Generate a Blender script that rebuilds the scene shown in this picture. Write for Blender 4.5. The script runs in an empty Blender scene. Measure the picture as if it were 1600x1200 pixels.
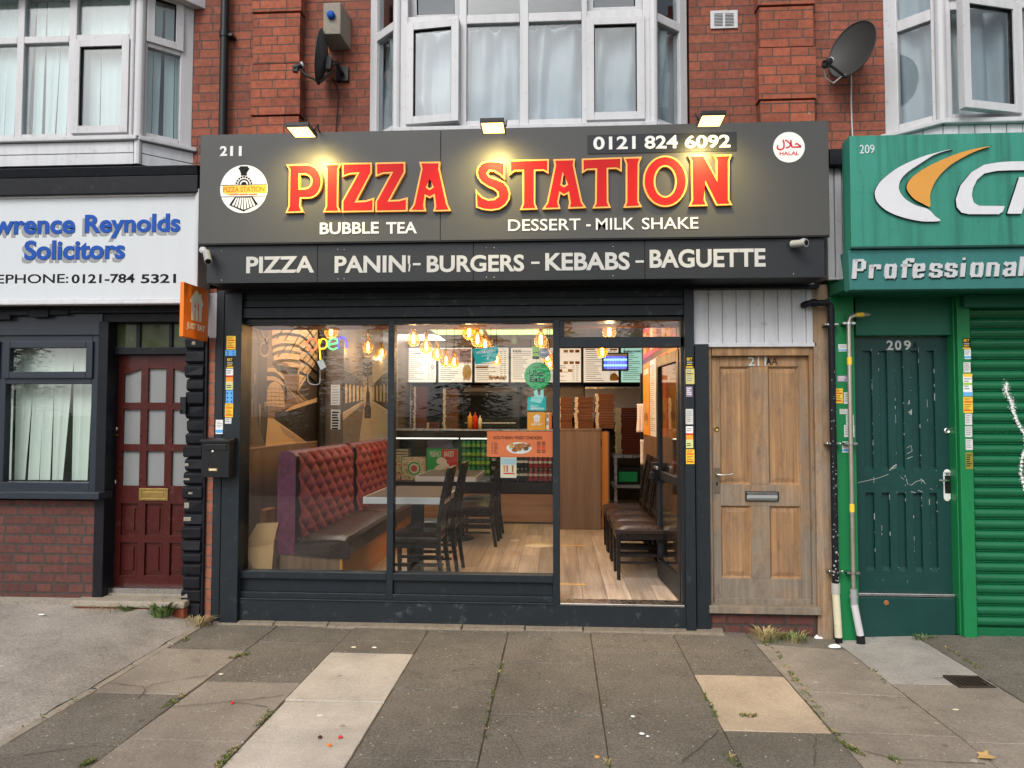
import bpy, math, random
from math import sin, cos, pi, radians, sqrt, atan2
from mathutils import Vector as V, Matrix as M, noise as mnoise
from mathutils.geometry import tessellate_polygon
random.seed(7)
S = bpy.context.scene
COL = S.collection
# ------------------------------------------------------------------ camera
F = 1150.0
CAM = V((0, -5.7, 1.62))
_y, _p, _r = radians(3.615), radians(2.408), radians(0.082)
_w = V((-sin(_y)*cos(_p), cos(_y)*cos(_p), sin(_p)))
_r0 = V((cos(_y), sin(_y), 0)); _u0 = _r0.cross(_w)
_rt = cos(_r)*_r0 + sin(_r)*_u0; _up = -sin(_r)*_r0 + cos(_r)*_u0
cd = bpy.data.cameras.new('camera'); cam = bpy.data.objects.new('camera', cd); COL.objects.link(cam)
cam.matrix_world = M(((_rt.x, _up.x, -_w.x, CAM.x), (_rt.y, _up.y, -_w.y, CAM.y), (_rt.z, _up.z, -_w.z, CAM.z), (0, 0, 0, 1)))
cd.sensor_width = 36; cd.lens = F/1600*36; cd.clip_start = .05; cd.clip_end = 2000
S.camera = cam
# ------------------------------------------------------------------ world, sun, exposure
SUN_EL, SUN_AZ = radians(43), radians(200)      # behind the camera, over the left shoulder
wd = bpy.data.worlds.new('World'); S.world = wd; wd.use_nodes = True
nt = wd.node_tree; nt.nodes.clear()
def wn(t, **k):
    n = nt.nodes.new(t)
    for a, b in k.items(): setattr(n, a, b)
    return n
sky = wn('ShaderNodeTexSky', sky_type='NISHITA', sun_disc=False, sun_elevation=SUN_EL, sun_rotation=SUN_AZ)
sky.air_density = 1.0; sky.dust_density = 3.0
bw = wn('ShaderNodeRGBToBW'); mx = wn('ShaderNodeMixRGB'); mx.inputs[0].default_value = .8
bg = wn('ShaderNodeBackground'); bg.inputs[1].default_value = .15
out = wn('ShaderNodeOutputWorld')
tc = wn('ShaderNodeTexCoord'); nz = wn('ShaderNodeTexNoise'); nz.inputs['Scale'].default_value = 2.6; nz.inputs['Detail'].default_value = 6
mp = wn('ShaderNodeMapping'); mp.inputs['Scale'].default_value = (1, 1, 2.5)
cr = wn('ShaderNodeValToRGB'); cr.color_ramp.elements[0].position = .35; cr.color_ramp.elements[0].color = (.85, .89, .95, 1)
cr.color_ramp.elements[1].position = .68; cr.color_ramp.elements[1].color = (1.5, 1.46, 1.4, 1)
ml = wn('ShaderNodeMixRGB', blend_type='MULTIPLY'); ml.inputs[0].default_value = 1
L = nt.links.new
L(sky.outputs[0], bw.inputs[0]); L(sky.outputs[0], mx.inputs[1]); L(bw.outputs[0], mx.inputs[2])
L(tc.outputs['Generated'], mp.inputs[0]); L(mp.outputs[0], nz.inputs['Vector']); L(nz.outputs[0], cr.inputs[0])
L(mx.outputs[0], ml.inputs[1]); L(cr.outputs[0], ml.inputs[2]); L(ml.outputs[0], bg.inputs[0]); L(bg.outputs[0], out.inputs[0])
sd = bpy.data.lights.new('sun', 'SUN'); sd.energy = 1.1; sd.angle = radians(25); sd.color = (1, .95, .88)
so = bpy.data.objects.new('sun', sd); COL.objects.link(so)
_sd = V((sin(SUN_AZ)*cos(SUN_EL), cos(SUN_AZ)*cos(SUN_EL), sin(SUN_EL)))
so.rotation_euler = _sd.to_track_quat('Z', 'Y').to_euler(); so.location = (-6, -20, 15)
S.view_settings.view_transform = 'Standard'; S.view_settings.look = 'None'; S.view_settings.gamma = 1
S.view_settings.use_curve_mapping = False; S.view_settings.exposure = .33
S.cycles.max_bounces = 8; S.cycles.diffuse_bounces = 3; S.cycles.glossy_bounces = 3; S.cycles.transparent_max_bounces = 14
S.cycles.transmission_bounces = 3; S.cycles.use_denoising = True; S.cycles.sample_clamp_indirect = 4
S.cycles.caustics_reflective = False; S.cycles.caustics_refractive = False

# ------------------------------------------------------------------ photo pixel -> point on a real plane
def at(px, py, ax='y', v=0.):
    d = _w*F + _rt*(px-800) - _up*(py-600); i = 'xyz'.index(ax); t = (v-CAM[i])/d[i]
    return CAM + d*t
def X(px, Y, py=648): return at(px, py, 'y', Y).x
def Z(py, Y, px=800): return at(px, py, 'y', Y).z
def R(x0, y0, x1, y1, Y):                       # pixel rectangle on plane Y -> x0,x1,z0,z1
    ym, xm = (y0+y1)/2, (x0+x1)/2
    return at(x0, ym, 'y', Y).x, at(x1, ym, 'y', Y).x, at(xm, y1, 'y', Y).z, at(xm, y0, 'y', Y).z
def PX(pts, Y): return [(p.x, p.z) for p in (at(a, b, 'y', Y) for a, b in pts)]

# ------------------------------------------------------------------ materials
MATS = {}
def nodes(name):
    m = bpy.data.materials.new(name); m.use_nodes = True; n = m.node_tree
    return m, n, n.nodes['Principled BSDF'], n.nodes['Material Output']
def mth(n, op, a, b=None, clamp=False):
    x = n.nodes.new('ShaderNodeMath'); x.operation = op; x.use_clamp = clamp
    for i, q in enumerate((a, b)):
        if q is None: continue
        if isinstance(q, (int, float)): x.inputs[i].default_value = q
        else: n.links.new(q, x.inputs[i])
    return x.outputs[0]
def mix(n, fac, a, b, mode='MIX'):
    x = n.nodes.new('ShaderNodeMixRGB'); x.blend_type = mode
    for i, q in enumerate((fac, a, b)):
        if isinstance(q, (int, float)): x.inputs[i].default_value = q
        elif isinstance(q, tuple): x.inputs[i].default_value = q if len(q) == 4 else (*q, 1)
        else: n.links.new(q, x.inputs[i])
    return x.outputs[0]
def ramp(n, src, stops):
    x = n.nodes.new('ShaderNodeValToRGB'); e = x.color_ramp.elements
    while len(e) < len(stops): e.new(.5)
    for i, (p, c) in enumerate(stops):
        e[i].position = p; e[i].color = (*c, 1) if isinstance(c, tuple) else (c, c, c, 1)
    n.links.new(src, x.inputs[0]); return x.outputs[0]
def noi(n, vec, scale, detail=4, rough=.55, sc=(1, 1, 1)):
    x = n.nodes.new('ShaderNodeTexNoise'); x.inputs['Scale'].default_value = scale; x.inputs['Detail'].default_value = detail; x.inputs['Roughness'].default_value = rough
    if sc != (1, 1, 1):
        q = n.nodes.new('ShaderNodeMapping'); q.inputs['Scale'].default_value = sc; n.links.new(vec, q.inputs[0]); vec = q.outputs[0]
    n.links.new(vec, x.inputs['Vector']); return x.outputs[0]
def pos(n, kind='pos'):
    if kind == 'pos': return n.nodes.new('ShaderNodeNewGeometry').outputs['Position']
    return n.nodes.new('ShaderNodeTexCoord').outputs['Object']
def bump(n, b, h, strength, dist=.01):
    x = n.nodes.new('ShaderNodeBump'); x.inputs['Strength'].default_value = strength; x.inputs['Distance'].default_value = dist
    n.links.new(h, x.inputs['Height']); n.links.new(x.outputs[0], b.inputs['Normal'])
def mat(name, c, rough=.5, metal=0, var=.15, scale=6, fine=0, bmp=0, bscale=80, streak=0, dirt=None, coat=0, spec=.28, obj=False):
    """paint / plastic / stone: base colour with broad mottling, optional speckle, vertical streaks and dirt patches"""
    if name in MATS: return MATS[name]
    m, n, b, o = nodes(name); p = pos(n, 'obj' if obj else 'pos')
    col = mix(n, noi(n, p, scale), tuple(k*(1-var) for k in c), tuple(min(1, k*(1+var)) for k in c))
    if fine: col = mix(n, fine, col, ramp(n, noi(n, p, 190, 2), [(.35, .1), (.65, .9)]), 'OVERLAY')
    if streak: col = mix(n, mth(n, 'MULTIPLY', ramp(n, noi(n, p, 9, 4, .6, (1.6, 1.6, .08)), [(.45, 0.), (.75, 1.)]), streak), col, tuple(k*.45 for k in c))
    if dirt: col = mix(n, mth(n, 'MULTIPLY', ramp(n, noi(n, p, 14, 8, .7), [(.58, 0.), (.7, 1.)]), dirt[1]), col, dirt[0])
    n.links.new(col, b.inputs['Base Color'])
    r = mth(n, 'ADD', mth(n, 'MULTIPLY', noi(n, p, scale*3, 5), .25), rough-.12, True); n.links.new(r, b.inputs['Roughness'])
    b.inputs['Metallic'].default_value = metal; b.inputs['Coat Weight'].default_value = coat; b.inputs['Specular IOR Level'].default_value = spec
    if bmp: bump(n, b, noi(n, p, bscale, 4), bmp, .004)
    MATS[name] = m; return m
def emit(name, c, s):
    if name in MATS: return MATS[name]
    m, n, b, o = nodes(name); b.inputs['Base Color'].default_value = (*[k*.8 for k in c], 1)
    b.inputs['Emission Color'].default_value = (*c, 1); b.inputs['Emission Strength'].default_value = s; b.inputs['Roughness'].default_value = .3
    MATS[name] = m; return m
def glass(name, tint=(.94, .96, .96), base=.05, rough=.0, wav=0):
    m, n, b, o = nodes(name); n.nodes.remove(b)
    t = n.nodes.new('ShaderNodeBsdfTransparent'); t.inputs[0].default_value = (*tint, 1)
    g = n.nodes.new('ShaderNodeBsdfGlossy'); g.inputs['Roughness'].default_value = rough
    lw = n.nodes.new('ShaderNodeLayerWeight'); lw.inputs[0].default_value = .5
    f = mth(n, 'ADD', mth(n, 'MULTIPLY', mth(n, 'POWER', lw.outputs['Facing'], 4.), .9), base, True)
    s = n.nodes.new('ShaderNodeMixShader'); n.links.new(f, s.inputs[0]); n.links.new(t.outputs[0], s.inputs[1]); n.links.new(g.outputs[0], s.inputs[2])
    if wav:
        x = n.nodes.new('ShaderNodeBump'); x.inputs['Strength'].default_value = wav; x.inputs['Distance'].default_value = .01
        n.links.new(noi(n, pos(n), 3.5, 2), x.inputs['Height']); n.links.new(x.outputs[0], g.inputs['Normal'])
    n.links.new(s.outputs[0], o.inputs[0]); MATS[name] = m; return m
def brick(name, c1, c2, mortar, bw_=.225, rh=.0745, ms=.009, off=(0, 0), soot=.35, bmp=.6):
    m, n, b, o = nodes(name); p = pos(n)
    s = n.nodes.new('ShaderNodeSeparateXYZ'); n.links.new(p, s.inputs[0]); cx = n.nodes.new('ShaderNodeCombineXYZ')
    n.links.new(mth(n, 'ADD', mth(n, 'ADD', s.outputs[0], s.outputs[1]), off[0]), cx.inputs[0]); n.links.new(mth(n, 'ADD', s.outputs[2], off[1]), cx.inputs[1])
    wob = n.nodes.new('ShaderNodeMixRGB'); wob.blend_type = 'ADD'; wob.inputs[0].default_value = .006
    nn = n.nodes.new('ShaderNodeTexNoise'); nn.inputs['Scale'].default_value = 14; n.links.new(p, nn.inputs['Vector'])
    n.links.new(cx.outputs[0], wob.inputs[1]); n.links.new(nn.outputs['Color'], wob.inputs[2])
    t = n.nodes.new('ShaderNodeTexBrick'); n.links.new(wob.outputs[0], t.inputs['Vector'])
    t.inputs['Scale'].default_value = 1; t.inputs['Mortar Size'].default_value = ms; t.inputs['Mortar Smooth'].default_value = .25
    t.inputs['Brick Width'].default_value = bw_; t.inputs['Row Height'].default_value = rh; t.inputs['Bias'].default_value = -.1
    t.squash = .62; t.squash_frequency = 3; t.offset = .5
    for k, c in (('Color1', c1), ('Color2', c2), ('Mortar', mortar)): t.inputs[k].default_value = (*c, 1)
    col = mix(n, .55, t.outputs['Color'], ramp(n, noi(n, p, 26, 6, .7), [(.3, .25), (.7, .8)]), 'OVERLAY')
    col = mix(n, mth(n, 'MULTIPLY', ramp(n, noi(n, p, 2.2, 6, .65), [(.45, 0.), (.7, 1.)]), soot), col, tuple(k*.35 for k in c1))
    col = mix(n, mth(n, 'MULTIPLY', ramp(n, noi(n, p, 7, 8, .75), [(.64, 0.), (.72, 1.)]), .35), col, (.5, .42, .36))
    n.links.new(col, b.inputs['Base Color']); b.inputs['Roughness'].default_value = .88
    h = mth(n, 'ADD', mth(n, 'MULTIPLY', t.outputs['Fac'], -1.), mth(n, 'MULTIPLY', noi(n, p, 60, 5), .5)); bump(n, b, h, bmp, .012)
    MATS[name] = m; return m
def wood(name, c1, c2, grain=(30, 30, 1.2), rough=.5, weather=None, bmp=.1, planks=None, obj=False):
    """c1/c2 grain colours; weather=(grey, z0, z1): bleached grey timber; planks=(w,len) for floors along Y"""
    m, n, b, o = nodes(name); p = pos(n, 'obj' if obj else 'pos'); vec = p
    pf = None
    if planks:
        s = n.nodes.new('ShaderNodeSeparateXYZ'); n.links.new(p, s.inputs[0]); cx = n.nodes.new('ShaderNodeCombineXYZ')
        n.links.new(s.outputs[1], cx.inputs[0]); n.links.new(s.outputs[0], cx.inputs[1])
        t = n.nodes.new('ShaderNodeTexBrick'); n.links.new(cx.outputs[0], t.inputs['Vector']); t.inputs['Scale'].default_value = 1
        t.inputs['Brick Width'].default_value = planks[1]; t.inputs['Row Height'].default_value = planks[0]; t.inputs['Mortar Size'].default_value = .0022
        t.inputs['Color1'].default_value = (.72, .72, .72, 1); t.inputs['Color2'].default_value = (1.15, 1.12, 1.1, 1); t.inputs['Mortar'].default_value = (.25, .22, .2, 1); pf = t
    g = noi(n, vec, 1, 6, .65, grain)
    col = ramp(n, g, [(.28, c1), (.72, c2)])
    col = mix(n, .35, col, ramp(n, noi(n, vec, 1, 3, .6, tuple(k*.22 for k in grain)), [(.3, .2), (.7, .8)]), 'OVERLAY')
    if pf: col = mix(n, 1., col, pf.outputs['Color'], 'MULTIPLY')
    if weather:
        sz_ = n.nodes.new('ShaderNodeSeparateXYZ'); n.links.new(p, sz_.inputs[0])
        wv = ramp(n, mth(n, 'ADD', noi(n, p, 3.6, 8, .75, (1, 1, .55)), mth(n, 'MULTIPLY', mth(n, 'SUBTRACT', 1.25, sz_.outputs[2]), weather[2] if len(weather) > 2 else 0.)), [(.36, 0.), (.62, 1.)])
        col = mix(n, mth(n, 'MULTIPLY', wv, weather[1]), col, ramp(n, g, [(.3, tuple(k*.65 for k in weather[0])), (.7, weather[0])]))
        col = mix(n, mth(n, 'MULTIPLY', ramp(n, noi(n, p, 5, 8, .75, (1.5, 1.5, .6)), [(.55, 0.), (.68, 1.)]), .62), col, (.075, .058, .045))
        col = mix(n, mth(n, 'MULTIPLY', ramp(n, noi(n, p, 13, 8, .8, (1, 1, .35)), [(.5, 0.), (.66, 1.)]), .4), col, (.09, .065, .045))
    n.links.new(col, b.inputs['Base Color'])
    n.links.new(mth(n, 'ADD', mth(n, 'MULTIPLY', g, .3), rough-.15, True), b.inputs['Roughness'])
    bump(n, b, g, bmp, .004); MATS[name] = m; return m

UPVC = mat('white_upvc', (.55, .55, .57), .4, var=.09, scale=3, streak=.25, dirt=((.3, .27, .23), .5))
UPVCB = mat('white_upvc_cladding', (.58, .59, .62), .4, var=.09, scale=2, streak=.35, dirt=((.28, .25, .22), .45))
GREY = mat('anthracite_paint', (.015, .02, .0255), .42, var=.2, scale=4, bmp=.05, streak=.25, dirt=((.11, .11, .1), .25))
GREYB = mat('anthracite_paint_scuffed', (.0145, .02, .025), .5, var=.25, scale=7, bmp=.1, dirt=((.2, .2, .19), .35))
BLACKP = mat('black_gloss_paint', (.011, .012, .016), .45, spec=.16, var=.3, scale=8, bmp=.15, bscale=30, dirt=((.06, .06, .06), .4))
BLACK = mat('black_plastic', (.012, .012, .013), .38, var=.2)
BOARD = mat('grey_sign_board', (.064, .065, .064), .38, var=.06, scale=2, bmp=.015, bscale=6, streak=.08)
BOARD2 = mat('dark_grey_sign_board', (.018, .021, .0255), .4, var=.08, scale=3, streak=.12)
LETW = mat('white_letter_vinyl', (.74, .74, .72), .4, var=.04)
LETG = mat('pale_grey_letter_vinyl', (.44, .45, .47), .42, var=.06)
RED = mat('red_letter_acrylic', (.52, .014, .016), .5, var=.06, spec=.12)
YEL = mat('amber_letter_edge', (.82, .42, .1), .35, var=.05)
WHITE = mat('white_print', (.8, .8, .78), .4, var=.03)
INK = mat('black_print', (.012, .012, .013), .6, var=.1, spec=.12)
BLUE = mat('blue_letter', (.012, .075, .36), .5, var=.05, spec=.15)
LSIDE = mat('grey_letter_edge', (.27, .28, .29), .5, var=.05)
ORANGE = mat('orange_print', (.85, .16, .012), .4, var=.04)
ORANGE2 = mat('amber_print', (.85, .33, .03), .45, var=.05)
TEAL = mat('teal_print', (.02, .46, .44), .4, var=.04)
TEALL = mat('pale_teal_print', (.3, .72, .68), .4, var=.04)
GREEN = mat('green_print', (.015, .4, .12), .4, var=.04)
LIME = mat('lime_print', (.3, .55, .05), .4, var=.05)
YPRINT = mat('yellow_print', (.85, .55, .05), .45, var=.06)
CREAM = mat('cream_print', (.75, .68, .5), .45, var=.05)
REDP = mat('red_print', (.6, .02, .02), .45, var=.08)
PINKP = mat('pink_print', (.6, .12, .18), .5, var=.08)
BLUEP = mat('light_blue_print', (.12, .4, .75), .45, var=.06)
GREYP = mat('grey_print', (.3, .31, .32), .5, var=.1)
PURP = mat('mauve_print', (.28, .22, .32), .5, var=.2, scale=60)
SGREEN = mat('faded_green_sign', (.036, .235, .175), .45, var=.25, scale=1.6, streak=.85, dirt=((.03, .09, .065), .55))
SGREEN2 = mat('teal_green_sign', (.05, .2, .19), .42, var=.12, scale=2, streak=.2)
BGREEN = mat('bright_green_paint', (.012, .19, .062), .4, var=.14, scale=3, bmp=.06, dirt=((.02, .1, .04), .3))
BGREEN2 = mat('green_lintel_paint', (.012, .125, .072), .42, var=.12, scale=3, bmp=.05)
DGREEN = mat('dark_green_door_paint', (.011, .05, .045), .34, var=.2, scale=5, bmp=.12, bscale=40, dirt=((.03, .09, .08), .35))
SHUT = mat('green_shutter_paint', (.007, .125, .05), .3, var=.22, scale=3, bmp=.04, spec=.5, dirt=((.02, .07, .04), .3))
SWHITE = mat('weathered_white_letter', (.62, .63, .66), .5, var=.08, scale=8, dirt=((.4, .38, .36), .3))
SORANGE = mat('weathered_orange_letter', (.62, .29, .055), .5, var=.1, scale=8)
MAROON = mat('maroon_door_paint', (.06, .0095, .008), .3, var=.18, scale=5, bmp=.1, bscale=40, dirt=((.2, .1, .08), .25), coat=.1)
STEEL = mat('brushed_steel', (.55, .55, .54), .28, 1, var=.1)
BRASS = mat('tarnished_brass', (.42, .29, .1), .35, 1, var=.25, scale=30)
CHROME = mat('chrome', (.75, .75, .74), .14, 1, var=.05)
DISH = mat('charcoal_dish_paint', (.038, .038, .038), .5, var=.15, bmp=.05)
STONE = mat('step_stone', (.3, .26, .21), .85, var=.25, scale=9, fine=.4, bmp=.4, dirt=((.12, .1, .08), .5))
CONC = mat('concrete_vent', (.27, .24, .2), .9, var=.25, scale=14, fine=.3, bmp=.3, dirt=((.08, .08, .07), .6))
CARD = mat('brown_cardboard', (.42, .25, .11), .8, var=.12, scale=8, bmp=.05)
BOXC = mat('pizza_box_side', (.14, .058, .025), .75, var=.3, scale=25, obj=True)
BOXC2 = mat('red_pizza_box_side', (.13, .028, .015), .75, var=.3, scale=25, obj=True)
BOXW = mat('pizza_box_white', (.6, .5, .38), .7, var=.1)
LEATH = mat('brown_leather', (.03, .018, .014), .3, var=.3, scale=12, bmp=.12, bscale=120)
CHWOOD = mat('dark_chair_wood', (.012, .009, .008), .28, var=.3, scale=10)
VELV = mat('pink_velvet', (.205, .044, .056), .8, var=.2, scale=10, bmp=.2, bscale=160)
VELVP = mat('crushed_purple_velvet', (.1, .018, .045), .45, var=.75, scale=26, bmp=.5, bscale=45)
LAMW = wood('laminate_walnut', (.1, .055, .03), (.2, .12, .07), (26, 26, 1.1), .45)
LAMW2 = wood('laminate_grey_oak', (.12, .08, .055), (.21, .15, .105), (14, 14, .6), .45)
LAMF = wood('counter_front_wood', (.2, .105, .05), (.32, .18, .09), (1, 4, 22), .5)
OAKE = mat('orange_edge_board', (.5, .2, .035), .5, var=.1)
FLOORM = wood('floor_planks', (.3, .25, .2), (.61, .53, .44), (26, 1.4, 10), .38, planks=(.19, 1.25), bmp=.05)
TABT = mat('dark_table_laminate', (.055, .042, .036), .6, var=.2, scale=12, spec=.2)
TABE = mat('aluminium_table_edge', (.55, .55, .55), .4, .6, var=.06)
DOORW = wood('weathered_pine_door', (.2, .1, .042), (.42, .25, .12), (34, 34, 1.3), .75, ((.235, .2, .16), .92, .17), bmp=.5)
DOORP = wood('pine_door_panel', (.2, .09, .034), (.47, .27, .12), (40, 40, 1.1), .72, ((.25, .17, .11), .5, .04), bmp=.35)
POSTW = wood('rough_timber_post', (.16, .085, .04), (.4, .25, .13), (38, 38, 1.0), .85, ((.33, .28, .23), .7), bmp=.7)
CEILM = mat('ceiling_tile', (.62, .56, .48), .85, var=.05, bmp=.05)
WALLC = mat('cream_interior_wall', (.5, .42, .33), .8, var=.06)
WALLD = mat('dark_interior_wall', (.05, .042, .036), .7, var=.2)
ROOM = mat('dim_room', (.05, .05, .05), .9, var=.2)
CURT = mat('white_net_curtain', (.44, .475, .49), .85, var=.04)
BLIND = mat('pale_green_blind', (.76, .86, .8), .7, var=.04, scale=2)
FROST = mat('frosted_door_glass', (.24, .25, .25), .16, var=.06, coat=.3)
LEADG = mat('dusty_fanlight_glass', (.05, .062, .03), .08, var=.3, dirt=((.3, .3, .25), .3))
GL = glass('shop_glass', (.92, .94, .94), .048)
GLU = glass('bay_glass', (.88, .92, .94), .1, wav=.1)
GLB = glass('blind_window_glass', (.94, .96, .95), .09, wav=.03)
GLA = glass('amber_bulb_glass', (1, .6, .22), .05)
_n = GLA.node_tree; _o = _n.nodes['Material Output']; _t = _n.nodes.new('ShaderNodeBsdfTranslucent'); _t.inputs[0].default_value = (1, .48, .12, 1)
_m = _n.nodes.new('ShaderNodeMixShader'); _m.inputs[0].default_value = .05; _n.links.new(_o.inputs[0].links[0].from_socket, _m.inputs[1]); _n.links.new(_t.outputs[0], _m.inputs[2]); _n.links.new(_m.outputs[0], _o.inputs[0])
BRK = brick('red_brick', (.275, .08, .046), (.165, .05, .033), (.075, .055, .045), ms=.0055)
BRKP = brick('red_brick_pier', (.33, .088, .045), (.2, .052, .03), (.08, .058, .046), ms=.0055, off=(.11, .03))
BRKS = brick('plum_brick', (.125, .042, .034), (.085, .028, .024), (.05, .04, .035), .215, .076, .01, off=(.05, .02), soot=.25)
BRKO = brick('old_orange_brick', (.36, .13, .075), (.24, .075, .045), (.16, .12, .1), .2, .085, .008, off=(.02, .0), soot=.5)
SOIL = mat('joint_soil', (.075, .065, .05), .95, var=.4, scale=20, fine=.4)
def paving(name, c, c2, agg=.5, bl=.55):
    m, n, b, o = nodes(name); p = pos(n)
    col = mix(n, ramp(n, noi(n, p, 2.4, 7, .65), [(.3, 0.), (.7, 1.)]), c, c2)
    col = mix(n, agg, col, ramp(n, noi(n, p, 170, 3, .7), [(.32, .12), (.68, .88)]), 'OVERLAY')
    col = mix(n, agg*.8, col, ramp(n, noi(n, p, 62, 3, .75), [(.34, .18), (.66, .82)]), 'OVERLAY')
    col = mix(n, .65, col, ramp(n, noi(n, p, .9, 5, .7), [(.3, .3), (.7, .72)]), 'OVERLAY')
    g2 = n.nodes.new('ShaderNodeTexVoronoi'); g2.inputs['Scale'].default_value = 7; n.links.new(p, g2.inputs['Vector']); g3 = n.nodes.new('ShaderNodeSeparateColor'); n.links.new(g2.outputs['Color'], g3.inputs[0])
    gum = mth(n, 'MULTIPLY', mth(n, 'GREATER_THAN', g3.outputs[1], .8), mth(n, 'LESS_THAN', g2.outputs['Distance'], mth(n, 'MULTIPLY', noi(n, p, 30, 2), .24)))
    col = mix(n, mth(n, 'MULTIPLY', gum, .55), col, mix(n, mth(n, 'GREATER_THAN', g3.outputs[0], .6), tuple(k*.45 for k in c), tuple(min(1, k*1.9) for k in c2)))
    v = n.nodes.new('ShaderNodeTexVoronoi'); v.inputs['Scale'].default_value = 55; n.links.new(p, v.inputs['Vector'])
    sp = n.nodes.new('ShaderNodeSeparateColor'); n.links.new(v.outputs['Color'], sp.inputs[0])
    spk = mth(n, 'MULTIPLY', mth(n, 'GREATER_THAN', sp.outputs[0], .972), mth(n, 'LESS_THAN', v.outputs['Distance'], .3))
    col = mix(n, mth(n, 'MULTIPLY', spk, .8), col, (.5, .46, .4))
    col = mix(n, mth(n, 'MULTIPLY', ramp(n, noi(n, p, 6, 9, .75), [(.56, 0.), (.72, 1.)]), bl), col, tuple(k*.5 for k in c))
    col = mix(n, mth(n, 'MULTIPLY', ramp(n, noi(n, p, 4.3, 9, .72, (1, 1.3, 1)), [(.62, 0.), (.75, 1.)]), .3), col, tuple(min(1, k*1.7) for k in c2))
    n.links.new(col, b.inputs['Base Color']); b.inputs['Roughness'].default_value = .9; b.inputs['Specular IOR Level'].default_value = .3
    bump(n, b, mth(n, 'ADD', noi(n, p, 150, 4), mth(n, 'MULTIPLY', noi(n, p, 11, 5), 1.2)), .45, .006)
    MATS[name] = m; return m
PAVD = paving('dark_asphalt_flag', (.125, .11, .09), (.17, .15, .125), .6)
PAVB = paving('buff_concrete_flag', (.225, .19, .155), (.29, .25, .205), .3)
PAVL = paving('pale_new_flag', (.4, .355, .3), (.5, .445, .385), .18, .35)
PAVO = paving('sandy_flag', (.4, .31, .22), (.48, .385, .285), .2, .2)
PAVG = paving('grey_cover_flag', (.3, .28, .26), (.38, .355, .325), .25)
TARM = paving('worn_tarmac', (.26, .232, .202), (.335, .3, .268), .45)
ROADM = paving('road_asphalt', (.055, .055, .055), (.07, .07, .068), .4)
GRASSM = mat('verge_grass', (.06, .1, .03), .95, var=.4, scale=9, fine=.4)
LEAFM = mat('weed_leaf', (.12, .18, .055), .7, var=.35, scale=30)
MOSSM = mat('joint_moss', (.1, .13, .03), .8, var=.5, scale=40)
DRYM = mat('dry_grass', (.4, .31, .15), .8, var=.3, scale=40)
TLEAF = mat('tree_leaf', (.03, .065, .022), .6, var=.4, scale=2)
BARK = mat('tree_bark', (.08, .06, .045), .9, var=.3, scale=9)

# ------------------------------------------------------------------ mesh builder
_TXT = {}
def text_geo(s, bold, ext):
    k = (s, bold, ext)
    if k not in _TXT:
        c = bpy.data.curves.new('t', 'FONT'); c.body = s; c.extrude = ext; c.offset = bold; c.resolution_u = 4; c.fill_mode = 'FRONT' if ext == 0 else 'BOTH'
        o = bpy.data.objects.new('t', c); COL.objects.link(o); bpy.context.view_layer.update()
        me = bpy.data.meshes.new_from_object(o.evaluated_get(bpy.context.evaluated_depsgraph_get()))
        vs = [tuple(v.co) for v in me.vertices]; fs = [tuple(p.vertices) for p in me.polygons]
        bpy.data.objects.remove(o); bpy.data.curves.remove(c); bpy.data.meshes.remove(me); _TXT[k] = (vs, fs)
    return _TXT[k]
def inset(poly, d):
    """offset a closed (x,z) polygon inwards by d (mitred, limited)"""
    n = len(poly); a = sum(poly[i][0]*poly[(i+1) % n][1]-poly[(i+1) % n][0]*poly[i][1] for i in range(n))
    s = 1 if a > 0 else -1; res = []
    for i in range(n):
        p, q, r = V(poly[i-1]), V(poly[i]), V(poly[(i+1) % n])
        e1, e2 = (q-p).normalized(), (r-q).normalized()
        n1, n2 = V((-e1.y, e1.x))*s, V((-e2.y, e2.x))*s
        m_ = n1+n2; l = m_.length_squared
        if l < .15: m_ = n1*d
        else: m_ = m_*(2*d/l)
        if m_.length > abs(d)*2.4: m_ = m_.normalized()*abs(d)*2.4*(1 if d > 0 else -1)
        res.append(tuple(q+m_))
    return res
def smooth_poly(pts, k=4):
    n = len(pts); o = []
    for i in range(n):
        p0, p1, p2, p3 = [V(pts[(i+j-1) % n]) for j in range(4)]
        for t in range(k):
            u = t/k; o.append(tuple(.5*((2*p1)+(p2-p0)*u+(2*p0-5*p1+4*p2-p3)*u*u+(3*p1-p0-3*p2+p3)*u**3)))
    return o
def circ(cx, cz, r, n=40, rz=None, a0=0, a1=2*pi):
    return [(cx+r*cos(a0+(a1-a0)*i/n), cz+(rz or r)*sin(a0+(a1-a0)*i/n)) for i in range(n+(0 if abs(a1-a0-2*pi) < 1e-6 else 1))]
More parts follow.
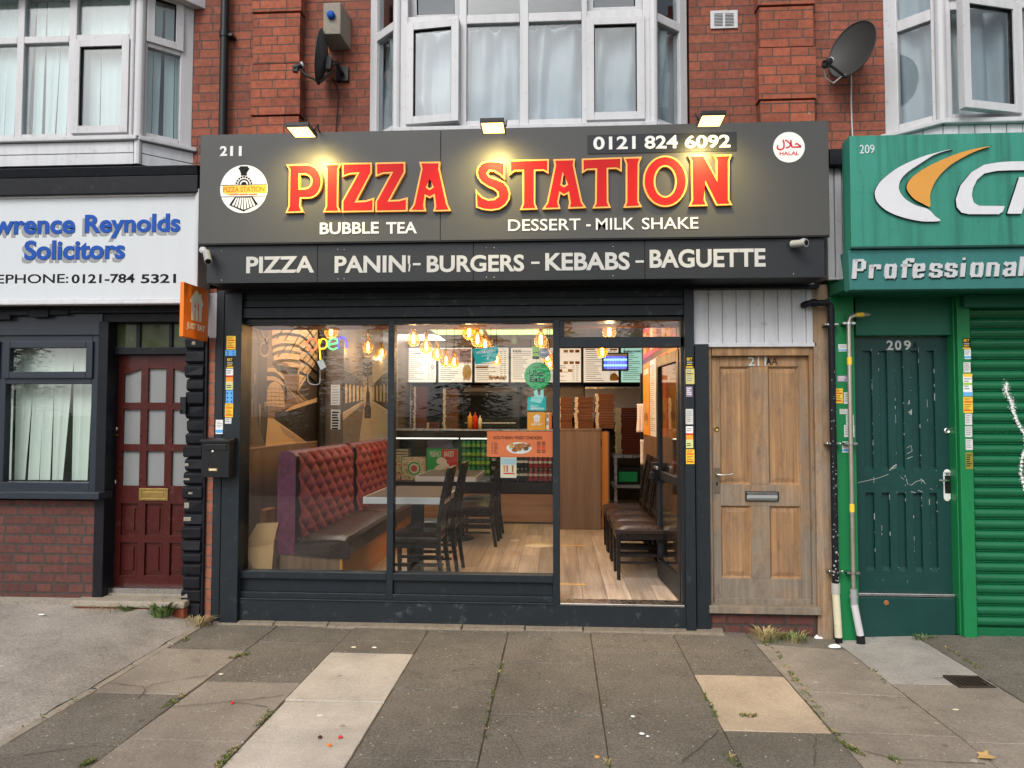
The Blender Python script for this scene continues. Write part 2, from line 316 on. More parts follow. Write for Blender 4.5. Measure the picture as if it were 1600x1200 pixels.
class MB:
    def __init__(s, m=None, T=None): s.v = []; s.f = []; s.fm = []; s.sm = []; s.m = m; s.T = T
    def add(s, vs, fs, m=None, smooth=False):
        o = len(s.v); T = s.T
        s.v += [tuple(T @ V(v)) for v in vs] if T else [tuple(v) for v in vs]
        for f in fs: s.f.append(tuple(i+o for i in f)); s.fm.append(m or s.m); s.sm.append(smooth)
        return s
    def box(s, x0, x1, y0, y1, z0, z1, m=None):
        if x0 > x1: x0, x1 = x1, x0
        if y0 > y1: y0, y1 = y1, y0
        if z0 > z1: z0, z1 = z1, z0
        return s.add([(x0, y0, z0), (x1, y0, z0), (x1, y1, z0), (x0, y1, z0), (x0, y0, z1), (x1, y0, z1), (x1, y1, z1), (x0, y1, z1)],
                     [(0, 3, 2, 1), (4, 5, 6, 7), (0, 1, 5, 4), (1, 2, 6, 5), (2, 3, 7, 6), (3, 0, 4, 7)], m)
    def pb(s, x0, y0, x1, y1, Y, dep, m=None):            # a box whose front face fills a photo rectangle on plane Y
        a, b, c, d = R(x0, y0, x1, y1, Y); return s.box(a, b, Y, Y+dep, c, d, m)
    def hexa(s, p, m=None):                                # 8 corners: bottom 4 then top 4
        return s.add(p, [(0, 3, 2, 1), (4, 5, 6, 7), (0, 1, 5, 4), (1, 2, 6, 5), (2, 3, 7, 6), (3, 0, 4, 7)], m)
    def prism(s, outer, y0, y1, holes=(), m=None, sm=None):
        loops = [list(outer)]+[list(h) for h in holes]
        flat = [p for l in loops for p in l]
        tri = tessellate_polygon([[V((p[0], p[1], 0)) for p in l] for l in loops])
        vs = [(p[0], y0, p[1]) for p in flat]; fs = []
        for t in tri:
            a, b, c = [V(flat[i]) for i in t]
            fs.append(tuple(t) if (b-a).cross(c-a) > 0 else (t[0], t[2], t[1]))
        s.add(vs, fs, m)
        o = 0
        for k, l in enumerate(loops):
            n = len(l); a = sum(l[i][0]*l[(i+1) % n][1]-l[(i+1) % n][0]*l[i][1] for i in range(n))
            if k: a = -a
            vv = [(p[0], y0, p[1]) for p in l]+[(p[0], y1, p[1]) for p in l]
            s.add(vv, [((i, i+n, (i+1) % n+n, (i+1) % n) if a > 0 else (i, (i+1) % n, (i+1) % n+n, i+n)) for i in range(n)], sm or m)
        return s
    def ribbon(s, pts, w, y0, dep=.0015, m=None):
        n = len(pts); l, r = [], []
        for i in range(n):
            a, b = V(pts[max(0, i-1)]), V(pts[min(n-1, i+1)]); t = (b-a).normalized(); q = V((-t.y, t.x))*w/2
            l.append(tuple(V(pts[i])+q)); r.append(tuple(V(pts[i])-q))
        return s.prism(l+r[::-1], y0, y0+dep, m=m)
    def text(s, txt, x0, x1, z0, z1, y, m=None, dep=.001, bold=0., fit=True):
        vs, fs = text_geo(txt, bold, .05 if dep > 0 else 0.)
        ax, bx = min(v[0] for v in vs), max(v[0] for v in vs); az, bz = min(v[1] for v in vs), max(v[1] for v in vs)
        sx = (x1-x0)/(bx-ax); sz = (z1-z0)/(bz-az)
        return s.add([(x0+(v[0]-ax)*sx, y-(v[2]+.05)/.1*dep, z0+(v[1]-az)*sz) for v in vs], fs, m)
    def ptext(s, txt, x0, y0, x1, y1, Y, m=None, dep=.001, bold=0.):
        a, b, c, d = R(x0, y0, x1, y1, Y); return s.text(txt, a, b, c, d, Y, m, dep, bold)
    def tube(s, pts, r, n=10, m=None, cap=True):
        pts = [V(p) for p in pts]; k = len(pts); rr = r if isinstance(r, (list, tuple)) else [r]*k
        ref = None; vs = []
        for i in range(k):
            t = (pts[min(k-1, i+1)]-pts[max(0, i-1)]).normalized()
            if ref is None:
                ref = t.orthogonal().normalized()
            ref = (ref-t*ref.dot(t)).normalized(); b = t.cross(ref)
            vs += [pts[i]+(ref*cos(2*pi*j/n)+b*sin(2*pi*j/n))*rr[i] for j in range(n)]
        fs = [(i*n+j, i*n+(j+1) % n, (i+1)*n+(j+1) % n, (i+1)*n+j) for i in range(k-1) for j in range(n)]
        s.add(vs, fs, m, True)
        if cap: s.add(vs[:n], [tuple(range(n))[::-1]], m); s.add(vs[-n:], [tuple(range(n))], m)
        return s
    def lathe(s, prof, c, ax=(0, 0, 1), n=20, m=None):
        q = V((0, 0, 1)).rotation_difference(V(ax)); c = V(c); vs = []
        for r, z in prof: vs += [c+q @ V((r*cos(2*pi*j/n), r*sin(2*pi*j/n), z)) for j in range(n)]
        k = len(prof)
        return s.add(vs, [(i*n+j, i*n+(j+1) % n, (i+1)*n+(j+1) % n, (i+1)*n+j) for i in range(k-1) for j in range(n)], m, True)
    def grid(s, fn, nu, nv, m=None, smooth=True):
        vs = [fn(i/nu, j/nv) for j in range(nv+1) for i in range(nu+1)]
        return s.add(vs, [(j*(nu+1)+i, j*(nu+1)+i+1, (j+1)*(nu+1)+i+1, (j+1)*(nu+1)+i) for j in range(nv) for i in range(nu)], m, smooth)
    def mesh(s, name, base=V((0, 0, 0))):
        me = bpy.data.meshes.new(name); me.from_pydata([(v[0]-base.x, v[1]-base.y, v[2]-base.z) for v in s.v], [], s.f)
        ms = []
        for q in s.fm:
            if q not in ms: ms.append(q)
        for q in ms: me.materials.append(q)
        ix = {q: i for i, q in enumerate(ms)}
        me.polygons.foreach_set('material_index', [ix[q] for q in s.fm]); me.polygons.foreach_set('use_smooth', s.sm)
        me.update(); return me
def bev(o, w):
    b = o.modifiers.new('bevel', 'BEVEL'); b.width = w; b.segments = 2; b.limit_method = 'ANGLE'; b.angle_limit = radians(40)
def props(o, label, cat, group=None, kind=None):
    if kind: o['kind'] = kind
    if label: o['label'] = label
    if cat: o['category'] = cat
    if group: o['group'] = group
class Th:
    """a thing: Empty at its base, one mesh per part, sub-parts one level deeper"""
    def __init__(s, name, label, cat, group=None): s.n = name; s.a = (label, cat, group); s.parts = []; s.root = None
    def p(s, name, mb, parent=None, bevel=0, label=None):
        s.parts.append((name, mb, parent, bevel, label)); return len(s.parts)-1
    def done(s, base=None):
        if base is None:
            vs = [v for q in s.parts for v in q[1].v]
            base = V(((min(v[0] for v in vs)+max(v[0] for v in vs))/2, (min(v[1] for v in vs)+max(v[1] for v in vs))/2, min(v[2] for v in vs)))
        base = V(base)
        r = bpy.data.objects.new(s.n, None); COL.objects.link(r); r.location = base; r.empty_display_size = .1; props(r, *s.a)
        os = []
        for n, mb, par, bv, lab in s.parts:
            o = bpy.data.objects.new(n, mb.mesh(n, base)); COL.objects.link(o); o.parent = r if par is None else os[par]
            if bv: bev(o, bv)
            if lab: o['label'] = lab
            os.append(o)
        s.root = r; s.objs = os; return r
def one(name, mb, label=None, cat=None, group=None, kind=None, bevel=0):
    vs = mb.v; base = V(((min(v[0] for v in vs)+max(v[0] for v in vs))/2, (min(v[1] for v in vs)+max(v[1] for v in vs))/2, min(v[2] for v in vs)))
    o = bpy.data.objects.new(name, mb.mesh(name, base)); o.location = base; COL.objects.link(o); props(o, label, cat, group, kind)
    if bevel: bev(o, bevel)
    return o
def struct(name, mb, bevel=0): return one(name, mb, kind='structure', bevel=bevel)
def dup(root, loc, label=None, rz=0, kids=True):
    def cp(o, par):
        c = o.copy(); COL.objects.link(c)
        if par: c.parent = par
        for ch in [q for q in bpy.data.objects if q.parent == o]: cp(ch, c)
        return c
    c = cp(root, None); c.location = loc; c.rotation_euler = (0, 0, root.rotation_euler.z+rz)
    if label: c['label'] = label
    return c
ORD = ['first', 'second', 'third', 'fourth', 'fifth', 'sixth', 'seventh', 'eighth', 'ninth', 'tenth', 'eleventh', 'twelfth', 'thirteenth', 'fourteenth', 'fifteenth', 'sixteenth', 'seventeenth', 'eighteenth', 'nineteenth', 'twentieth']
RX = lambda x: M.Translation((x, 0, 0)) @ M.Rotation(pi/2, 4, 'Z')        # local x -> +Y, front faces +X
LX = lambda x: M.Translation((x, 0, 0)) @ M.Rotation(-pi/2, 4, 'Z')       # local x -> -Y, front faces -X
# ================================================================== ground, paving, road
def gz(x, y):                                              # gentle dip of the footway in front of the flat doors
    return -.045*math.exp(-((x-2.1)/.55)**2)*math.exp(-abs(y+.1)/1.2)
g = MB(GRASSM); g.box(-400, 400, -600, 600, -.4, -.17); struct('ground', g)
g = MB(ROADM); g.box(-200, 200, -15.5, -8.75, -.169, -.13); struct('road', g)
cols = [-3.35, -2.73, -2.15, -1.555, -.98, -.375, .235, .845, 1.4, 2.03, 2.64, 3.27, 3.9, 4.5, 5.1, 5.7, 6.3]
D, B_, L_, O_, G_ = PAVD, PAVB, PAVL, PAVO, PAVG
spec = {1: [(-.69, D), (-1.5, B_), (-2.15, D), (-2.9, D)], 2: [(-.5, D), (-1.27, D), (-2.08, B_), (-2.9, B_)], 3: [(-.42, D), (-.7, D), (-1.54, L_), (-2.5, L_)],
        4: [(-.46, D), (-1.33, D), (-2.2, D)], 5: [(-.8, D), (-1.65, D), (-2.5, D)], 6: [(-.57, D), (-1.4, D), (-2.24, D)], 7: [(-.95, D), (-1.78, O_), (-2.6, D)],
        8: [(-.28, D), (-1.2, B_), (-1.76, B_), (-2.3, B_)], 9: [(-.12, G_), (-.98, G_), (-1.82, B_), (-2.6, B_)], 10: [(-.9, D), (-1.7, D), (-2.5, B_)]}
pv = MB(D); rnd = random.Random(3)
for ci in range(len(cols)-1):
    x0, x1 = cols[ci], cols[ci+1]; ys = [.02] if ci not in (8, 9) else [.12]; ms = []
    for yv, mm in spec.get(ci, []): ys.append(yv); ms.append(mm)
    while ys[-1] > -8.4: ys.append(ys[-1]-rnd.choice((.6, .82, .9))); ms.append(rnd.choice((D, D, D, B_)))
    for k in range(len(ys)-1):
        y1, y0 = ys[k], ys[k+1]; gp = .0025+rnd.random()*.002; j = [rnd.uniform(-.0055, .0055) for _ in range(4)]
        cs = [(x0+gp, y0+gp), (x1-gp, y0+gp), (x1-gp, y1-gp), (x0+gp, y1-gp)]; ring = []; N = 12 if y1 > -4 else 2
        for q in range(4):
            a_, b_ = cs[q], cs[(q+1) % 4]; chip = rnd.random()
            for t in range(N):
                f = t/N; xx, yy = a_[0]+(b_[0]-a_[0])*f, a_[1]+(b_[1]-a_[1])*f; nn = .0035*mnoise.noise(V((xx*9, yy*9, q+ci)))+.005*mnoise.noise(V((xx*31, yy*31, q)))*(chip > .4)
                nn = max(-.0015, nn); ring.append((xx+(nn if q == 3 else -nn if q == 1 else 0), yy+(nn if q == 0 else -nn if q == 2 else 0), gz(xx, yy)+j[q]*(1-f)+j[(q+1) % 4]*f))
        m_ = len(ring); cx_, cy_ = (x0+x1)/2, (y0+y1)/2
        ins = [(p[0]+.0035*(1 if p[0] < cx_ else -1), p[1]+.0035*(1 if p[1] < cy_ else -1), p[2]) for p in ring]; low = [(p[0], p[1], p[2]-.004) for p in ring]; bot = [(p[0], p[1], -.1) for p in ring]
        pv.add(ins+low+bot, [tuple(range(m_))]+[(i+m_, (i+1) % m_+m_, (i+1) % m_, i) for i in range(m_)]+[(i+2*m_, (i+1) % m_+2*m_, (i+1) % m_+m_, i+m_) for i in range(m_)], ms[k])
    pv.box(x0, x1, ys[-1]-.16, ys[-1], -.16, -.01, PAVB)
def crack(pts, w=.0045, m=SOIL, dz=.0015):
    q = []
    for i in range(len(pts)-1):
        a, b = V(pts[i]), V(pts[i+1]); n = max(2, int((b-a).length/.05))
        for t in range(n): q.append(a.lerp(b, t/n)+V((rnd.uniform(-.007, .007), rnd.uniform(-.007, .007))))
    q.append(V(pts[-1])); l, r = [], []
    for i, p in enumerate(q):
        t = (q[min(len(q)-1, i+1)]-q[max(0, i-1)]).normalized(); h = V((-t.y, t.x))*w*rnd.uniform(.3, .7)
        for s_, sg in ((l, 1), (r, -1)):
            e = p+h*sg; s_.append((e.x, e.y, gz(e.x, e.y)+.0045+dz))
    k = len(q); pv.add(l+r, [(i, i+k, i+k+1, i+1) for i in range(k-1)], m)
def GP(*a): return [tuple(at(x, y, 'z', 0).xy) for x, y in a]
crack(GP((168, 1068), (222, 1073), (228, 1080), (214, 1094))); crack(GP((228, 1076), (240, 1070), (325, 1056)))
crack(GP((265, 1106), (355, 1098), (440, 1088))); crack(GP((357, 1098), (418, 1106)))
crack(GP((800, 1150), (815, 1185)), .003)
crack(GP((1065, 1190), (1100, 1165), (1122, 1142)), .004); crack(GP((1270, 1200), (1275, 1150)), .003)
crack(GP((1350, 1175), (1400, 1186), (1540, 1192))); crack(GP((1455, 1056), (1520, 1056))); crack(GP((35, 1182), (100, 1172), (165, 1162)), .004)
struct('pavement', pv)
g = MB(SOIL); g.grid(lambda u, v: (-3.4+u*9.7, -8.6+v*8.95, gz(-3.4+u*9.7, -8.6+v*8.95)-.0065), 60, 50); struct('joint_bedding', g)
def fz(x, y): return .006+.112*max(0, min(1, 1+(y+.1)/2.6))*max(0, min(1, (-2.74-x)/.4))
fo = MB(TARM); fo.grid(lambda u, v: (lambda x, y: (x, y, fz(x, y)+.012*mnoise.noise(V((x*1.6, y*1.6, 0)))))(-9+u*(9-2.76)+.03*mnoise.noise(V((0, v*30, 2)))*(u > .99), -8.6+v*8.75), 70, 70); struct('forecourt_tarmac', fo)
kb = MB(STONE)
for k in range(7):
    y1 = -.2-k*.42; kb.hexa([(-2.765, y1-.4, -.1), (-2.7, y1-.4, -.1), (-2.7, y1, -.1), (-2.765, y1, -.1), (-2.762, y1-.4, .006+.01*max(0, 1+y1)), (-2.712, y1-.4, .004), (-2.71, y1, .006), (-2.76, y1, .008+.01*max(0, 1+y1))])
struct('edging_kerb', kb, .006)
MORT = mat('crumbling_mortar', (.2, .165, .13), .95, var=.35, scale=18, fine=.4, bmp=.5, dirt=((.07, .06, .05), .6)); mt = MB(MORT); rm = random.Random(4)
x = -2.68
while x < 1.0:
    w = rm.uniform(.3, 1.1); d_ = rm.uniform(.03, .075); mt.hexa([(x, -.075-d_, -.02), (x+w, -.075-rm.uniform(.03, .075), -.02), (x+w, .0, -.02), (x, .0, -.02), (x+.01, -.07-d_*.6, .012), (x+w-.01, -.07-d_*.5, .016), (x+w, .0, .03), (x, .0, .03)], MORT); x += w
struct('shop_base_mortar', mt)
# ================================================================== helpers for joinery
def frame_rect(mb, x0, x1, z0, z1, w, y0, y1, m=None, wl=None, wr=None, wt=None, wb=None):
    wl = wl or w; wr = wr or w; wt = wt or w; wb = wb or w
    mb.box(x0, x0+wl, y0, y1, z0, z1, m); mb.box(x1-wr, x1, y0, y1, z0, z1, m)
    mb.box(x0+wl, x1-wr, y0, y1, z0, z0+wb, m); mb.box(x0+wl, x1-wr, y0, y1, z1-wt, z1, m)
def seg(a, b):
    return M.Translation((a[0], a[1], 0)) @ M.Rotation(atan2(b[1]-a[1], b[0]-a[0]), 4, 'Z')
def casement(t, par, T, x0, x1, z0, z1, hinge=None, ang=0, w=.06, top=False, y=-.022):
    """opening sash in a frame: hinge 'l'/'r'/'t', swung outwards by ang degrees"""
    TT = T
    if hinge == 'l': TT = T @ M.Translation((x0, y, 0)) @ M.Rotation(radians(-ang), 4, 'Z') @ M.Translation((-x0, -y, 0))
    if hinge == 'r': TT = T @ M.Translation((x1, y, 0)) @ M.Rotation(radians(ang), 4, 'Z') @ M.Translation((-x1, -y, 0))
    if hinge == 't': TT = T @ M.Translation((0, y, z1)) @ M.Rotation(radians(ang), 4, 'X') @ M.Translation((0, -y, -z1))
    mb = MB(UPVC, TT); frame_rect(mb, x0, x1, z0, z1, w, y, y+.06)
    mb.box(x0+w, x1-w, y+.012, y+.05, z0+w, z0+w+.005, INK); mb.box(x0+w, x1-w, y+.012, y+.05, z1-w-.005, z1-w, INK)
    mb.box(x0+w, x0+w+.005, y+.012, y+.05, z0+w+.008, z1-w-.005, INK); mb.box(x1-w-.005, x1-w, y+.012, y+.05, z0+w+.008, z1-w-.005, INK)
    t.p('casement', mb, par, .006)
    g = MB(GLU, TT); g.box(x0+w+.008, x1-w-.008, y+.028, y+.034, z0+w+.008, z1-w-.008); t.p('pane', g, par)
def pane(t, par, T, x0, x1, z0, z1, m=None, y=.03, gas=True):
    g = MB(m or GLU, T); g.box(x0, x1, y, y+.006, z0, z1); t.p('pane', g, par)
YW, YB = .2, -.08
ZT = 5.7
def curtain(label, T, x0, x1, z0, z1, seed, y=.13, amp=.04, swag=0, group='white curtains in the bay above the pizza shop'):
    r = random.Random(seed); ph = r.random()*9; w = x1-x0
    def fn(u, v):
        q = u*w/.034+ph+.9*sin(v*2.2+ph); k = .5+.5*v
        dx = .05*(1-v)*sin(q*.31+ph)+.02*sin(v*7+q*.2)*(1-v)
        d = amp*k*(sin(q)+.5*sin(q*1.73+1+2*v))+.03*(1-v)*mnoise.noise(V((u*4, v*5+seed, seed)))
        if swag: d += -.05*math.exp(-((v-.1-.18*sin(u*5+seed))/.09)**2)*(.5+.5*sin(u*3+seed))
        return (x0+u*w+dx*.6*min(1, u*6, (1-u)*6), y+d, z0+v*(z1-z0))
    mb = MB(CURT, T); mb.grid(fn, max(10, int(w/.007)), 34); o = one('curtain', mb, label, 'curtain', group)
    s_ = o.modifiers.new('thick', 'SOLIDIFY'); s_.thickness = .003
# ================================================================== pizza shop building
shop = Th('terraced_shop', 'red brick shop with dark grey shopfront and white bay window above, in the middle', 'building')
xw0, xf0, xf1, xw1 = X(578, YW, 100), X(620, YB, 100), X(1021, YB, 100), X(1077, YW, 100)
zb = 3.4
wl = MB(BRK); wl.box(-2.76, xw0, YW, .5, 2.35, ZT); wl.box(xw1, 2.05, YW, .5, 2.35, ZT); wl.box(xw0, xw1, YW, .5, 2.35, zb)
shop.p('brick_wall', wl)
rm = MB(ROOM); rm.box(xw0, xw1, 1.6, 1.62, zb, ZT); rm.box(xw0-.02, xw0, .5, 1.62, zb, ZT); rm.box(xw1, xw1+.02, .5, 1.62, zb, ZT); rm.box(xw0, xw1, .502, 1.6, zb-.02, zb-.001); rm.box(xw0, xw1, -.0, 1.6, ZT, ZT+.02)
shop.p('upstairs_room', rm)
for (a, b, yf, bands) in ((395, 468, .1, [(-60, 19), (21, 99), (101, 180), (182, 262)]), (1187, 1272, .1, [(-70, 8), (10, 73), (75, 155), (157, 236)])):
    mb = MB(BRKP); a0, b0 = X(a, yf, 100), X(b, yf, 100)
    for i, (u, v) in enumerate(bands):
        k = .012 if i % 2 == 0 else 0
        z1, z0 = Z(u, yf, (a+b)/2), Z(v, yf, (a+b)/2); mb.box(a0-k, b0+k, yf-k, YW, z0, z1)
        mb.box(a0+.015, b0-.015, yf+.015, YW, z0-.02, z0)
    shop.p('pier', mb, None, .004)
# --- centre bay
fr = MB(UPVC); zs, ztr0, ztr1 = Z(198, YB), Z(35, YB), Z(21, YB)
TF = seg((xf0, YB), (xf1, YB)); TL_ = seg((xw0, YW), (xf0, YB)); TR_ = seg((xf1, YB), (xw1, YW)); WF = xf1-xf0; WS = sqrt((xf0-xw0)**2+(YW-YB)**2)
fx = lambda px: X(px, YB, 110)-xf0
fr.T = TF
for a, b in ((620, 637), (717, 729), (812, 826), (909, 918), (1005, 1021)): fr.box(fx(a), fx(b), 0, .07, zs, ZT)
for a, b in ((637, 717), (729, 812), (826, 909), (918, 1005)):
    fr.box(fx(a), fx(b), 0, .07, ztr0, ztr1); fr.box(fx(a), fx(b), 0, .07, zs, zs+.055)
fr.box(-.02, WF+.02, -.05, .08, zs-.04, zs); fr.box(0, WF, .0, .06, zb-.2, zs-.04)
for T, fl in ((TL_, 0), (TR_, 1)):
    fr.T = T; c0, c1 = (.055, .05) if not fl else (.05, .09)
    if not fl: c0 = .1
    fr.box(0, c0, 0, .07, zs, ZT); fr.box(WS-c1, WS, 0, .07, zs, ZT); fr.box(c0, WS-c1, 0, .07, zs, zs+.05); fr.box(c0, WS-c1, 0, .07, ztr0-.01, ztr1-.01); fr.box(0, WS, -.05, .08, zs-.04, zs)
fr.T = None
for c in ((xf0, YB), (xf1, YB)): fr.tube([(c[0], c[1]+.01, zs), (c[0], c[1]+.01, ZT)], .035, 8)
bay = shop.p('bay_window', fr, None, .006)
for T, fl in ((TL_, 0), (TR_, 1)):
    c0, c1 = (.1, .05) if not fl else (.05, .09)
    pane(shop, bay, T, c0, WS-c1, zs+.05, ztr0-.01); pane(shop, bay, T, c0, WS-c1, ztr1-.01, ZT)
for a, b in ((729, 812), (826, 909)): pane(shop, bay, TF, fx(a), fx(b), zs+.055, ztr0); pane(shop, bay, TF, fx(a), fx(b), ztr1, ZT)
casement(shop, bay, TF, fx(635), fx(719), zs+.03, ztr0+.01, 'l', 7); casement(shop, bay, TF, fx(916), fx(1007), zs+.03, ztr0+.01)
casement(shop, bay, TF, fx(635), fx(719), ztr1, ZT, 't', 8); casement(shop, bay, TF, fx(916), fx(1007), ztr1, ZT, 't', 6)
zc0, zc1 = zs+.02, ztr0+.02
curtain('white curtain behind the open left casement of the middle bay', TF, fx(637), fx(717), zc0, zc1, 1, swag=1)
curtain('white curtain with a gathered fold in the left middle pane of the bay', TF, fx(729), fx(813), zc0, zc1, 2, swag=0)
curtain('crumpled white curtain in the right middle pane of the bay', TF, fx(826), fx(909), zc0, zc1, 3, swag=1)
curtain('smooth white curtain behind the closed right casement of the middle bay', TF, fx(918), fx(1006), zc0, zc1, 4)
curtain('greyish curtain in the narrow left side light of the middle bay', TL_, .06, WS-.06, zc0, zc1, 5, y=.09)
curtain('greyish curtain in the narrow right side light of the middle bay', TR_, .06, WS-.06, zc0, zc1, 6, y=.09)
# --- ground floor shopfront
sf = MB(GREY)
pz0, pz1 = -.03, 2.6
def vp(x0, x1, y, yd, z0=pz0, z1=pz1, m=None, py=720): sf.box(X(x0, y, py), X(x1, y, py), y, yd, z0, z1, m)
vp(334, 346, -.07, .12); vp(347, 374, -.09, .1); vp(345, 348, -.06, .1)
vp(1071, 1086, -.08, .1); vp(1087, 1109, -.05, .1, z1=2.16)
zH = Z(500, 0); zS = Z(897, 0); zF = .192
sf.box(X(374, -.02), X(1071, -.02), -.02, .09, zH-.012, zH+.02, BLACK)
def vm(x0, x1, z0, z1, y0=-.03, y1=.06): sf.box(X(x0, 0, 700), X(x1, 0, 700), y0, y1, z0, z1)
vm(374, 378, zF, zH); vm(606.5, 616.5, zF, zH); vm(864, 875, .14, zH)
for a, b in ((378, 606.5), (616.5, 864)):
    vm(a, b, zS-.055, zS, -.035, .06); vm(a, b, zF, zF+.045, -.03, .06); vm(a, b, zF+.045, zS-.055, .0, .04); vm(a, b, zH-.03, zH-.012, -.02, .05)
sf.box(X(374, -.04), X(1071, -.04), -.045, .08, -.03, zF-.012, GREYB); sf.box(X(374, 0), X(868, 0), -.052, .06, zF-.012, zF)
zt0, zt1 = Z(543, 0, 970), Z(527, 0, 970)
vm(875, 1071, zt0, zt1); vm(875, 882, zt1, zH-.012); vm(1063.5, 1071, zF, zH-.012)
sf.box(X(875, 0), X(1066, 0), -.05, .1, zF-.012, zF+.004, STEEL)
S_F = shop.p('shopfront', sf, None, .003)
for a, b, c, d in ((378, 606.5, zS, zH-.03), (616.5, 864, zS, zH-.03), (882, 1063.5, zt1, zH-.012)):
    g = MB(GL); g.box(X(a, 0, 700), X(b, 0, 700), .01, .016, c, d); shop.p('pane', g, S_F)
rs = MB(GREYB)
z = zH+.03; k = 0
rs.box(X(378, -.04), X(1069, -.04), -.06, -.035, zH+.022, zH+.1)
z = zH+.108
while z < 2.56:
    rs.box(X(378, -.04), X(1069, -.04), -.05+.005*(k % 2), -.03, z, z+.05); rs.box(X(378, -.04), X(1069, -.04), -.032, -.028, z+.05, z+.06, BLACK); z += .06; k += 1
shop.p('roller_shutter', rs, None, .004)
# soffit box above the shopfront
sb = MB(GREYB); sb.box(-2.62, 1.95, -.1, YW, 2.575, 2.6, BLACKP); sb.box(-2.7, 2.0, .1, YW, 2.35, 2.575, BLACK); shop.p('soffit', sb)
# --- open glazed shop door
T = M.Translation((X(1064, .06), .05, 0)) @ M.Rotation(radians(93.5), 4, 'Z')     # hinged on the right jamb, folded inwards
dl = MB(GREY, T); dz0, dz1, dw = zF+.012, zt0-.01, .88
frame_rect(dl, 0, dw, dz0, dz1, .075, -.022, .022, wt=.09, wb=.16); dl.box(.075, dw-.075, -.022, .022, dz0+.86, dz0+.93)
sdr = shop.p('shop_door', dl, None, .003)
g = MB(GL, T); g.box(.075, dw-.075, -.003, .003, dz0+.16, dz0+.86); shop.p('pane', g, sdr)
g = MB(GL, T); g.box(.075, dw-.075, -.003, .003, dz0+.93, dz1-.09); shop.p('pane', g, sdr)
hb = MB(BLACK, T); hb.box(dw-.08, dw+.004, .022, .075, dz0+.82, dz0+1.0); hb.box(dw-.22, dw-.08, .05, .07, dz0+.95, dz0+.975, STEEL); hb.box(dw-.14, dw-.06, .07, .1, dz0+.86, dz0+.92)
shop.p('lock_case', hb, sdr, .003)
# --- flat door 211A
YD = .03
fd = MB(DOORW); a, b, c, d = R(1113, 556, 1266, 946, YD)
xs = [a]+[X(p, YD, 740) for p in (1126, 1173, 1202, 1250)]+[b]
zl = [c]+[Z(p, YD, 1190) for p in (904, 791, 757, 573)]+[d]
for x0_, x1_ in ((xs[0], xs[1]), (xs[4], xs[5])): fd.box(x0_, x1_, YD, YD+.045, zl[0], zl[5])
for z0_, z1_ in ((zl[0], zl[1]), (zl[2], zl[3]), (zl[4], zl[5])): fd.box(xs[1], xs[4], YD+.001, YD+.045, z0_, z1_)
for z0_, z1_ in ((zl[1], zl[2]), (zl[3], zl[4])): fd.box(xs[2], xs[3], YD+.001, YD+.045, z0_, z1_)
fd.box(xs[0]+.005, xs[5]-.005, YD-.014, YD, zl[0]+.012, zl[0]+.055)
F_D = shop.p('front_door', fd, None, .004, 'weathered unpainted pine door')
for i in (1, 3):
    for j in (1, 3):
        x0_, x1_, z0_, z1_ = xs[i], xs[i+1], zl[j], zl[j+1]; e = .028
        pn = MB(DOORP); o4 = [(x0_, YD+.004, z0_), (x1_, YD+.004, z0_), (x1_, YD+.004, z1_), (x0_, YD+.004, z1_)]
        i4 = [(x0_+.014, YD+.02, z0_+.014), (x1_-.014, YD+.02, z0_+.014), (x1_-.014, YD+.02, z1_-.014), (x0_+.014, YD+.02, z1_-.014)]
        p4 = [(x0_+e+.02, YD+.012, z0_+e+.02), (x1_-e-.02, YD+.012, z0_+e+.02), (x1_-e-.02, YD+.012, z1_-e-.02), (x0_+e+.02, YD+.012, z1_-e-.02)]
        pn.add(o4+i4+p4, [(q, (q+1) % 4, (q+1) % 4+4, q+4) for q in range(4)]+[(q+4, (q+1) % 4+4, (q+1) % 4+8, q+8) for q in range(4)]+[(8, 9, 10, 11)])
        shop.p('panel', pn, F_D)
lp = MB(BLACK); lp.pb(1165, 768, 1217, 783, YD-.012, .013); lp.pb(1167, 769.5, 1215, 773, YD-.016, .004, CHROME); lp.pb(1167, 779, 1215, 782, YD-.016, .004, CHROME); lp.pb(1167, 773.5, 1215, 778.5, YD-.014, .003, GREYP)
shop.p('letter_plate', lp, F_D, .001)
hd = MB(STEEL); hd.pb(1116, 731, 1125, 770, YD-.008, .009, mat('aged_bronze_plate', (.2, .165, .12), .4, .7, var=.25, scale=40)); q = at(1121, 742, 'y', YD-.03)
hd.tube([(q.x, YD, q.z), (q.x, YD-.045, q.z), (q.x+.03, YD-.05, q.z), (q.x+.085, YD-.048, q.z+.002), (q.x+.11, YD-.045, q.z+.01)], [.009, .009, .008, .006, .007], 8)
hd.pb(1119, 753, 1121.5, 759, YD-.0085, .001, INK); shop.p('handle', hd, F_D, .001)
lk = MB(BRASS); q = at(1119, 670, 'y', YD); lk.lathe([(.02, 0), (.02, .008), (.014, .011), (.014, .006), (.006, .006), (0, .006)], q, (0, -1, 0), 18); shop.p('lock', lk, F_D)
SILV = mat('silver_number', (.5, .55, .55), .4, .3, var=.2, scale=60); nb = MB(SILV); nb.ptext('211', 1169, 557.5, 1197, 571.5, YD-.0005, SILV, .004, .01); shop.p('house_number', nb, F_D); nb = MB(INK); nb.ptext('A', 1197, 559, 1205, 569.5, YD-.0005, INK, .003, .03); shop.p('house_letter', nb, F_D); nb = MB(INK); nb.ptext('A', 1205.5, 559, 1215, 570, YD-.0005, INK, .001); shop.p('house_letter', nb, F_D)
df = MB(DOORW); df.box(X(1108, 0, 740), X(1112.5, 0, 740), -.01, .1, .17, 2.15); df.box(X(1266.5, 0, 740), X(1272.5, 0, 740), -.01, .1, .17, 2.15)
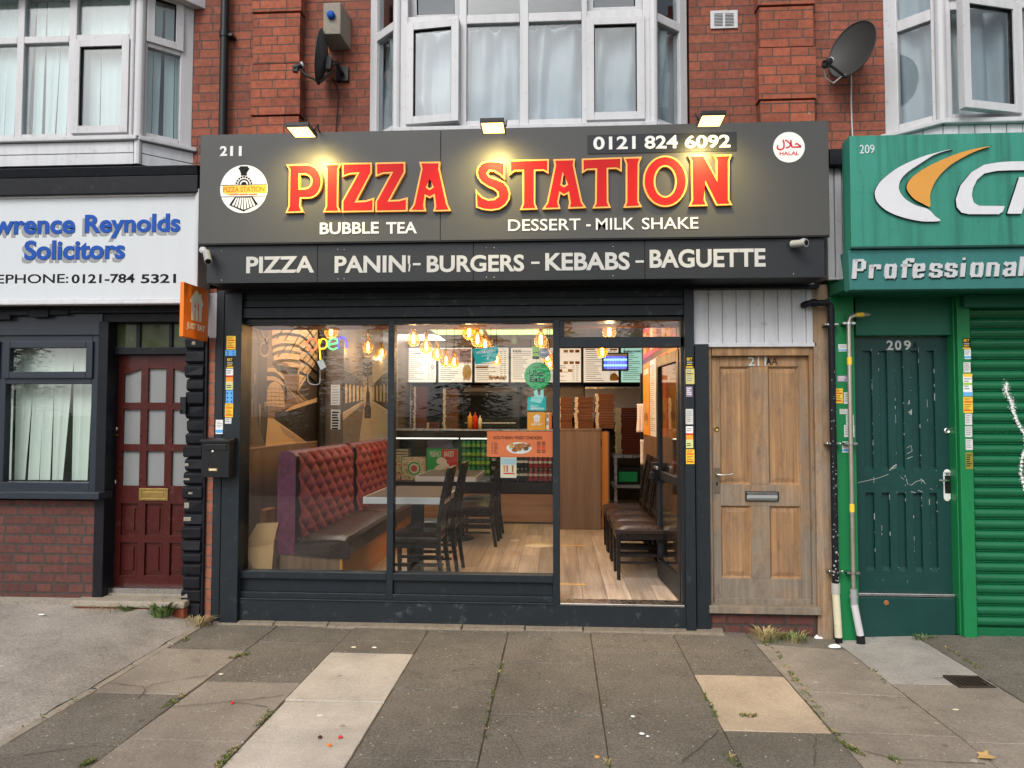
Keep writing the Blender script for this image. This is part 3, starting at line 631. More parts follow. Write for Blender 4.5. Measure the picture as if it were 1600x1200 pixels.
df.box(X(1112.5, 0), X(1266.5, 0), -.012, .1, Z(556, 0, 1190), 2.15); df.box(X(1108, -.05, 960), X(1283, -.05, 960), -.07, .1, Z(960, -.07, 1190), Z(948, -.07, 1190))
D_F = shop.p('door_frame', df, None, .005)
po = MB(POSTW); po.box(X(1274, -.03, 720), X(1298, -.03, 720), -.035, .15, -.09, 2.61); shop.p('timber_post', po, None, .008)
bs = MB(BRKS); bs.box(X(1108, 0, 970), X(1273, 0, 970), -.02, .15, -.1, Z(960, -.02, 1190)-.001); shop.p('brick_base', bs)
cl = MB(UPVCB); x0_, x1_, z0_, z1_ = R(1086, 436, 1273, 536, -.02); n = 8; wv = (x1_-x0_)/8.6
for i in range(9):
    a_ = x0_+i*wv; cl.box(a_, min(x1_, a_+wv-.006), -.02, 0, z0_, z1_)
cl.box(x0_, x1_, -.008, .02, z0_, z1_); cl.box(x0_-.012, x1_+.004, -.035, 0, z0_-.03, z0_); cl.box(x0_-.012, x0_, -.03, 0, z0_, z1_)
shop.p('cladding_panel', cl, None, .003)
gc = MB(UPVCB)
x0_, x1_, z0_, z1_ = R(1293, 262, 1330, 433, -.12)
for i in range(3): w_ = (x1_-x0_)/3; gc.box(x0_+i*w_, x0_+(i+1)*w_-.008, -.12, .2, z0_, z1_)
gc.box(x0_, x1_, -.125, -.09, z0_-.02, z0_); gc.box(x0_, x1_, -.19, .2, z1_, z1_+.12, BLACKP)
shop.p('side_cladding', gc, None, .004)
sd_ = MB(BRKO); sd_.box(X(316, -.03, 720), X(334, -.03, 720), -.035, .2, -.02, 2.62); shop.p('brick_strip', sd_)
e_ = MB(UPVCB); e_.pb(318, 458, 340, 528, -.045, .05); shop.p('end_panel', e_)
shop.done((-.3, .2, 0))
# ================================================================== pizza sign
YSg = -.43
sg = Th('shop_sign', 'wide dark grey sign board with red and amber letters over the pizza shop', 'sign')
bd = MB(BOARD); bd.box(-2.672, -.86, YSg, -.3, 2.888, 3.711); bd.box(-.857, 1.912, YSg, -.3, 2.888, 3.711); bd.box(-2.66, 1.9, -.3, YW-.001, 3.6, 3.69, GREYB); bd.box(-2.672, 1.912, YSg+.004, YSg+.03, 2.878, 2.888, BLACK)  # black strip paints the shadow line under the upper board
sg.p('board', bd, None, .003)
def lt(u, v, ox, oy, sc): return (ox+u*sc, oy+v*sc)
def LQ(pts, k):
    ox, oy, sc = {1: (420, 230, .1875), 2: (730, 220, .14375), 3: (940, 220, .14375)}[k]
    return PX([(ox+u*sc, oy+v*sc) for u, v in pts], YSg-.028)
def sm(a, b, k, cx, cy, rx, ry, n=7):
    return [(cx+rx*cos(radians(a+(b-a)*i/n)), cy-ry*sin(radians(a+(b-a)*i/n))) for i in range(n+1)]
LETT = [
 (1, [(145, 143), (335, 140)]+sm(85, -88, 0, 330, 284, 117, 144, 12)+[(270, 428), (266, 488), (288, 543), (138, 548), (163, 490), (168, 188)], [[(262, 230), (300, 230)]+sm(80, -80, 0, 300, 285, 52, 54, 8)+[(260, 340)]]),
 (1, [(455, 137), (605, 134), (582, 182), (578, 490), (600, 541), (452, 543), (474, 490), (475, 184)], []),
 (1, [(608, 132), (858, 128), (858, 212), (735, 447), (808, 443), (878, 420), (875, 538), (608, 543), (608, 450), (735, 222), (675, 226), (612, 250)], []),
 (1, [(888, 128), (1137, 122), (1137, 208), (1010, 440), (1085, 437), (1157, 417), (1155, 535), (888, 540), (888, 452), (1015, 218), (955, 221), (890, 245)], []),
 (1, [(1253, 122), (1430, 120), (1425, 178), (1490, 470), (1520, 532), (1370, 535), (1382, 490), (1372, 408), (1340, 426), (1310, 410), (1300, 482), (1312, 535), (1163, 535), (1205, 475), (1268, 180)], [[(1340, 232), (1361, 328), (1341, 342), (1321, 330)]]),
 (2, [(412, 237), (412, 425), (350, 370), (290, 335), (245, 332), (228, 355), (250, 385), (330, 412), (405, 445), (450, 500), (470, 570), (460, 640), (420, 700), (350, 745), (260, 760), (170, 750), (95, 722), (92, 520), (120, 560), (170, 610), (230, 633), (290, 628), (328, 600), (325, 562), (290, 532), (220, 502), (150, 455), (110, 400), (97, 345), (112, 285), (160, 232), (240, 212), (330, 215)], []),
 (2, [(455, 208), (888, 198), (885, 358), (825, 325), (740, 328), (740, 680), (768, 745), (572, 752), (600, 685), (600, 330), (515, 332), (458, 378)], []),
 (2, [(935, 200), (1175, 193), (1165, 265), (1250, 660), (1295, 730), (1095, 738), (1108, 670), (1092, 575), (1050, 598), (1012, 575), (995, 665), (1015, 740), (815, 745), (865, 668), (948, 265)], [[(1053, 335), (1078, 470), (1053, 486), (1030, 472)]]),
 (2, [(1245, 193), (1683, 177), (1680, 338), (1620, 305), (1533, 308), (1535, 660), (1562, 728), (1360, 735), (1390, 672), (1393, 315), (1305, 318), (1247, 355)], []),
 (3, [(235, 178), (438, 172), (410, 247), (406, 655), (440, 720), (235, 728), (262, 662), (262, 252)], []),
 (3, sm(0, 360, 0, 692, 439, 242, 279, 48)[:-1], [sm(0, 360, 0, 692, 441, 108, 160, 40)[:-1]]),
 (3, [(938, 155), (1118, 150), (1247, 405), (1242, 218), (1207, 153), (1418, 148), (1390, 222), (1390, 640), (1421, 698), (1245, 703), (1110, 435), (1127, 640), (1155, 707), (948, 712), (977, 640), (970, 222)], [])]
for k, o_, hs in LETT:
    ow, hw = LQ(o_, k), [LQ(h, k) for h in hs]
    mb = MB(YEL); mb.prism(ow, YSg-.028, YSg, hw); li = sg.p('letter', mb)
    mb = MB(RED); mb.prism(inset(ow, .0125), YSg-.0305, YSg-.028, [inset(h, -.0125) for h in hw]); sg.p('letter_face', mb, li)
tx = MB(LETW)
tx.ptext('2', 344, 228.5, 355.5, 244, YSg, LETW, .004, .03); sg.p('lettering', tx)
for a in (360, 373.5): tx = MB(LETW); tx.ptext('1', a, 228.5, a+4.4, 244, YSg, LETW, .004, .01); sg.p('lettering', tx)
tx = MB(LETW); tx.ptext('BUBBLE', 500, 347.5, 592, 365.8, YSg, LETW, .004, .02); sg.p('lettering', tx); tx = MB(LETW); tx.ptext('TEA', 603.5, 347, 651.5, 365, YSg, LETW, .004, .02); sg.p('lettering', tx)
for s_, a, b, dy in (('DESSERT', 794, 907, 1.5), ('MILK', 931, 991, 0), ('SHAKE', 1003, 1091, -1)): tx = MB(LETW); tx.ptext(s_, a, 340.8+dy, b, 359+dy, YSg, LETW, .004, .006); sg.p('lettering', tx)
tx = MB(LETW); tx.pb(916, 350.5, 923, 353.5, YSg-.004, .004); sg.p('dash', tx)
ph = MB(BOARD2); ph.pb(918, 208.5, 1151, 238, YSg-.006, .006); pi_ = sg.p('number_plate', ph)
for s_, a, b, dy in (('0121', 927, 993, 1.3), ('824', 1007, 1059, 0), ('6092', 1070, 1141, -1)): tx = MB(LETW); tx.ptext(s_, a, 212+dy, b, 232.5+dy, YSg-.006, LETW, .004, .024); sg.p('lettering', tx, pi_)
# round train roundel
def rq(u, v): return PX([(335+u*.075, 250+v*.075)], YSg-.003)[0]
def RQ(pts): return [rq(*p) for p in pts]
c_ = rq(612, 604); r_ = abs(rq(1107, 604)[0]-c_[0])
rd = MB(WHITE); rd.prism(circ(c_[0], c_[1], r_, 56), YSg-.003, YSg)
y1 = YSg-.004
rd.prism(RQ([(545, 130), (500, 180), (530, 215), (552, 280), (555, 300), (550, 325), (683, 325), (680, 305), (668, 280), (700, 230), (735, 180), (705, 160), (695, 130)]), y1, y1+.001, m=INK)
cz = rq(615, 512); un = abs(rq(715, 512)[0]-cz[0])/100
for r0_, r1_ in ((118, 88), (58, 1)): rd.prism(circ(cz[0], cz[1], r0_*un, 18, None, 0, pi)+circ(cz[0], cz[1], r1_*un, 18, None, pi, 0), y1, y1+.001, m=INK)
for k in range(9): a0 = pi*(k+.1)/9; a1 = pi*(k+.8)/9; rd.prism(circ(cz[0], cz[1], 175*un, 3, None, a0, a1)+circ(cz[0], cz[1], 138*un, 3, None, a1, a0), y1, y1+.001, m=INK)
rd.prism(RQ([(175, 540), (1092, 520), (1085, 690), (330, 695), (330, 745), (175, 680)]), y1, y1+.001, m=YPRINT)
for v in (520, 760): rd.prism(RQ([(140, v+5), (1095, v-15), (1095, v-5), (140, v+15)]), y1-.0005, y1, m=INK)
a, b = rq(185, 675), rq(1045, 548); rd.text('PIZZA STATION', a[0], b[0], a[1], b[1], y1, ORANGE, .0008, .02)
for k in range(3): rd.prism(RQ([(330+k*195, 708), (505+k*195, 704), (505+k*195, 728), (330+k*195, 732)]), y1-.0008, y1, m=ORANGE)
rd.prism(RQ([(425, 770), (310, 940), (605, 1075), (910, 925), (800, 765)]), y1, y1+.001, m=INK)
for k in range(8):
    def tp(t): return (450+t*330, 785)
    def bt(t): return (358+t*510, 938+ (t*2 if t < .5 else 2-2*t)*100)
    t0, t1 = (k+.13)/8, (k+.8)/8
    rd.prism(RQ([tp(t0), bt(t0), bt(t1), tp(t1)]), y1-.0008, y1, m=WHITE)
sg.p('roundel', rd)
# halal disc
def hq(u, v): return PX([(1190+u*.075, 190+v*.075)], YSg-.003)[0]
hc = hq(570, 533); hr = abs(hq(900, 533)[0]-hc[0]); hl = MB(WHITE); hl.prism(circ(hc[0], hc[1], hr, 48), YSg-.003, YSg)
def HS(pts, w): hl.ribbon([hq(*p) for p in smooth_open(pts)], w*.075*5.3/1150, YSg-.0042, .0012, REDP)
def smooth_open(pts, k=5):
    e = [pts[0]]+list(pts)+[pts[-1]]; o = []
    for i in range(1, len(e)-2):
        p0, p1, p2, p3 = [V(e[i+j]) for j in (-1, 0, 1, 2)]
        for t in range(k):
            u = t/k; o.append(tuple(.5*((2*p1)+(p2-p0)*u+(2*p0-5*p1+4*p2-p3)*u*u+(3*p1-p0-3*p2+p3)*u**3)))
    return o+[tuple(pts[-1])]
HS([(695, 475), (740, 462), (780, 490), (822, 522)], 30); HS([(822, 526), (740, 530), (640, 528), (618, 480), (608, 380)], 32)
HS([(488, 385), (545, 415), (595, 470), (575, 525), (500, 548)], 30); HS([(442, 378), (465, 450), (460, 540), (420, 578), (365, 580), (330, 550), (338, 495)], 32)
a, b = hq(375, 705), hq(775, 620); hl.text('HALAL', a[0], b[0], a[1], b[1], YSg-.003, REDP, .0012, .02); sg.p('halal_disc', hl)
# lower fascia
YL = -.4
lf = MB(BOARD2); zl0, zl1 = 2.597, 2.877
for a, b in ((-2.62, -1.78), (-1.777, -.62), (-.617, .62), (.623, 1.882)): lf.box(a, b, YL, YL+.02, zl0, zl1)
lf.box(-2.62, 1.88, YL+.02, -.1, zl0+.004, zl0+.024, BLACKP); lf.box(-2.62, -2.6, YL+.02, YW, zl0+.024, zl1, GREY); lf.box(1.86, 1.88, YL+.02, YW, zl0+.024, zl1, GREY)
for px in (346, 528, 538, 760, 772, 958, 1240):
    for py in (388, 434): q = at(px, py-(px-700)*.011, 'y', YL); lf.lathe([(.005, 0), (.004, .003), (0, .004)], q, (0, -1, 0), 8, STEEL)
lb = sg.p('fascia_panel', lf, None, .002)
for s_, a, b, c, d in (('PIZZA', 385, 400.5, 491, 426.5), ('PANIN', 523, 399.5, 634, 426), ('BURGERS', 667, 398.5, 819, 425), ('KEBABS', 852, 394.5, 984, 422.5), ('BAGUETTE', 1015, 389, 1196, 418)):
    tx = MB(LETG); tx.ptext(s_, a, b, c, d, YL, LETG, .003, .028); sg.p('lettering', tx, lb)
for a, b in ((645, 657), (830, 843), (993, 1006)): tx = MB(LETG); tx.pb(a, 411-(a-650)*.012, b, 414.5-(a-650)*.012, YL-.003, .003); sg.p('dash', tx, lb)
tx = MB(LETG); q = PX([(637, 399.5), (641, 399.3), (640.5, 412), (641.5, 414), (640, 424), (638, 424), (639, 414), (637.5, 411)], YL-.003); tx.prism(q, YL-.003, YL)
sg.p('lettering', tx, lb)
sg.done((-.38, -.43, 2.59))
# ================================================================== solicitor's building on the left
sol = Th('terraced_shop', 'brick shop on the left with white sign, maroon front door and navy window frame', 'building')
lw0, lf0, lf1, lw1 = -5.55, -5.25, X(218, YB, 100), X(302, YW, 100)
lzs = Z(216, YB, 100); lsk = Z(259, YB, 100)
wl = MB(BRK); wl.box(-7, lw0, YW, .5, 2.35, ZT); wl.box(lw1, -2.762, YW, .5, 2.35, ZT); wl.box(lw0, lw1, YW, .5, 2.35, lzs); sol.p('brick_wall', wl)
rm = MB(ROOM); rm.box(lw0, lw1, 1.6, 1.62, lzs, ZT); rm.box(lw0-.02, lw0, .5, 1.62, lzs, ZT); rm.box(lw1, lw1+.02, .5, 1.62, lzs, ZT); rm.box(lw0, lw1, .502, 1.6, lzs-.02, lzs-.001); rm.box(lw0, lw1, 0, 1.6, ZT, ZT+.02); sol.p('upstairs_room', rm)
TF = seg((lf0, YB), (lf1, YB)); TR_ = seg((lf1, YB), (lw1, YW)); TL_ = seg((lw0, YW), (lf0, YB)); WF = lf1-lf0; WS = sqrt((lw1-lf1)**2+(YW-YB)**2)
fx = lambda px: X(px, YB, 120)-lf0
tr0, tr1 = Z(66, YB, 100), Z(55, YB, 100)
fr = MB(UPVC, TF)
bars = [(-240, -225), (-140, -128), (-68, -56), (25, 36), (106, 118)]
for a, b in bars: fr.box(fx(a), fx(b), 0, .07, lzs, ZT)
fr.box(fx(200), WF, 0, .07, lzs, ZT)
ed = [fx(-240)]+[q for a, b in bars[1:] for q in (fx(a), fx(b))]+[fx(200)]
cells = [(fx(-225), fx(-140)), (fx(-128), fx(-68)), (fx(-56), fx(25)), (fx(36), fx(106)), (fx(118), fx(200))]
for a, b in cells: fr.box(a, b, 0, .07, tr0, tr1); fr.box(a, b, 0, .07, lzs, lzs+.04)
fr.box(-.02, WF+.01, -.045, .08, lzs-.035, lzs)
fr.T = TR_; cs0, cs1 = .06, .1
fr.box(0, cs0, 0, .07, lzs, ZT); fr.box(WS-cs1, WS, 0, .07, lzs, ZT); fr.box(cs0, WS-cs1, 0, .07, lzs, lzs+.05); fr.box(cs0, WS-cs1, 0, .07, tr0-.035, tr0+.02); fr.box(0, WS+.03, -.045, .08, lzs-.035, lzs); fr.box(cs0, WS-cs1, 0, .07, tr0+.42, ZT)
fr.T = TL_; fr.box(0, WS, 0, .07, lzs, ZT)
fr.T = None; fr.tube([(lf1, YB+.01, lzs), (lf1, YB+.01, ZT)], .04, 8); fr.tube([(lf1-.055, YB-.005, lzs), (lf1-.055, YB-.005, ZT)], .018, 8)
bay = sol.p('bay_window', fr, None, .006)
for i, (a, b) in enumerate(cells):
    pane(sol, bay, TF, a, b, tr1, ZT)
    if i in (1, 4): casement(sol, bay, TF, a-.015, b+.015, lzs+.03, tr0+.008)
    else: pane(sol, bay, TF, a, b, lzs+.04, tr0)
casement(sol, bay, TR_, cs0-.015, WS-cs1+.015, tr0+.0, tr0+.44); pane(sol, bay, TR_, cs0, WS-cs1, lzs+.05, tr0-.035)
ck = MB(UPVCB); h = (lzs-.035-lsk)/2
for k in range(2):
    z0_, z1_ = lsk+k*h, lsk+(k+1)*h-.006
    ck.T = TF; ck.box(.0, WF-.03, -.01, .03, z0_, z1_); ck.T = TR_; ck.box(.03, WS+.02, -.01, .03, z0_, z1_)
ck.T = None; ck.tube([(lf1, YB+.005, lsk), (lf1, YB+.005, lzs-.035)], .03, 8); ck.box(lf0, lf1, YB+.03, YW, lsk, lzs-.04); sol.p('bay_cladding', ck, None, .003)
sof = MB(UPVC); q = at(320, 13, 'y', YW-.01); sof.T = M.Translation((0, 0, 0)); zq = q.z; pq = [(q.x, YW-.002), (lf1+.1, YB-.13), (-5.9, YB-.13), (-5.9, YW-.002)]; sof.add([(a, b, zq) for a, b in pq]+[(a, b, ZT) for a, b in pq], [(0, 1, 2, 3), (0, 4, 5, 1), (1, 5, 6, 2)]); sol.p('bay_soffit', sof, None, .004)
def vblind(label, T, x0, x1, z0, z1, seed, y=.1, pitch=.078, gaps=.25, m=None, lean=.0, group=None):
    r = random.Random(seed); mb = MB(m or BLIND, T); x = x0
    while x < x1:
        w = pitch*.985; th = r.uniform(.05, .28); lx = r.uniform(-lean, lean)-lean*.5; g_ = r.random() < gaps; w2 = w*(.62 if g_ else 1)
        a, b = x, x+w*cos(th); dy = w*sin(th); cb = b if not g_ else x+w2
        def fn(u, v, a=a, b=b, cb=cb, lx=lx, dy=dy):
            e = cb*(1-v)+b*v; xx = a+(e-a)*u+lx*(1-v); return (max(x0-.02, min(x1+.02, xx)), y+dy*(u-.5)+.006*sin(u*pi), z0+v*(z1-z0))
        mb.grid(fn, 3, 8, None, False); x += pitch
    mb.box(x0, x1, y-.02, y+.04, z1-.005, z1+.03, UPVC)
    o = one('vertical_blind', mb, label, 'blind', group); s_ = o.modifiers.new('thick', 'SOLIDIFY'); s_.thickness = .0015
vblind('vertical blind across the front panes of the upstairs bay on the left', TF, fx(-56), fx(202), lzs+.03, ZT-.05, 2, gaps=.3, lean=.04)
vblind('narrow vertical blind in the side light of the upstairs bay on the left', TR_, .05, WS-.08, lzs+.03, ZT-.05, 3, y=.09, gaps=.2, lean=.02)
bm = MB(BLACKP); q0, q1 = X(0, -.22)-3, X(309, -.22, 280)
bm.box(q0, q1, -.22, YW-.002, Z(297, -.22, 150)-.03, Z(276, -.22, 150)); bm.hexa([(q0, -.22, Z(276, -.22, 150)+.001), (q1, -.22, Z(276, -.22, 150)+.001), (q1, YW-.004, Z(276, -.22, 150)+.001), (q0, YW-.004, Z(276, -.22, 150)+.001), (q0, -.24, Z(262, -.22, 150)), (q1, -.24, Z(262, -.22, 150)), (q1, YW-.004, Z(252, -.1, 150)), (q0, YW-.004, Z(252, -.1, 150))])
sol.p('cornice', bm, None, .006)
# ground floor joinery
NAVY = mat('navy_window_frame', (.026, .033, .046), .35, var=.15, scale=5)
bk = MB(BLACKP); zb0, zb1 = Z(523, -.06, 70), 2.5
bk.box(-7, X(322, -.06, 500), -.06, .2, 2.43, zb1); bk.box(-7, X(160, -.03, 500), -.03, .2, zb0, 2.43, NAVY); bk.box(X(160, 0, 500), X(322, -.06, 500), -.02, .2, Z(503, -.02, 230), 2.43)
r_ = random.Random(5)
for k in range(26):
    xx = -6+k*.16; bk.box(xx, xx+.16, -.066-.014*r_.random(), -.06, 2.37+.05*r_.random(), 2.44+.03*r_.random()) if xx < X(100, 0) else None
sol.p('lintel', bk, None, .004)
wf = MB(NAVY); y0, y1 = -.01, .06
zT, zM1, zM0, zBt = Z(523, 0, 70), Z(590, 0, 70), Z(600, 0, 70), Z(768, 0, 70)
xL, xR = -6.3, X(154, 0, 650)
frame_rect(wf, xL, xR, zBt, zT, .075, y0, y1, wr=.06); 
c2 = (X(-3, 0, 650), X(9, 0, 650)); wf.box(c2[0], c2[1], y0, y1, zBt+.075, zT-.075)
for a, b in ((xL+.075, c2[0]), (c2[1], xR-.06)): wf.box(a, b, y0, y1, zM0, zM1)
W_ = sol.p('shop_window', wf, None, .005)
for a, b in ((xL+.075, c2[0]), (c2[1], xR-.06)):
    sh = MB(NAVY); frame_rect(sh, a-.015, b+.015, zM1-.008, zT-.055, .055, -.03, .03); sol.p('casement', sh, W_, .005)
    g = MB(GLB); g.box(a+.04, b-.04, -.005, .001, zM1+.047, zT-.11); sol.p('pane', g, W_)
    g = MB(GLB); g.box(a, b, .02, .026, zBt+.075, zM0); sol.p('pane', g, W_)
si = MB(NAVY); si.box(-6.3, X(158, -.1, 775), -.13, .05, Z(780, -.13, 70), Z(769, -.13, 70)); sol.p('window_sill', si, None, .006)
vblind('pale green vertical blind with a splayed slat in the ground floor office window', None, c2[1]-.02, xR-.05, zBt+.08, zT-.1, 8, y=.13, pitch=.083, gaps=.42, lean=.03)
vblind('pale green vertical blind mostly beyond the left edge of the picture', None, xL+.08, c2[0], zBt+.08, zT-.1, 9, y=.13, pitch=.083, lean=.03)
ro = MB(ROOM); ro.box(-6.3, xR, 1.5, 1.52, .3, 2.4); ro.box(-6.3, xR, .2, 1.5, .3, .32); ro.box(-6.3, xR, .2, 1.5, 2.4, 2.42); ro.box(xR, xR+.02, .2, 1.5, .3, 2.4); ro.box(-6.32, -6.3, .2, 1.5, .3, 2.4); sol.p('office_room', ro)
bb = MB(BRKS); bb.box(-6.5, X(152, -.03, 860), -.04, .18, .0, Z(782, -.04, 70)); bb.box(-6.5, X(152, -.03, 860)-.002, -.055, -.04, .0, .17, CONC); sol.p('brick_base', bb)
bp = MB(BLACKP); bp.box(X(152.5, -.02, 720), X(168, -.02, 720), -.05, .2, .1, Z(503, 0, 200)); sol.p('door_post', bp, None, .005)
# black painted bull-nosed brick pilaster
YPL = -.075; pl = MB(BLACKP); x0_, x1_ = X(288, YPL, 740), X(318, YPL, 740); zz = .05; r_ = random.Random(9)
while zz < 2.2:
    h = .104+r_.uniform(-.012, .012); j = [r_.uniform(-.013, .013) for _ in range(6)]; e = r_.uniform(.012, .026)
    a, b, y_ = x0_+j[0], x1_-.012+j[1]*.4, YPL+j[2]
    pl.hexa([(a+.004, y_+e, zz), (b, y_+e, zz), (b, .1, zz), (a+.004, .1, zz), (a, y_, zz+e*.8), (b, y_+j[3], zz+e*.8), (b, .1, zz+e*.8), (a, .1, zz+e*.8)])
    pl.hexa([(a, y_, zz+e*.8), (b, y_+j[3], zz+e*.8), (b, .1, zz+e*.8), (a, .1, zz+e*.8), (a+j[4]*.5, y_+j[5]*.5, zz+h-e), (b, y_, zz+h-e), (b, .1, zz+h-e), (a, .1, zz+h-e)])
    pl.hexa([(a, y_, zz+h-e), (b, y_, zz+h-e), (b, .1, zz+h-e), (a, .1, zz+h-e), (a+.006, y_+e*1.1, zz+h-.004), (b, y_+e*1.1, zz+h-.004), (b, .1, zz+h-.004), (a+.006, .1, zz+h-.004)])
    if 14 > len(pl.v)/24 > 8 or r_.random() < .12:
        w_ = r_.uniform(.03, .08); o = r_.choice((0, .05)); pl.box(a+o, a+o+w_, y_-.002, y_+.01, zz+h*.35, zz+h*r_.uniform(.5, .75), PINKCH if False else CONC)
    zz += h
pl.box(x0_+.01, x1_, YPL+.035, .1, .0, zz); pl.box(x1_-.012, x1_+.008, YPL+.01, .1, .0, zz); sol.p('painted_brick_pilaster', pl, None, .005)
# maroon door
YM = .1
md = MB(MAROON); a, b, c, d = R(170, 554, 305, 918, YM)
gx = [(X(p, YM, 660), X(q, YM, 660)) for p, q in ((192, 219), (230, 258), (269, 297))]
gz_ = [(Z(q, YM, 235), Z(p, YM, 235)) for p, q in ((576, 629), (640, 694), (705, 759))]; pz_ = [(Z(q, YM, 235), Z(p, YM, 235)) for p, q in ((787, 836), (848, 899))]
xe = [a]+[q for g_ in gx for q in g_]+[b]
for k in range(0, 8, 2): md.box(xe[k], xe[k+1], YM, YM+.045, c, d)
allz = sorted(gz_+pz_); ze = [c]+[q for g_ in allz for q in g_]+[d]
for g_ in gx:
    for k in range(0, len(ze), 2): md.box(g_[0], g_[1], YM+.001, YM+.045, ze[k], ze[k+1])
for i, g_ in enumerate(gx):           # arched heads of the top lights
    t = .06; zt = gz_[0][1]; x0_, x1_ = g_
    rise = [(.05, 0), (0, 0), (0, .05)][i]
    md.prism([(x0_, zt-rise[0]), (x1_, zt-rise[1]), (x1_, zt+.001), (x0_, zt+.001)], YM+.002, YM+.04)
    for z0_, z1_ in pz_:
        md.box(x0_, x1_, YM+.02, YM+.04, z0_, z1_); e = .035
        md.hexa([(x0_+.012, YM+.018, z0_+.012), (x1_-.012, YM+.018, z0_+.012), (x1_-.012, YM+.02, z0_+.012), (x0_+.012, YM+.02, z0_+.012), (x0_+.012, YM+.018, z1_-.012), (x1_-.012, YM+.018, z1_-.012), (x1_-.012, YM+.02, z1_-.012), (x0_+.012, YM+.02, z1_-.012)])
        md.box(x0_+e, x1_-e, YM+.008, YM+.019, z0_+e, z1_-e)
m_ = sol.p('front_door', md, None, .005, 'maroon panelled door with nine frosted panes')
for g_ in gx:
    for z0_, z1_ in gz_: q = MB(FROST); q.box(g_[0], g_[1], YM+.022, YM+.028, z0_, z1_); sol.p('pane', q, m_)
lp = MB(BRASS); x0_, x1_, z0_, z1_ = R(217, 763, 262, 782, YM-.008); frame_rect(lp, x0_, x1_, z0_, z1_, .018, YM-.008, YM); lp.box(x0_+.018, x1_-.018, YM-.004, YM, z0_+.018, z1_-.018); lp.box(x0_+.035, x1_-.035, YM-.007, YM-.004, z0_+.028, z1_-.028); sol.p('letter_plate', lp, m_, .001)
for (px, py, m2, rr) in ((181, 670, STEEL, .021), (178, 753, CHROME, .025)):
    lk = MB(m2); q = at(px, py, 'y', YM); lk.lathe([(rr, 0), (rr, .008), (rr*.7, .014), (rr*.3, .014), (.004, .01), (0, .01)], q, (0, -1, 0), 16)
    if rr < .022: lk.pb(175, 678, 184, 681, YM-.02, .02, BRASS)
    sol.p('lock', lk, m_)
fl = MB(BLACKP); x0_, x1_ = X(169, .06, 520), X(305, .06, 520); z0_, z1_ = Z(543, .06, 230), Z(503, .06, 230)
fl.box(x0_, x1_, .04, .18, Z(554, .06, 230), z0_); 
fe = [(169, 173), (214, 220), (265, 270), (300, 305)]
for p, q in fe: fl.box(X(p, .06, 520), X(q, .06, 520), .05, .1, z0_, z1_)
fi = sol.p('fanlight', fl, None, .004)
for k in range(3): g = MB(LEADG); g.box(X(fe[k][1], .06, 520), X(fe[k+1][0], .06, 520), .07, .078, z0_, z1_); sol.p('pane', g, fi)
th = MB(STEEL); th.box(X(168, .05, 915), X(295, .05, 915), .03, .15, Z(926, .05, 230), Z(918.5, .05, 230)); th.box(X(168, .05, 915)-.1, X(300, .05, 915), .03, .2, 0, Z(926, .05, 230)-.001, STONE); sol.p('threshold', th)
YST = -.15; st = MB(STONE); x0_, x1_ = X(108, YST, 945), X(287, YST, 945); z1_ = Z(940, YST, 200); z0_ = Z(950, YST, 200)
st.hexa([(x0_-.0, YST, z0_), (x1_, YST, z0_), (x1_, .03, z0_), (X(152, .0, 930)-.12, .03, z0_), (x0_+.01, YST+.008, z1_), (x1_, YST+.008, z1_), (x1_, .03, z1_+.005), (X(152, 0, 930)-.1, .03, z1_+.005)]); st.box(x0_+.03, x1_-.01, YST+.02, .02, -.05, z0_-.001, mat('red_quarry_tile', (.27, .075, .042), .85, var=.35, scale=12, dirt=((.12, .1, .08), .6)))
sol.p('door_step', st, None, .012)
sol.done((-4.3, .2, 0))
# --- solicitor's sign
ss = Th('shop_sign', 'white sign board with blue raised letters on the shop at the left', 'sign')
YS2 = -.2; a, b, z0_, z1_ = -6.5, X(308.5, YS2, 380), 2.49, 3.365
b_ = MB(mat('pale_grey_sign', (.56, .59, .62), .3, var=.03, scale=2, streak=.05)); b_.box(a, b-.02, YS2+.03, YS2+.2, z0_+.02, z1_-.02); ss.p('board', b_)
fm = MB(UPVC); frame_rect(fm, a, b, z0_, z1_, .032, YS2+.008, YS2+.22); frame_rect(fm, a-.01, b+.012, z0_-.012, z1_+.012, .022, YS2-.012, YS2+.008); ss.p('frame', fm, None, .006)
for s_, q in (('Lawrence', (-52, 334, 112.5, 364.5)), ('Reynolds', (128, 332.5, 278, 370)), ('Solicitors', (33, 373, 191, 404))):
    tx = MB(BLUE); x0_, x1_, zz0, zz1 = R(*q, YS2-.01); y_ = YS2+.03
    tx.text(s_, x0_, x1_, zz0, zz1, y_-.003, BLUE, .003, .03); k = ss.p('lettering', tx)
    tx = MB(LSIDE); o = .022; o = .027; tx.text(s_, x0_-o*.85, x1_-o*.85, zz0-o, zz1-o, y_-.0008, LSIDE, .001, .03); ss.p('letter_side', tx)  # flat offset copy stands for the grey sides of the raised letters
tx = MB(INK); x0_, x1_, zz0, zz1 = R(-56, 427.5, 103, 442, YS2); tx.text('TELEPHONE:', x0_, x1_, zz0, zz1, YS2+.03, INK, .001, .012); ss.p('lettering', tx)
for s_, a, b in (('0121-784', 108, 207), ('5321', 217, 272)): tx = MB(INK); x0_, x1_, zz0, zz1 = R(a, 427, b, 441.5, YS2); tx.text(s_, x0_, x1_, zz0, zz1, YS2+.03, INK, .001, .025); ss.p('lettering', tx)
ss.done((-4.6, -.2, 2.49))
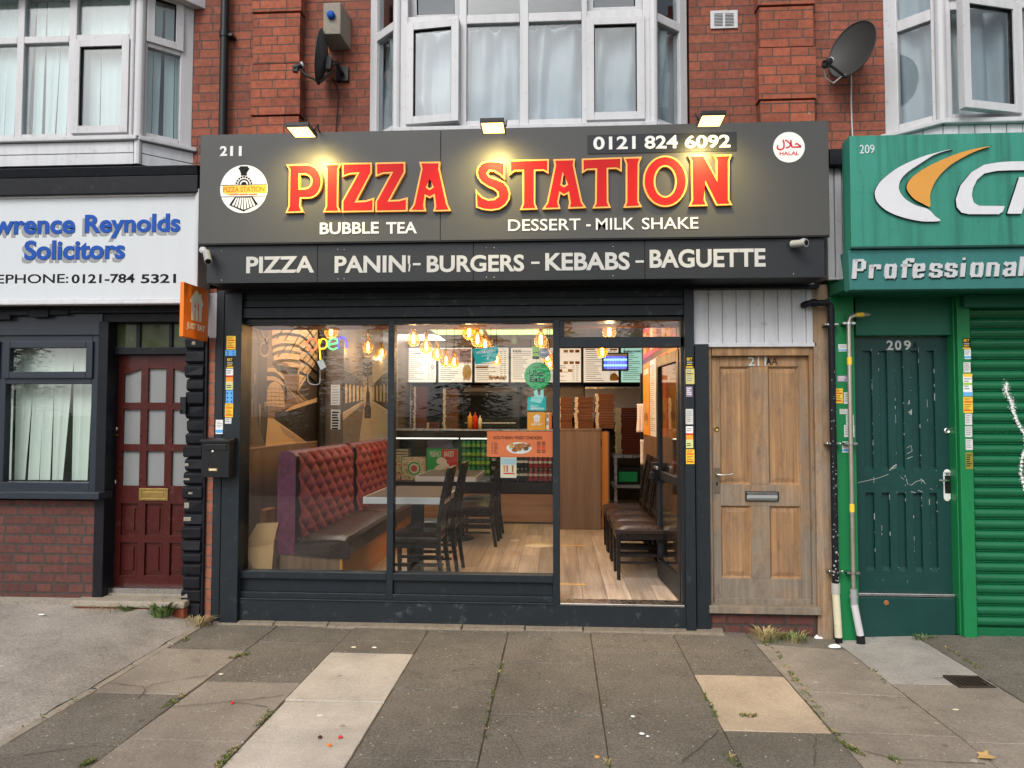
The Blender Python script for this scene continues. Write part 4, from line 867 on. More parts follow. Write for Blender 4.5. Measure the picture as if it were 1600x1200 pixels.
# ================================================================== green shop on the right
gr = Th('terraced_shop', 'green painted shop on the right with closed roller shutter and dark green door', 'building')
rw0, rf0 = X(1381, YW, 100), X(1471, YB, 100); rf1 = rf0+2.05; rw1 = rf1+.28
rzs = Z(187, YB, 1540); 
wl = MB(BRK); wl.box(2.052, rw0, YW, .5, 2.35, ZT); wl.box(rw1, 7.5, YW, .5, 2.35, ZT); wl.box(rw0, rw1, YW, .5, 2.35, rzs); gr.p('brick_wall', wl)
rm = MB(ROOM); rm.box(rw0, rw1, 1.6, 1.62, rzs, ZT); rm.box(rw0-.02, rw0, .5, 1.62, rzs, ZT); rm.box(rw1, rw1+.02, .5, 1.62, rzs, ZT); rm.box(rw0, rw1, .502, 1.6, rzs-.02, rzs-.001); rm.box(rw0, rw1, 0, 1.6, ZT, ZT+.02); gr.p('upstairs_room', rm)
TL_ = seg((rw0, YW), (rf0, YB)); TF = seg((rf0, YB), (rf1, YB)); TR_ = seg((rf1, YB), (rw1, YW)); WS = sqrt((rf0-rw0)**2+(YW-YB)**2); WF = rf1-rf0
fr = MB(UPVC, TL_); t0, t1 = Z(32, 0, 1430), Z(22, 0, 1430)
c0, c1 = .1, .07
fr.box(0, c0, 0, .07, rzs, ZT); fr.box(WS-c1, WS, 0, .07, rzs, ZT); fr.box(c0, WS-c1, 0, .07, rzs, rzs+.06); fr.box(c0, WS-c1, 0, .07, t0-.02, t1+.02); fr.box(-.02, WS+.02, -.05, .08, rzs-.035, rzs)
fr.T = TF; fx = lambda px: X(px, YB, 100)-rf0
xb = [(0, fx(1487)), (fx(1590), fx(1600)), (fx(1680), fx(1690)), (fx(1770), fx(1780)), (WF-.08, WF)]
for a, b in xb: fr.box(a, b, 0, .07, rzs, ZT)
for k in range(4):
    a, b = xb[k][1], xb[k+1][0]; fr.box(a, b, 0, .07, t0+.03, t1+.07); fr.box(a, b, 0, .07, rzs, rzs+.05)
fr.box(-.02, WF, -.05, .08, rzs-.035, rzs); fr.T = TR_; fr.box(0, WS, 0, .07, rzs, ZT); fr.T = None
fr.tube([(rf0, YB+.01, rzs), (rf0, YB+.01, ZT)], .04, 8)
bay = gr.p('bay_window', fr, None, .006)
pane(gr, bay, TL_, c0, WS-c1, rzs+.06, t0-.02); pane(gr, bay, TL_, c0, WS-c1, t1+.02, ZT)
casement(gr, bay, TF, xb[0][1]-.015, xb[1][0]+.015, rzs+.035, t0+.06, 'r', 16); casement(gr, bay, TF, xb[0][1]-.015, xb[1][0]+.015, t1+.06, ZT)
for k in range(1, 4): pane(gr, bay, TF, xb[k][1], xb[k+1][0], rzs+.05, t0+.03); pane(gr, bay, TF, xb[k][1], xb[k+1][0], t1+.07, ZT)
gcs = 'curtains in the bay above the green shop'
curtain('pale curtain in the left side light above the green shop', TL_, .07, WS-.05, rzs+.03, ZT-.02, 11, y=.1, group=gcs)
curtain('pale curtain behind the open casement above the green shop', TF, .05, fx(1600), rzs+.03, ZT-.02, 12, group=gcs)
curtain('pale curtain right of the open casement, beyond the picture edge', TF, fx(1602), WF-.06, rzs+.03, ZT-.02, 13, group=gcs)
sk = MB(UPVCB); z0_, z1_ = 3.35, rzs-.036
for T, w_ in ((TL_, WS), (TF, WF)):
    sk.T = T; n = int(w_/.11)
    for k in range(n): sk.box(k*w_/n+.003, (k+1)*w_/n-.003, -.005, .03, z0_, z1_)
sk.T = None; sk.box(rf0, rf1, YB+.03, YW, z0_, z1_); gr.p('bay_cladding', sk, None, .003)
ps = MB(BGREEN); ps.box(X(1300, -.04, 720), X(1338, -.04, 720), -.045, .2, -.08, 2.75); ps.box(X(1338, 0, 480), X(1493, 0, 480), .02, .2, Z(524, .02, 1415), 2.6, BGREEN2)
gr.p('pilaster', ps, None, .005)
pj = MB(BGREEN); pj.box(X(1500, -.04, 720), X(1520.5, -.04, 720), -.045, .2, -.08, 2.6); pj.box(X(1494, -.01, 720), X(1500, -.04, 720)-.001, -.012, .2, -.0, 2.6); gr.p('shutter_jamb', pj, None, .005)
YG = .08
gd = MB(DGREEN); a, b, c, d = R(1337, 527, 1494, 926, YG)
gxs = [(X(p, YG, 720), X(q, YG, 720)) for p, q in ((1351, 1365), (1376, 1389), (1401, 1414), (1426, 1439), (1451, 1463))]
zz = [(Z(736, YG, 1410), Z(548, YG, 1410)), (Z(893, YG, 1410), Z(770, YG, 1410))]
xe = [a]+[q for g_ in gxs for q in g_]+[b]
for k in range(0, len(xe), 2): gd.box(xe[k], xe[k+1], YG, YG+.05, c, d)
for g_ in gxs:
    ze = [c, zz[1][0], zz[1][1], zz[0][0], zz[0][1], d]
    for k in range(0, 6, 2): gd.box(g_[0], g_[1], YG+.0005, YG+.05, ze[k], ze[k+1])
    for z0_, z1_ in zz:
        gd.box(g_[0], g_[1], YG+.028, YG+.05, z0_, z1_)
        gd.hexa([(g_[0], YG+.001, z0_-.004), (g_[1], YG+.001, z0_-.004), (g_[1], YG+.028, z0_), (g_[0], YG+.028, z0_), (g_[0], YG+.002, z0_), (g_[1], YG+.002, z0_), (g_[1], YG+.028, z0_+.03), (g_[0], YG+.028, z0_+.03)])
r_ = random.Random(12)
CHIP = mat('bare_chip', (.32, .33, .31), .8, var=.2)
for k in range(95):                   # paint chips along the arrises
    e = r_.choice(xe[2:-1]); z_ = r_.uniform(c+.05, d-.1); w_ = r_.uniform(.001, .004); gd.box(e-w_, e+w_*.3, YG-.0008, YG+.01, z_, z_+r_.choice((.004, .008, .01, .03, .07))*r_.random(), CHIP)
def scr(pts, w): gd.ribbon(PX(pts, YG), w, YG-.001, .001, CHIP)
scr([(1340, 754), (1355, 751), (1372, 747), (1388, 741)], .004); scr([(1390, 735), (1396, 729), (1401, 726)], .01); scr([(1391, 734), (1401, 730)], .004)
scr([(1417, 700), (1424, 696), (1425, 705), (1417, 709)], .004); scr([(1417, 717), (1426, 713)], .004); scr([(1420, 645), (1424, 640), (1423, 648)], .012); scr([(1419, 632), (1421, 625), (1421, 631)], .006)
scr([(1416, 748), (1418, 756), (1424, 758), (1432, 752), (1440, 750), (1446, 756)], .004); scr([(1438, 748), (1444, 752)], .005); scr([(1407, 745), (1412, 749)], .003); scr([(1434, 766), (1442, 769)], .004); scr([(1423, 768), (1430, 770)], .005); scr([(1453, 763), (1457, 765)], .003)
d_ = gr.p('front_door', gd, None, .003, 'dark green boarded door with scratches')
nb = MB(mat('worn_silver_number', (.5, .52, .5), .45, .4, var=.3, scale=60)); nb.ptext('2', 1385, 532, 1395.5, 547, YG, None, .004, .02); 
nb.ptext('0', 1398, 532, 1408, 547, YG, None, .004, .02); nb.ptext('9', 1412, 532, 1423, 547, YG, None, .004, .02); gr.p('house_number', nb, d_)
nb = MB(INK); nb.ptext('A', 1426, 534, 1433, 544, YG, None, .002, .02); gr.p('house_letter', nb, d_)
hd = MB(mat('white_handle_plate', (.7, .72, .7), .3, var=.06)); hd.pb(1474.5, 738, 1485, 778, YG-.006, .007); q = at(1479.5, 738, 'y', YG); 
for py in (738, 778): q = at(1479.7, py, 'y', YG); hd.lathe([(0, .006), (.024, .006), (.024, 0)], q, (0, -1, 0), 16)
hd.pb(1476.5, 743, 1485.5, 771, YG-.009, .004, BLACK); q = at(1478, 750, 'y', YG); hd.tube([(q.x, YG, q.z), (q.x, YG-.045, q.z), (q.x-.03, YG-.05, q.z), (q.x-.075, YG-.045, q.z+.002)], .008, 8, CHROME); gr.p('handle', hd, d_, .001)
lk = MB(CHROME); q = at(1479.5, 673, 'y', YG); lk.lathe([(.026, 0), (.026, .008), (.014, .016), (.012, .008), (0, .008)], q, (0, -1, 0), 18); gr.p('lock', lk, d_)
db = MB(DGREEN); x0_, x1_ = X(1343, .03, 960)-.03, X(1507, .0, 960); db.box(x0_, x1_-.05, .02, .2, -.1, Z(934, .02, 1415)); db.box(x0_, X(1494, .03, 930), .03, .2, Z(934, .02, 1415)+.001, Z(928, .02, 1415), STEEL); db.box(X(1493, .05, 720), X(1502, .05, 720), .05, .2, .0, 2.2)
r_ = random.Random(2)
q = at(1385, 942, 'y', .02); db.lathe([(.02, 0), (.018, .006), (.008, .004), (0, .004)], q, (0, -1, 0), 12, mat('rust', (.3, .12, .04), .8, var=.4, scale=60))
gr.p('door_threshold', db, None, .006)
sh = MB(SHUT); x0_, x1_ = X(1521, 0, 720), 5.6; z_ = Z(979, 0, 1560); zt = 2.45; pt = .0792; n = 8
while z_ < zt:
    prof = [(.016, 0), (.008, .004), (.001, .014), (-.003, .03), (-.003, .04), (.002, .053), (.01, .061), (.02, .0665), (.022, .0735)]
    sh.add([(x, y-.0, z_+z) for x in (x0_, x1_) for y, z in prof], [(i, i+9, i+10, i+1) for i in range(8)], None, True); sh.add([(x, y, z_+z) for x in (x0_, x1_) for y, z in ((.022, .0735), (.006, .0735), (.006, .0775), (.016, pt))], [(i, i+4, i+5, i+1) for i in range(3)]); z_ += pt
sh.box(x0_, x1_, .0, .03, Z(994, 0, 1560), Z(981, 0, 1560)); sh.box(x0_, x1_, .035, .2, 0, 2.6)
SPRAY = mat('white_spray_paint', (.75, .77, .76), .6, var=.1)
rl = gr.p('roller_shutter', sh)
# sprayed line: soft edged paint lying on the slats
m, n_, b_, o_ = nodes('white_spray'); p_ = pos(n_); s_ = n_.nodes.new('ShaderNodeSeparateXYZ'); n_.links.new(p_, s_.inputs[0])
spx = [(Z(py, 0, 1580), X(px, 0, py)) for px, py in ((1572, 600), (1571, 612), (1580, 630), (1583, 645), (1590, 662), (1600, 680), (1602, 700), (1596, 715), (1594, 740), (1600, 765), (1612, 790))]
sp = MB(SPRAY); cnt = 0
for i in range(len(spx)-1):
    for k in range(4):
        t = k/4; z_ = spx[i][0]*(1-t)+spx[i+1][0]*t; x_ = spx[i][1]*(1-t)+spx[i+1][1]*t
        for q in range(46):
            rr = random.Random(i*311+k*77+q); a_ = rr.random()*6.28; r2 = abs(rr.gauss(0, .0095 if i > 2 else .016)); w_ = rr.uniform(.001, .0036)*(1.3 if r2 < .012 else .8)
            cnt += 1; xx_, zz2 = x_+r2*cos(a_), z_+r2*sin(a_); sp.add([(xx_+w_*cos(t*pi/3), -.0075-cnt*1e-6, zz2+w_*sin(t*pi/3)) for t in range(6)], [(5, 4, 3, 2, 1, 0)] if False else [(0, 1, 2, 3, 4, 5)])
gr.p('spray_paint', sp, rl)
hd_ = MB(BGREEN2); hd_.box(2.04, 5.6, -.33, YW, 2.515, 2.6); hd_.box(2.14, 5.6, -.33, -.1, 2.6, 2.77); hd_.box(X(1495, 0, 470), 5.6, -.1, .03, 2.42, 2.515); gr.p('shutter_soffit', hd_, None, .005)
gr.done((4.2, .2, 0))
# --- green sign
gs = Th('shop_sign', 'faded green sign board with white and orange swoosh on the shop at the right', 'sign')
YG2 = -.5
bd = MB(SGREEN); bd.box(2.03, 6.2, YG2, -.36, 2.775, 3.57); bd.box(2.16, 6.2, -.36, YW-.003, 2.8, 3.5); bd.box(2.02, 6.2, YG2-.006, YG2, 2.775, 2.79, DGREEN); gs.p('board', bd, None, .006)
fb = MB(SGREEN2); z1_ = 2.77; q = at(1331, 453, 'y', -.42); z0_ = q.z
fb.hexa([(2.045, -.42, z0_), (6.2, -.42, z0_), (6.2, -.33, z0_), (2.045, -.33, z0_), (2.015, YG2+.02, z1_), (6.2, YG2+.02, z1_), (6.2, -.33, z1_), (2.015, -.33, z1_)])
fbi = gs.p('fascia_panel', fb, None, .004)
def swq(pts): return [(1300+u*.1875, 200+v*.1875) for u, v in pts]
SW1 = [(1012, 172), (880, 203), (740, 243), (560, 325), (420, 430), (365, 510), (358, 560), (380, 620), (450, 685), (560, 735), (700, 770), (800, 780), (905, 772), (860, 735), (810, 682), (760, 662), (690, 640), (610, 590), (565, 530), (558, 480), (580, 420), (640, 360), (730, 300), (830, 235), (900, 205)]
SW2 = [(1320, 152), (1180, 175), (1020, 222), (840, 300), (720, 370), (650, 430), (622, 490), (640, 540), (690, 595), (760, 632), (818, 655), (818, 560), (850, 465), (910, 380), (1000, 300), (1120, 230), (1220, 185)]
SC = [(1700, 276), (1500, 278), (1390, 285), (1270, 305), (1160, 370), (1070, 480), (1032, 595), (1040, 660), (1080, 705), (1140, 718), (1390, 718), (1425, 695), (1440, 650), (1225, 648), (1180, 620), (1165, 560), (1175, 500), (1210, 430), (1270, 378), (1380, 356), (1500, 352), (1700, 350)]
ST = [(1560, 408), (1760, 408), (1760, 480), (1660, 480), (1580, 714), (1460, 714)]
for pts, m_ in ((SW1, SWHITE), (SW2, SORANGE), (SC, SWHITE), (ST, SWHITE)):
    mb = MB(m_); pp = PX(smooth_poly(swq(pts), 3) if pts in (SW1, SW2) else swq(pts), YG2-.02); mb.prism(pp, YG2-.02, YG2, m=m_, sm=INK); gs.p('logo_shape' if m_ is SORANGE or pts is SW1 else 'letter', mb)
tx = MB(SWHITE); tx.ptext('209', 1343, 226.5, 1366, 240, YG2, SWHITE, .004); gs.p('lettering', tx)
# squared 'Professional' letters built from strokes, on the sloping lower panel
sl = (YG2+.02+.42)/(z1_-z0_)
TT = M(((1, 0, 0, 0), (0, 1, -.08/(z1_-z0_)*1.0, 0), (0, 0, 1, 0), (0, 0, 0, 1)))
def yat(z): return -.42+(z-z0_)/(z1_-z0_)*(YG2+.02+.42)
def glyph(ch):
    w = 1.0
    g_ = {'P': [[(0, 0), (0, 1)], [(0, 1), (.75, 1), (.9, .9), (.9, .55), (.75, .45), (0, .45)]], 'r': [[(0, 0), (0, .68)], [(0, .55), (.3, .68), (.8, .68), (.8, .52)]],
          'o': [[(0, .1), (0, .6), (.1, .68), (.75, .68), (.85, .6), (.85, .08), (.75, 0), (.1, 0), (0, .1)]], 'f': [[(.25, 0), (.25, .88), (.4, 1), (.8, 1), (.8, .88)], [(0, .66), (.7, .66)]],
          'e': [[(.8, .12), (.8, .05), (.7, 0), (.1, 0), (0, .08), (0, .6), (.1, .68), (.75, .68), (.85, .6), (.85, .38), (0, .34)]], 's': [[(.8, .52), (.8, .62), (.7, .68), (.1, .68), (0, .6), (0, .42), (.1, .36), (.75, .32), (.85, .25), (.85, .06), (.75, 0), (.1, 0), (0, .06), (0, .16)]],
          'i': [[(.1, 0), (.1, .68)], [(.02, .98), (.2, .98)]], 'n': [[(0, 0), (0, .68), (.7, .68), (.85, .6), (.85, 0)]], 'a': [[(0, .6), (.1, .68), (.75, .68), (.85, .6), (.85, 0)], [(.85, .36), (.1, .34), (0, .27), (0, .07), (.1, 0), (.85, .04)]], 'l': [[(.1, 0), (.1, 1)]]}[ch]
    return g_
lx = [('P', 1332, 1351), ('r', 1358, 1376), ('o', 1382, 1400), ('f', 1405, 1428), ('e', 1426, 1444), ('s', 1452, 1472), ('s', 1476, 1495), ('i', 1500, 1512), ('o', 1516, 1535), ('n', 1541, 1560), ('a', 1567, 1586), ('l', 1591, 1602)]
for ch, a, b in lx:
    mb = MB(SWHITE); pb_, pt_ = at(a, 436-(a-1332)*.016, 'y', -.44), at(a, 407-(a-1332)*.017, 'y', -.44)
    x0_, x1_ = at(a+2, 425, 'y', -.44).x, at(b-2, 425, 'y', -.44).x; zb_, zt_ = pb_.z+.008, pt_.z-.006
    for stx in glyph(ch):
        pts = [(x0_+u*(x1_-x0_), zb_+v*(zt_-zb_)) for u, v in stx]
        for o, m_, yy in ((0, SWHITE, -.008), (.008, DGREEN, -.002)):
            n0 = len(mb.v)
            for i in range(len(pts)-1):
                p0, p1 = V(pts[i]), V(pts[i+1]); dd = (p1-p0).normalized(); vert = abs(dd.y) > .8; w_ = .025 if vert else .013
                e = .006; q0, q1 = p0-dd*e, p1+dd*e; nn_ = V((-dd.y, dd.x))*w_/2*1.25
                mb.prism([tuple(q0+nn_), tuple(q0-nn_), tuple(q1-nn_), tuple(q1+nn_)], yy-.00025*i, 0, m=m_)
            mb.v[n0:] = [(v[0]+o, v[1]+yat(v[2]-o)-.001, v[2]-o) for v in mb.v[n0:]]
    gs.p('letter', mb, fbi)
gs.done((4.1, -.5, 2.5))
# ================================================================== inside the shop
FL, CE = .19, 2.75; XL, XM, XR = -2.555, -2.275, .985
f_ = MB(FLOORM); f_.box(-2.6, 1.02, .062, 3.4, .1, FL); f_.box(-2.6, 2.0, 3.4, 7.0, .1, FL); struct('floor', f_)
wlb = MB(LAMW); wlb.box(XL-.15, XL, .1, 2.1, FL, CE); wlb.box(XL-.15, XM, 2.1, 7, FL, CE); struct('wall_left', wlb)
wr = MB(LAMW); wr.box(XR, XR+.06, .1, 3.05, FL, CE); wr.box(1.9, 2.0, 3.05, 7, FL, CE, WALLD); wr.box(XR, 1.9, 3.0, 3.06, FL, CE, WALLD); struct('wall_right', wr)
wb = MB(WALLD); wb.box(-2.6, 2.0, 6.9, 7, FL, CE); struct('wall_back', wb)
ce = MB(CEILM); ce.box(-2.7, 2.0, .1, 7, CE, CE+.08)
for k in range(9): ce.box(-2.6+k*.6-.012, -2.6+k*.6+.012, .1, 7, CE-.006, CE, UPVC)
for k in range(12): ce.box(-2.6, 2, .2+k*.6-.012, .2+k*.6+.012, CE-.005, CE, UPVC)
struct('ceiling', ce)
PANL = emit('white_light_panel', (1, .96, .9), 6.); GRNL = emit('green_stained_panel', (.55, .75, .25), 1.6)
def cpan(px0, py0, px1, py1, m, name, label, cat, grp=None):
    a, b = at(px0, py1, 'z', CE), at(px1, py1, 'z', CE); c = at((px0+px1)/2, py0, 'z', CE)
    mb = MB(m); mb.box(a.x, b.x, min(a.y, c.y), max(a.y, c.y), CE-.012, CE-.007); t = Th(name, label, cat, grp); t.p('diffuser', mb); fr = MB(UPVC); frame = (a.x, b.x, min(a.y, c.y), max(a.y, c.y))
    for x0_, x1_, y0_, y1_ in ((frame[0]-.02, frame[0], frame[2], frame[3]), (frame[1], frame[1]+.02, frame[2], frame[3]), (frame[0]-.02, frame[1]+.02, frame[2]-.02, frame[2]), (frame[0]-.02, frame[1]+.02, frame[3], frame[3]+.02)): fr.box(x0_, x1_, y0_, y1_, CE-.018, CE-.005)
    t.p('frame', fr); t.done()
cpan(629, 522.5, 697, 530.5, PANL, 'ceiling_light', 'square white ceiling light panel above the menu boards at the left', 'ceiling light')
for a, b, c, d, lb_ in ((745, 502.5, 818, 512, 'green stained glass ceiling panel nearest the window, in the middle'), (684, 513, 760, 521.5, 'green stained glass ceiling panel at the back left'), (764, 513, 866, 521.5, 'long green stained glass ceiling panel at the back, near the mullion'), (821, 502.5, 866, 512, 'green stained glass ceiling panel nearest the door mullion')): cpan(a, b, c, d, GRNL, 'stained_panel', lb_, 'ceiling panel', 'green stained glass ceiling panels')
cpan(905, 480, 985, 497, PANL, 'ceiling_light', 'added unseen ceiling light panel inside above the doorway', 'ceiling light')  # unseen panel, added for cooler light in the room
cpan(470, 455, 600, 485, PANL, 'ceiling_light', 'added unseen ceiling light panel above the sofas', 'ceiling light')  # also out of view, added to offset the warm bulbs
for px, py, lab in ((797, 526.5, 'round white ceiling speaker behind the window signs'),):
    q = at(px, py, 'z', CE); mb = MB(UPVC); mb.lathe([(.0, -.03), (.09, -.028), (.1, -.012), (.1, 0)], q, n=20); one('ceiling_speaker', mb, lab, 'speaker')
q = at(804, 533, 'y', 4.6); mb = MB(UPVC); mb.lathe([(0, -.06), (.03, -.052), (.048, -.03), (.05, 0), (.05, .12)], q, n=16, m=GREYP); one('dome_camera', mb, 'grey dome camera hanging over the counter', 'camera')
# --- left wall murals (flat prints on the wall)
def wq(px, py, x): p = at(px, py, 'x', x); return (p.y, p.z)
def MU(pts, x): return [wq(360+u/5.714, 480+v/5.714, x) for u, v in pts]
SEP = [mat('sepia_%s' % n, c, .4, var=.08, scale=5) for n, c in (('tan', (.17, .105, .06)), ('deep', (.055, .036, .022)), ('mid', (.12, .08, .05)), ('glow', (.5, .34, .16)), ('black', (.018, .012, .008)), ('pale', (.33, .23, .14)))]
mu = MB(SEP[0], RX(XL)); x_ = XL
mu.prism([(.1, 1.34), (2.08, 1.34), (2.08, CE), (.1, CE)], -.004, 0)
def art(pts, layer, m): mu.prism(MU(pts, x_), -.004-.0007*layer, -.0038, m=m)
def artr(pts, w, layer, m): mu.ribbon(MU(smooth_open(pts, 4), x_), w, -.004-.0007*layer, .0006, m)
art([(60, 300), (330, 330), (320, 560), (330, 990), (310, 1215), (60, 1235)], 1, SEP[1])
art([(60, 300), (240, 320), (230, 1000), (300, 1220), (60, 1235)], 2, SEP[2])
art([(368, 100), (612, 100), (606, 600), (500, 505), (385, 470), (365, 320)], 1, SEP[3]); art([(612, 100), (785, 100), (788, 440), (700, 640), (608, 740)], 1, SEP[3])
art([(608, 740), (790, 440), (790, 830), (608, 870)], 2, SEP[1])
for c in (270, 365, 425, 505): artr([(368, c), (430, c-25), (520, c-30), (612, c-15)], .03, 2, SEP[1])
for a, b in (((410, 280), (520, 110)), ((480, 290), (610, 120)), ((520, 420), (610, 250)), ((420, 440), (510, 330))): artr([a, ((a[0]+b[0])/2, (a[1]+b[1])/2), b], .018, 2, SEP[1])
for k in range(5): artr([(612, 140+k*110), (690, 200+k*105), (770, 330+k*90)], .03, 2, SEP[1]); artr([(612, 330+k*90), (690, 250+k*80), (785, 130+k*75)], .014, 2, SEP[2])
for k in range(9): artr([(480+k*14, 690+k*8), (560+k*14, 780+k*6), (612+k*14, 860)], .012, 3, SEP[1] if k % 2 else SEP[3])
for k in range(4): artr([(325-k*2, 560+k*38), (400, 565+k*38), (470+k*8, 640+k*36), (500-k*6, 770+k*26)], .035, 2, SEP[3] if k % 2 == 0 else SEP[1])
art([(312, 880), (322, 740), (350, 680), (392, 660), (440, 690), (470, 760), (482, 890)], 3, SEP[3])
for k in range(5): artr([(318+k*38, 700), (320+k*38, 790), (322+k*38, 885)], .006, 4, SEP[0]); artr([(316, 730+k*34), (400, 728+k*34), (478, 734+k*34)], .006, 4, SEP[0])
art([(382, 505), (460, 530), (606, 540), (590, 595), (480, 592), (410, 570)], 4, SEP[4])
art([(395, 945), (500, 905), (790, 840), (790, 1290), (700, 1240), (600, 1150), (480, 1080), (390, 1000)], 3, SEP[4]); art([(480, 925), (560, 880), (790, 800), (790, 838), (500, 930)], 4, SEP[3])
art([(328, 985), (385, 1000), (600, 1150), (720, 1240), (600, 1268), (305, 1275)], 4, SEP[3]); art([(430, 1050), (600, 1160), (705, 1235), (640, 1245), (470, 1130)], 5, SEP[5])
r_ = random.Random(4)
for k in range(16): u = r_.uniform(110, 310); v = r_.uniform(560, 900); art([(u, v), (u+r_.uniform(4, 16), v+5), (u+r_.uniform(2, 12), v+r_.uniform(60, 240))], 3+k % 3*.2, SEP[5] if k % 3 == 0 else SEP[1])
for cx_, cy_, rr in ((300, 375, 55), (292, 215, 70)):
    pp = [(cx_+rr*.8*cos(t/14*2*pi), cy_+rr*1.1*sin(t/14*2*pi)) for t in range(15)]; artr(pp, .02, 3, SEP[5])
artr([(270, 200), (300, 280), (330, 340)], .03, 3, SEP[5])
for a, b in ((110, 165), (172, 228)): art([(a, 190+(a-110)*.3), (b, 205+(a-110)*.3), (b, 295), (a, 268)], 3, SEP[5])
one('wall_mural', mu, 'sepia railway station photo mural on the left wall near the window', 'mural')
pr_ = MB(LAMW); pr_.box(XL, XM, 2.055, 2.1, FL, CE, LAMW2); pr_.tube([(X(501, 1.98)+.0, 1.98, FL), (X(501, 1.98), 1.98, CE)], .05, 10, SEP[4]); struct('wall_pier', pr_)
GRY = [mat('mono_%s' % n, c, .4, var=.1, scale=4) for n, c in (('mid', (.26, .235, .2)), ('dark', (.06, .055, .05)), ('pale', (.5, .47, .42)), ('grey', (.14, .13, .12)), ('light', (.36, .33, .29)))]
mb = MB(LAMW, RX(XL)); mb.box(.1, 2.05, -.016, -.001, FL, 1.335); mb.box(.1, 2.05, -.02, -.001, 1.335, 1.345, SEP[5]); struct('wall_panelling', mb)
mu = MB(GRY[0], RX(XM)); x_ = XM
mu.prism([(2.1, .95), (4.6, .95), (4.6, CE), (2.1, CE)], -.004, 0)
art([(1010, 150), (1150, 205), (1190, 440), (1180, 700), (1010, 560)], 1, GRY[3]); art([(1260, 440), (1430, 300), (1430, 620), (1270, 690)], 1, GRY[4])
art([(1000, 560), (1100, 600), (1180, 690), (1180, 850), (1000, 940)], 2, GRY[1]); art([(1430, 560), (1350, 610), (1270, 690), (1265, 850), (1430, 940)], 2, GRY[1])
for k in range(5):
    a = 1020+k*34; art([(a, 690+k*6), (a+16, 680+k*6), (a+20, 720), (a+20, 850-k*6), (a, 860-k*6)], 3, GRY[2]); b = 1410-k*32; art([(b, 690+k*6), (b-14, 680+k*6), (b-18, 720), (b-18, 850-k*6), (b, 860-k*6)], 3, GRY[4])
art([(1178, 800), (1185, 720), (1220, 685), (1258, 720), (1266, 800), (1255, 845), (1190, 845)], 3, GRY[2])
art([(1185, 440), (1258, 430), (1245, 560), (1220, 620), (1200, 600)], 2, GRY[2])
for k in range(4): artr([(1180, 455+k*45), (1220, 470+k*45), (1262, 450+k*45)], .05, 3, GRY[1])
art([(1000, 960), (1180, 842), (1262, 842), (1440, 960), (1440, 1300), (1000, 1300)], 3, GRY[4]); art([(1000, 1010), (1180, 860), (1190, 860), (1130, 1300), (1000, 1300)], 4, GRY[3]); art([(1000, 940), (1172, 838), (1180, 844), (1000, 956)], 5, GRY[2]); art([(1440, 940), (1268, 838), (1260, 844), (1440, 958)], 5, GRY[2])
art([(1192, 990), (1192, 890), (1204, 880), (1207, 770), (1215, 740), (1217, 480), (1225, 480), (1228, 740), (1237, 770), (1240, 880), (1250, 890), (1250, 990)], 6, GRY[1])
one('wall_mural', mu, 'grey photo mural of a station platform with a lamp post on the left wall', 'mural')
for k, (a, b, c, d, lab) in enumerate(((517, 601, 531.5, 633, 'upper printed notice on the timber wall pier'), (517, 640, 531.5, 671, 'lower notice with black drawings on the timber wall pier'))):
    mb = MB(WHITE); mb.pb(a, b, c, d, 2.05, .004); r_ = random.Random(k)
    for q in range(7):
        yy = b+3+q*4.2
        if yy < d-2: mb.pb(a+1.5, yy, c-1.5-r_.random()*3, yy+(1.1 if k == 0 else 2.6), 2.0492, .0008, INK if k else GREYP)
    one('notice', mb, lab, 'notice')
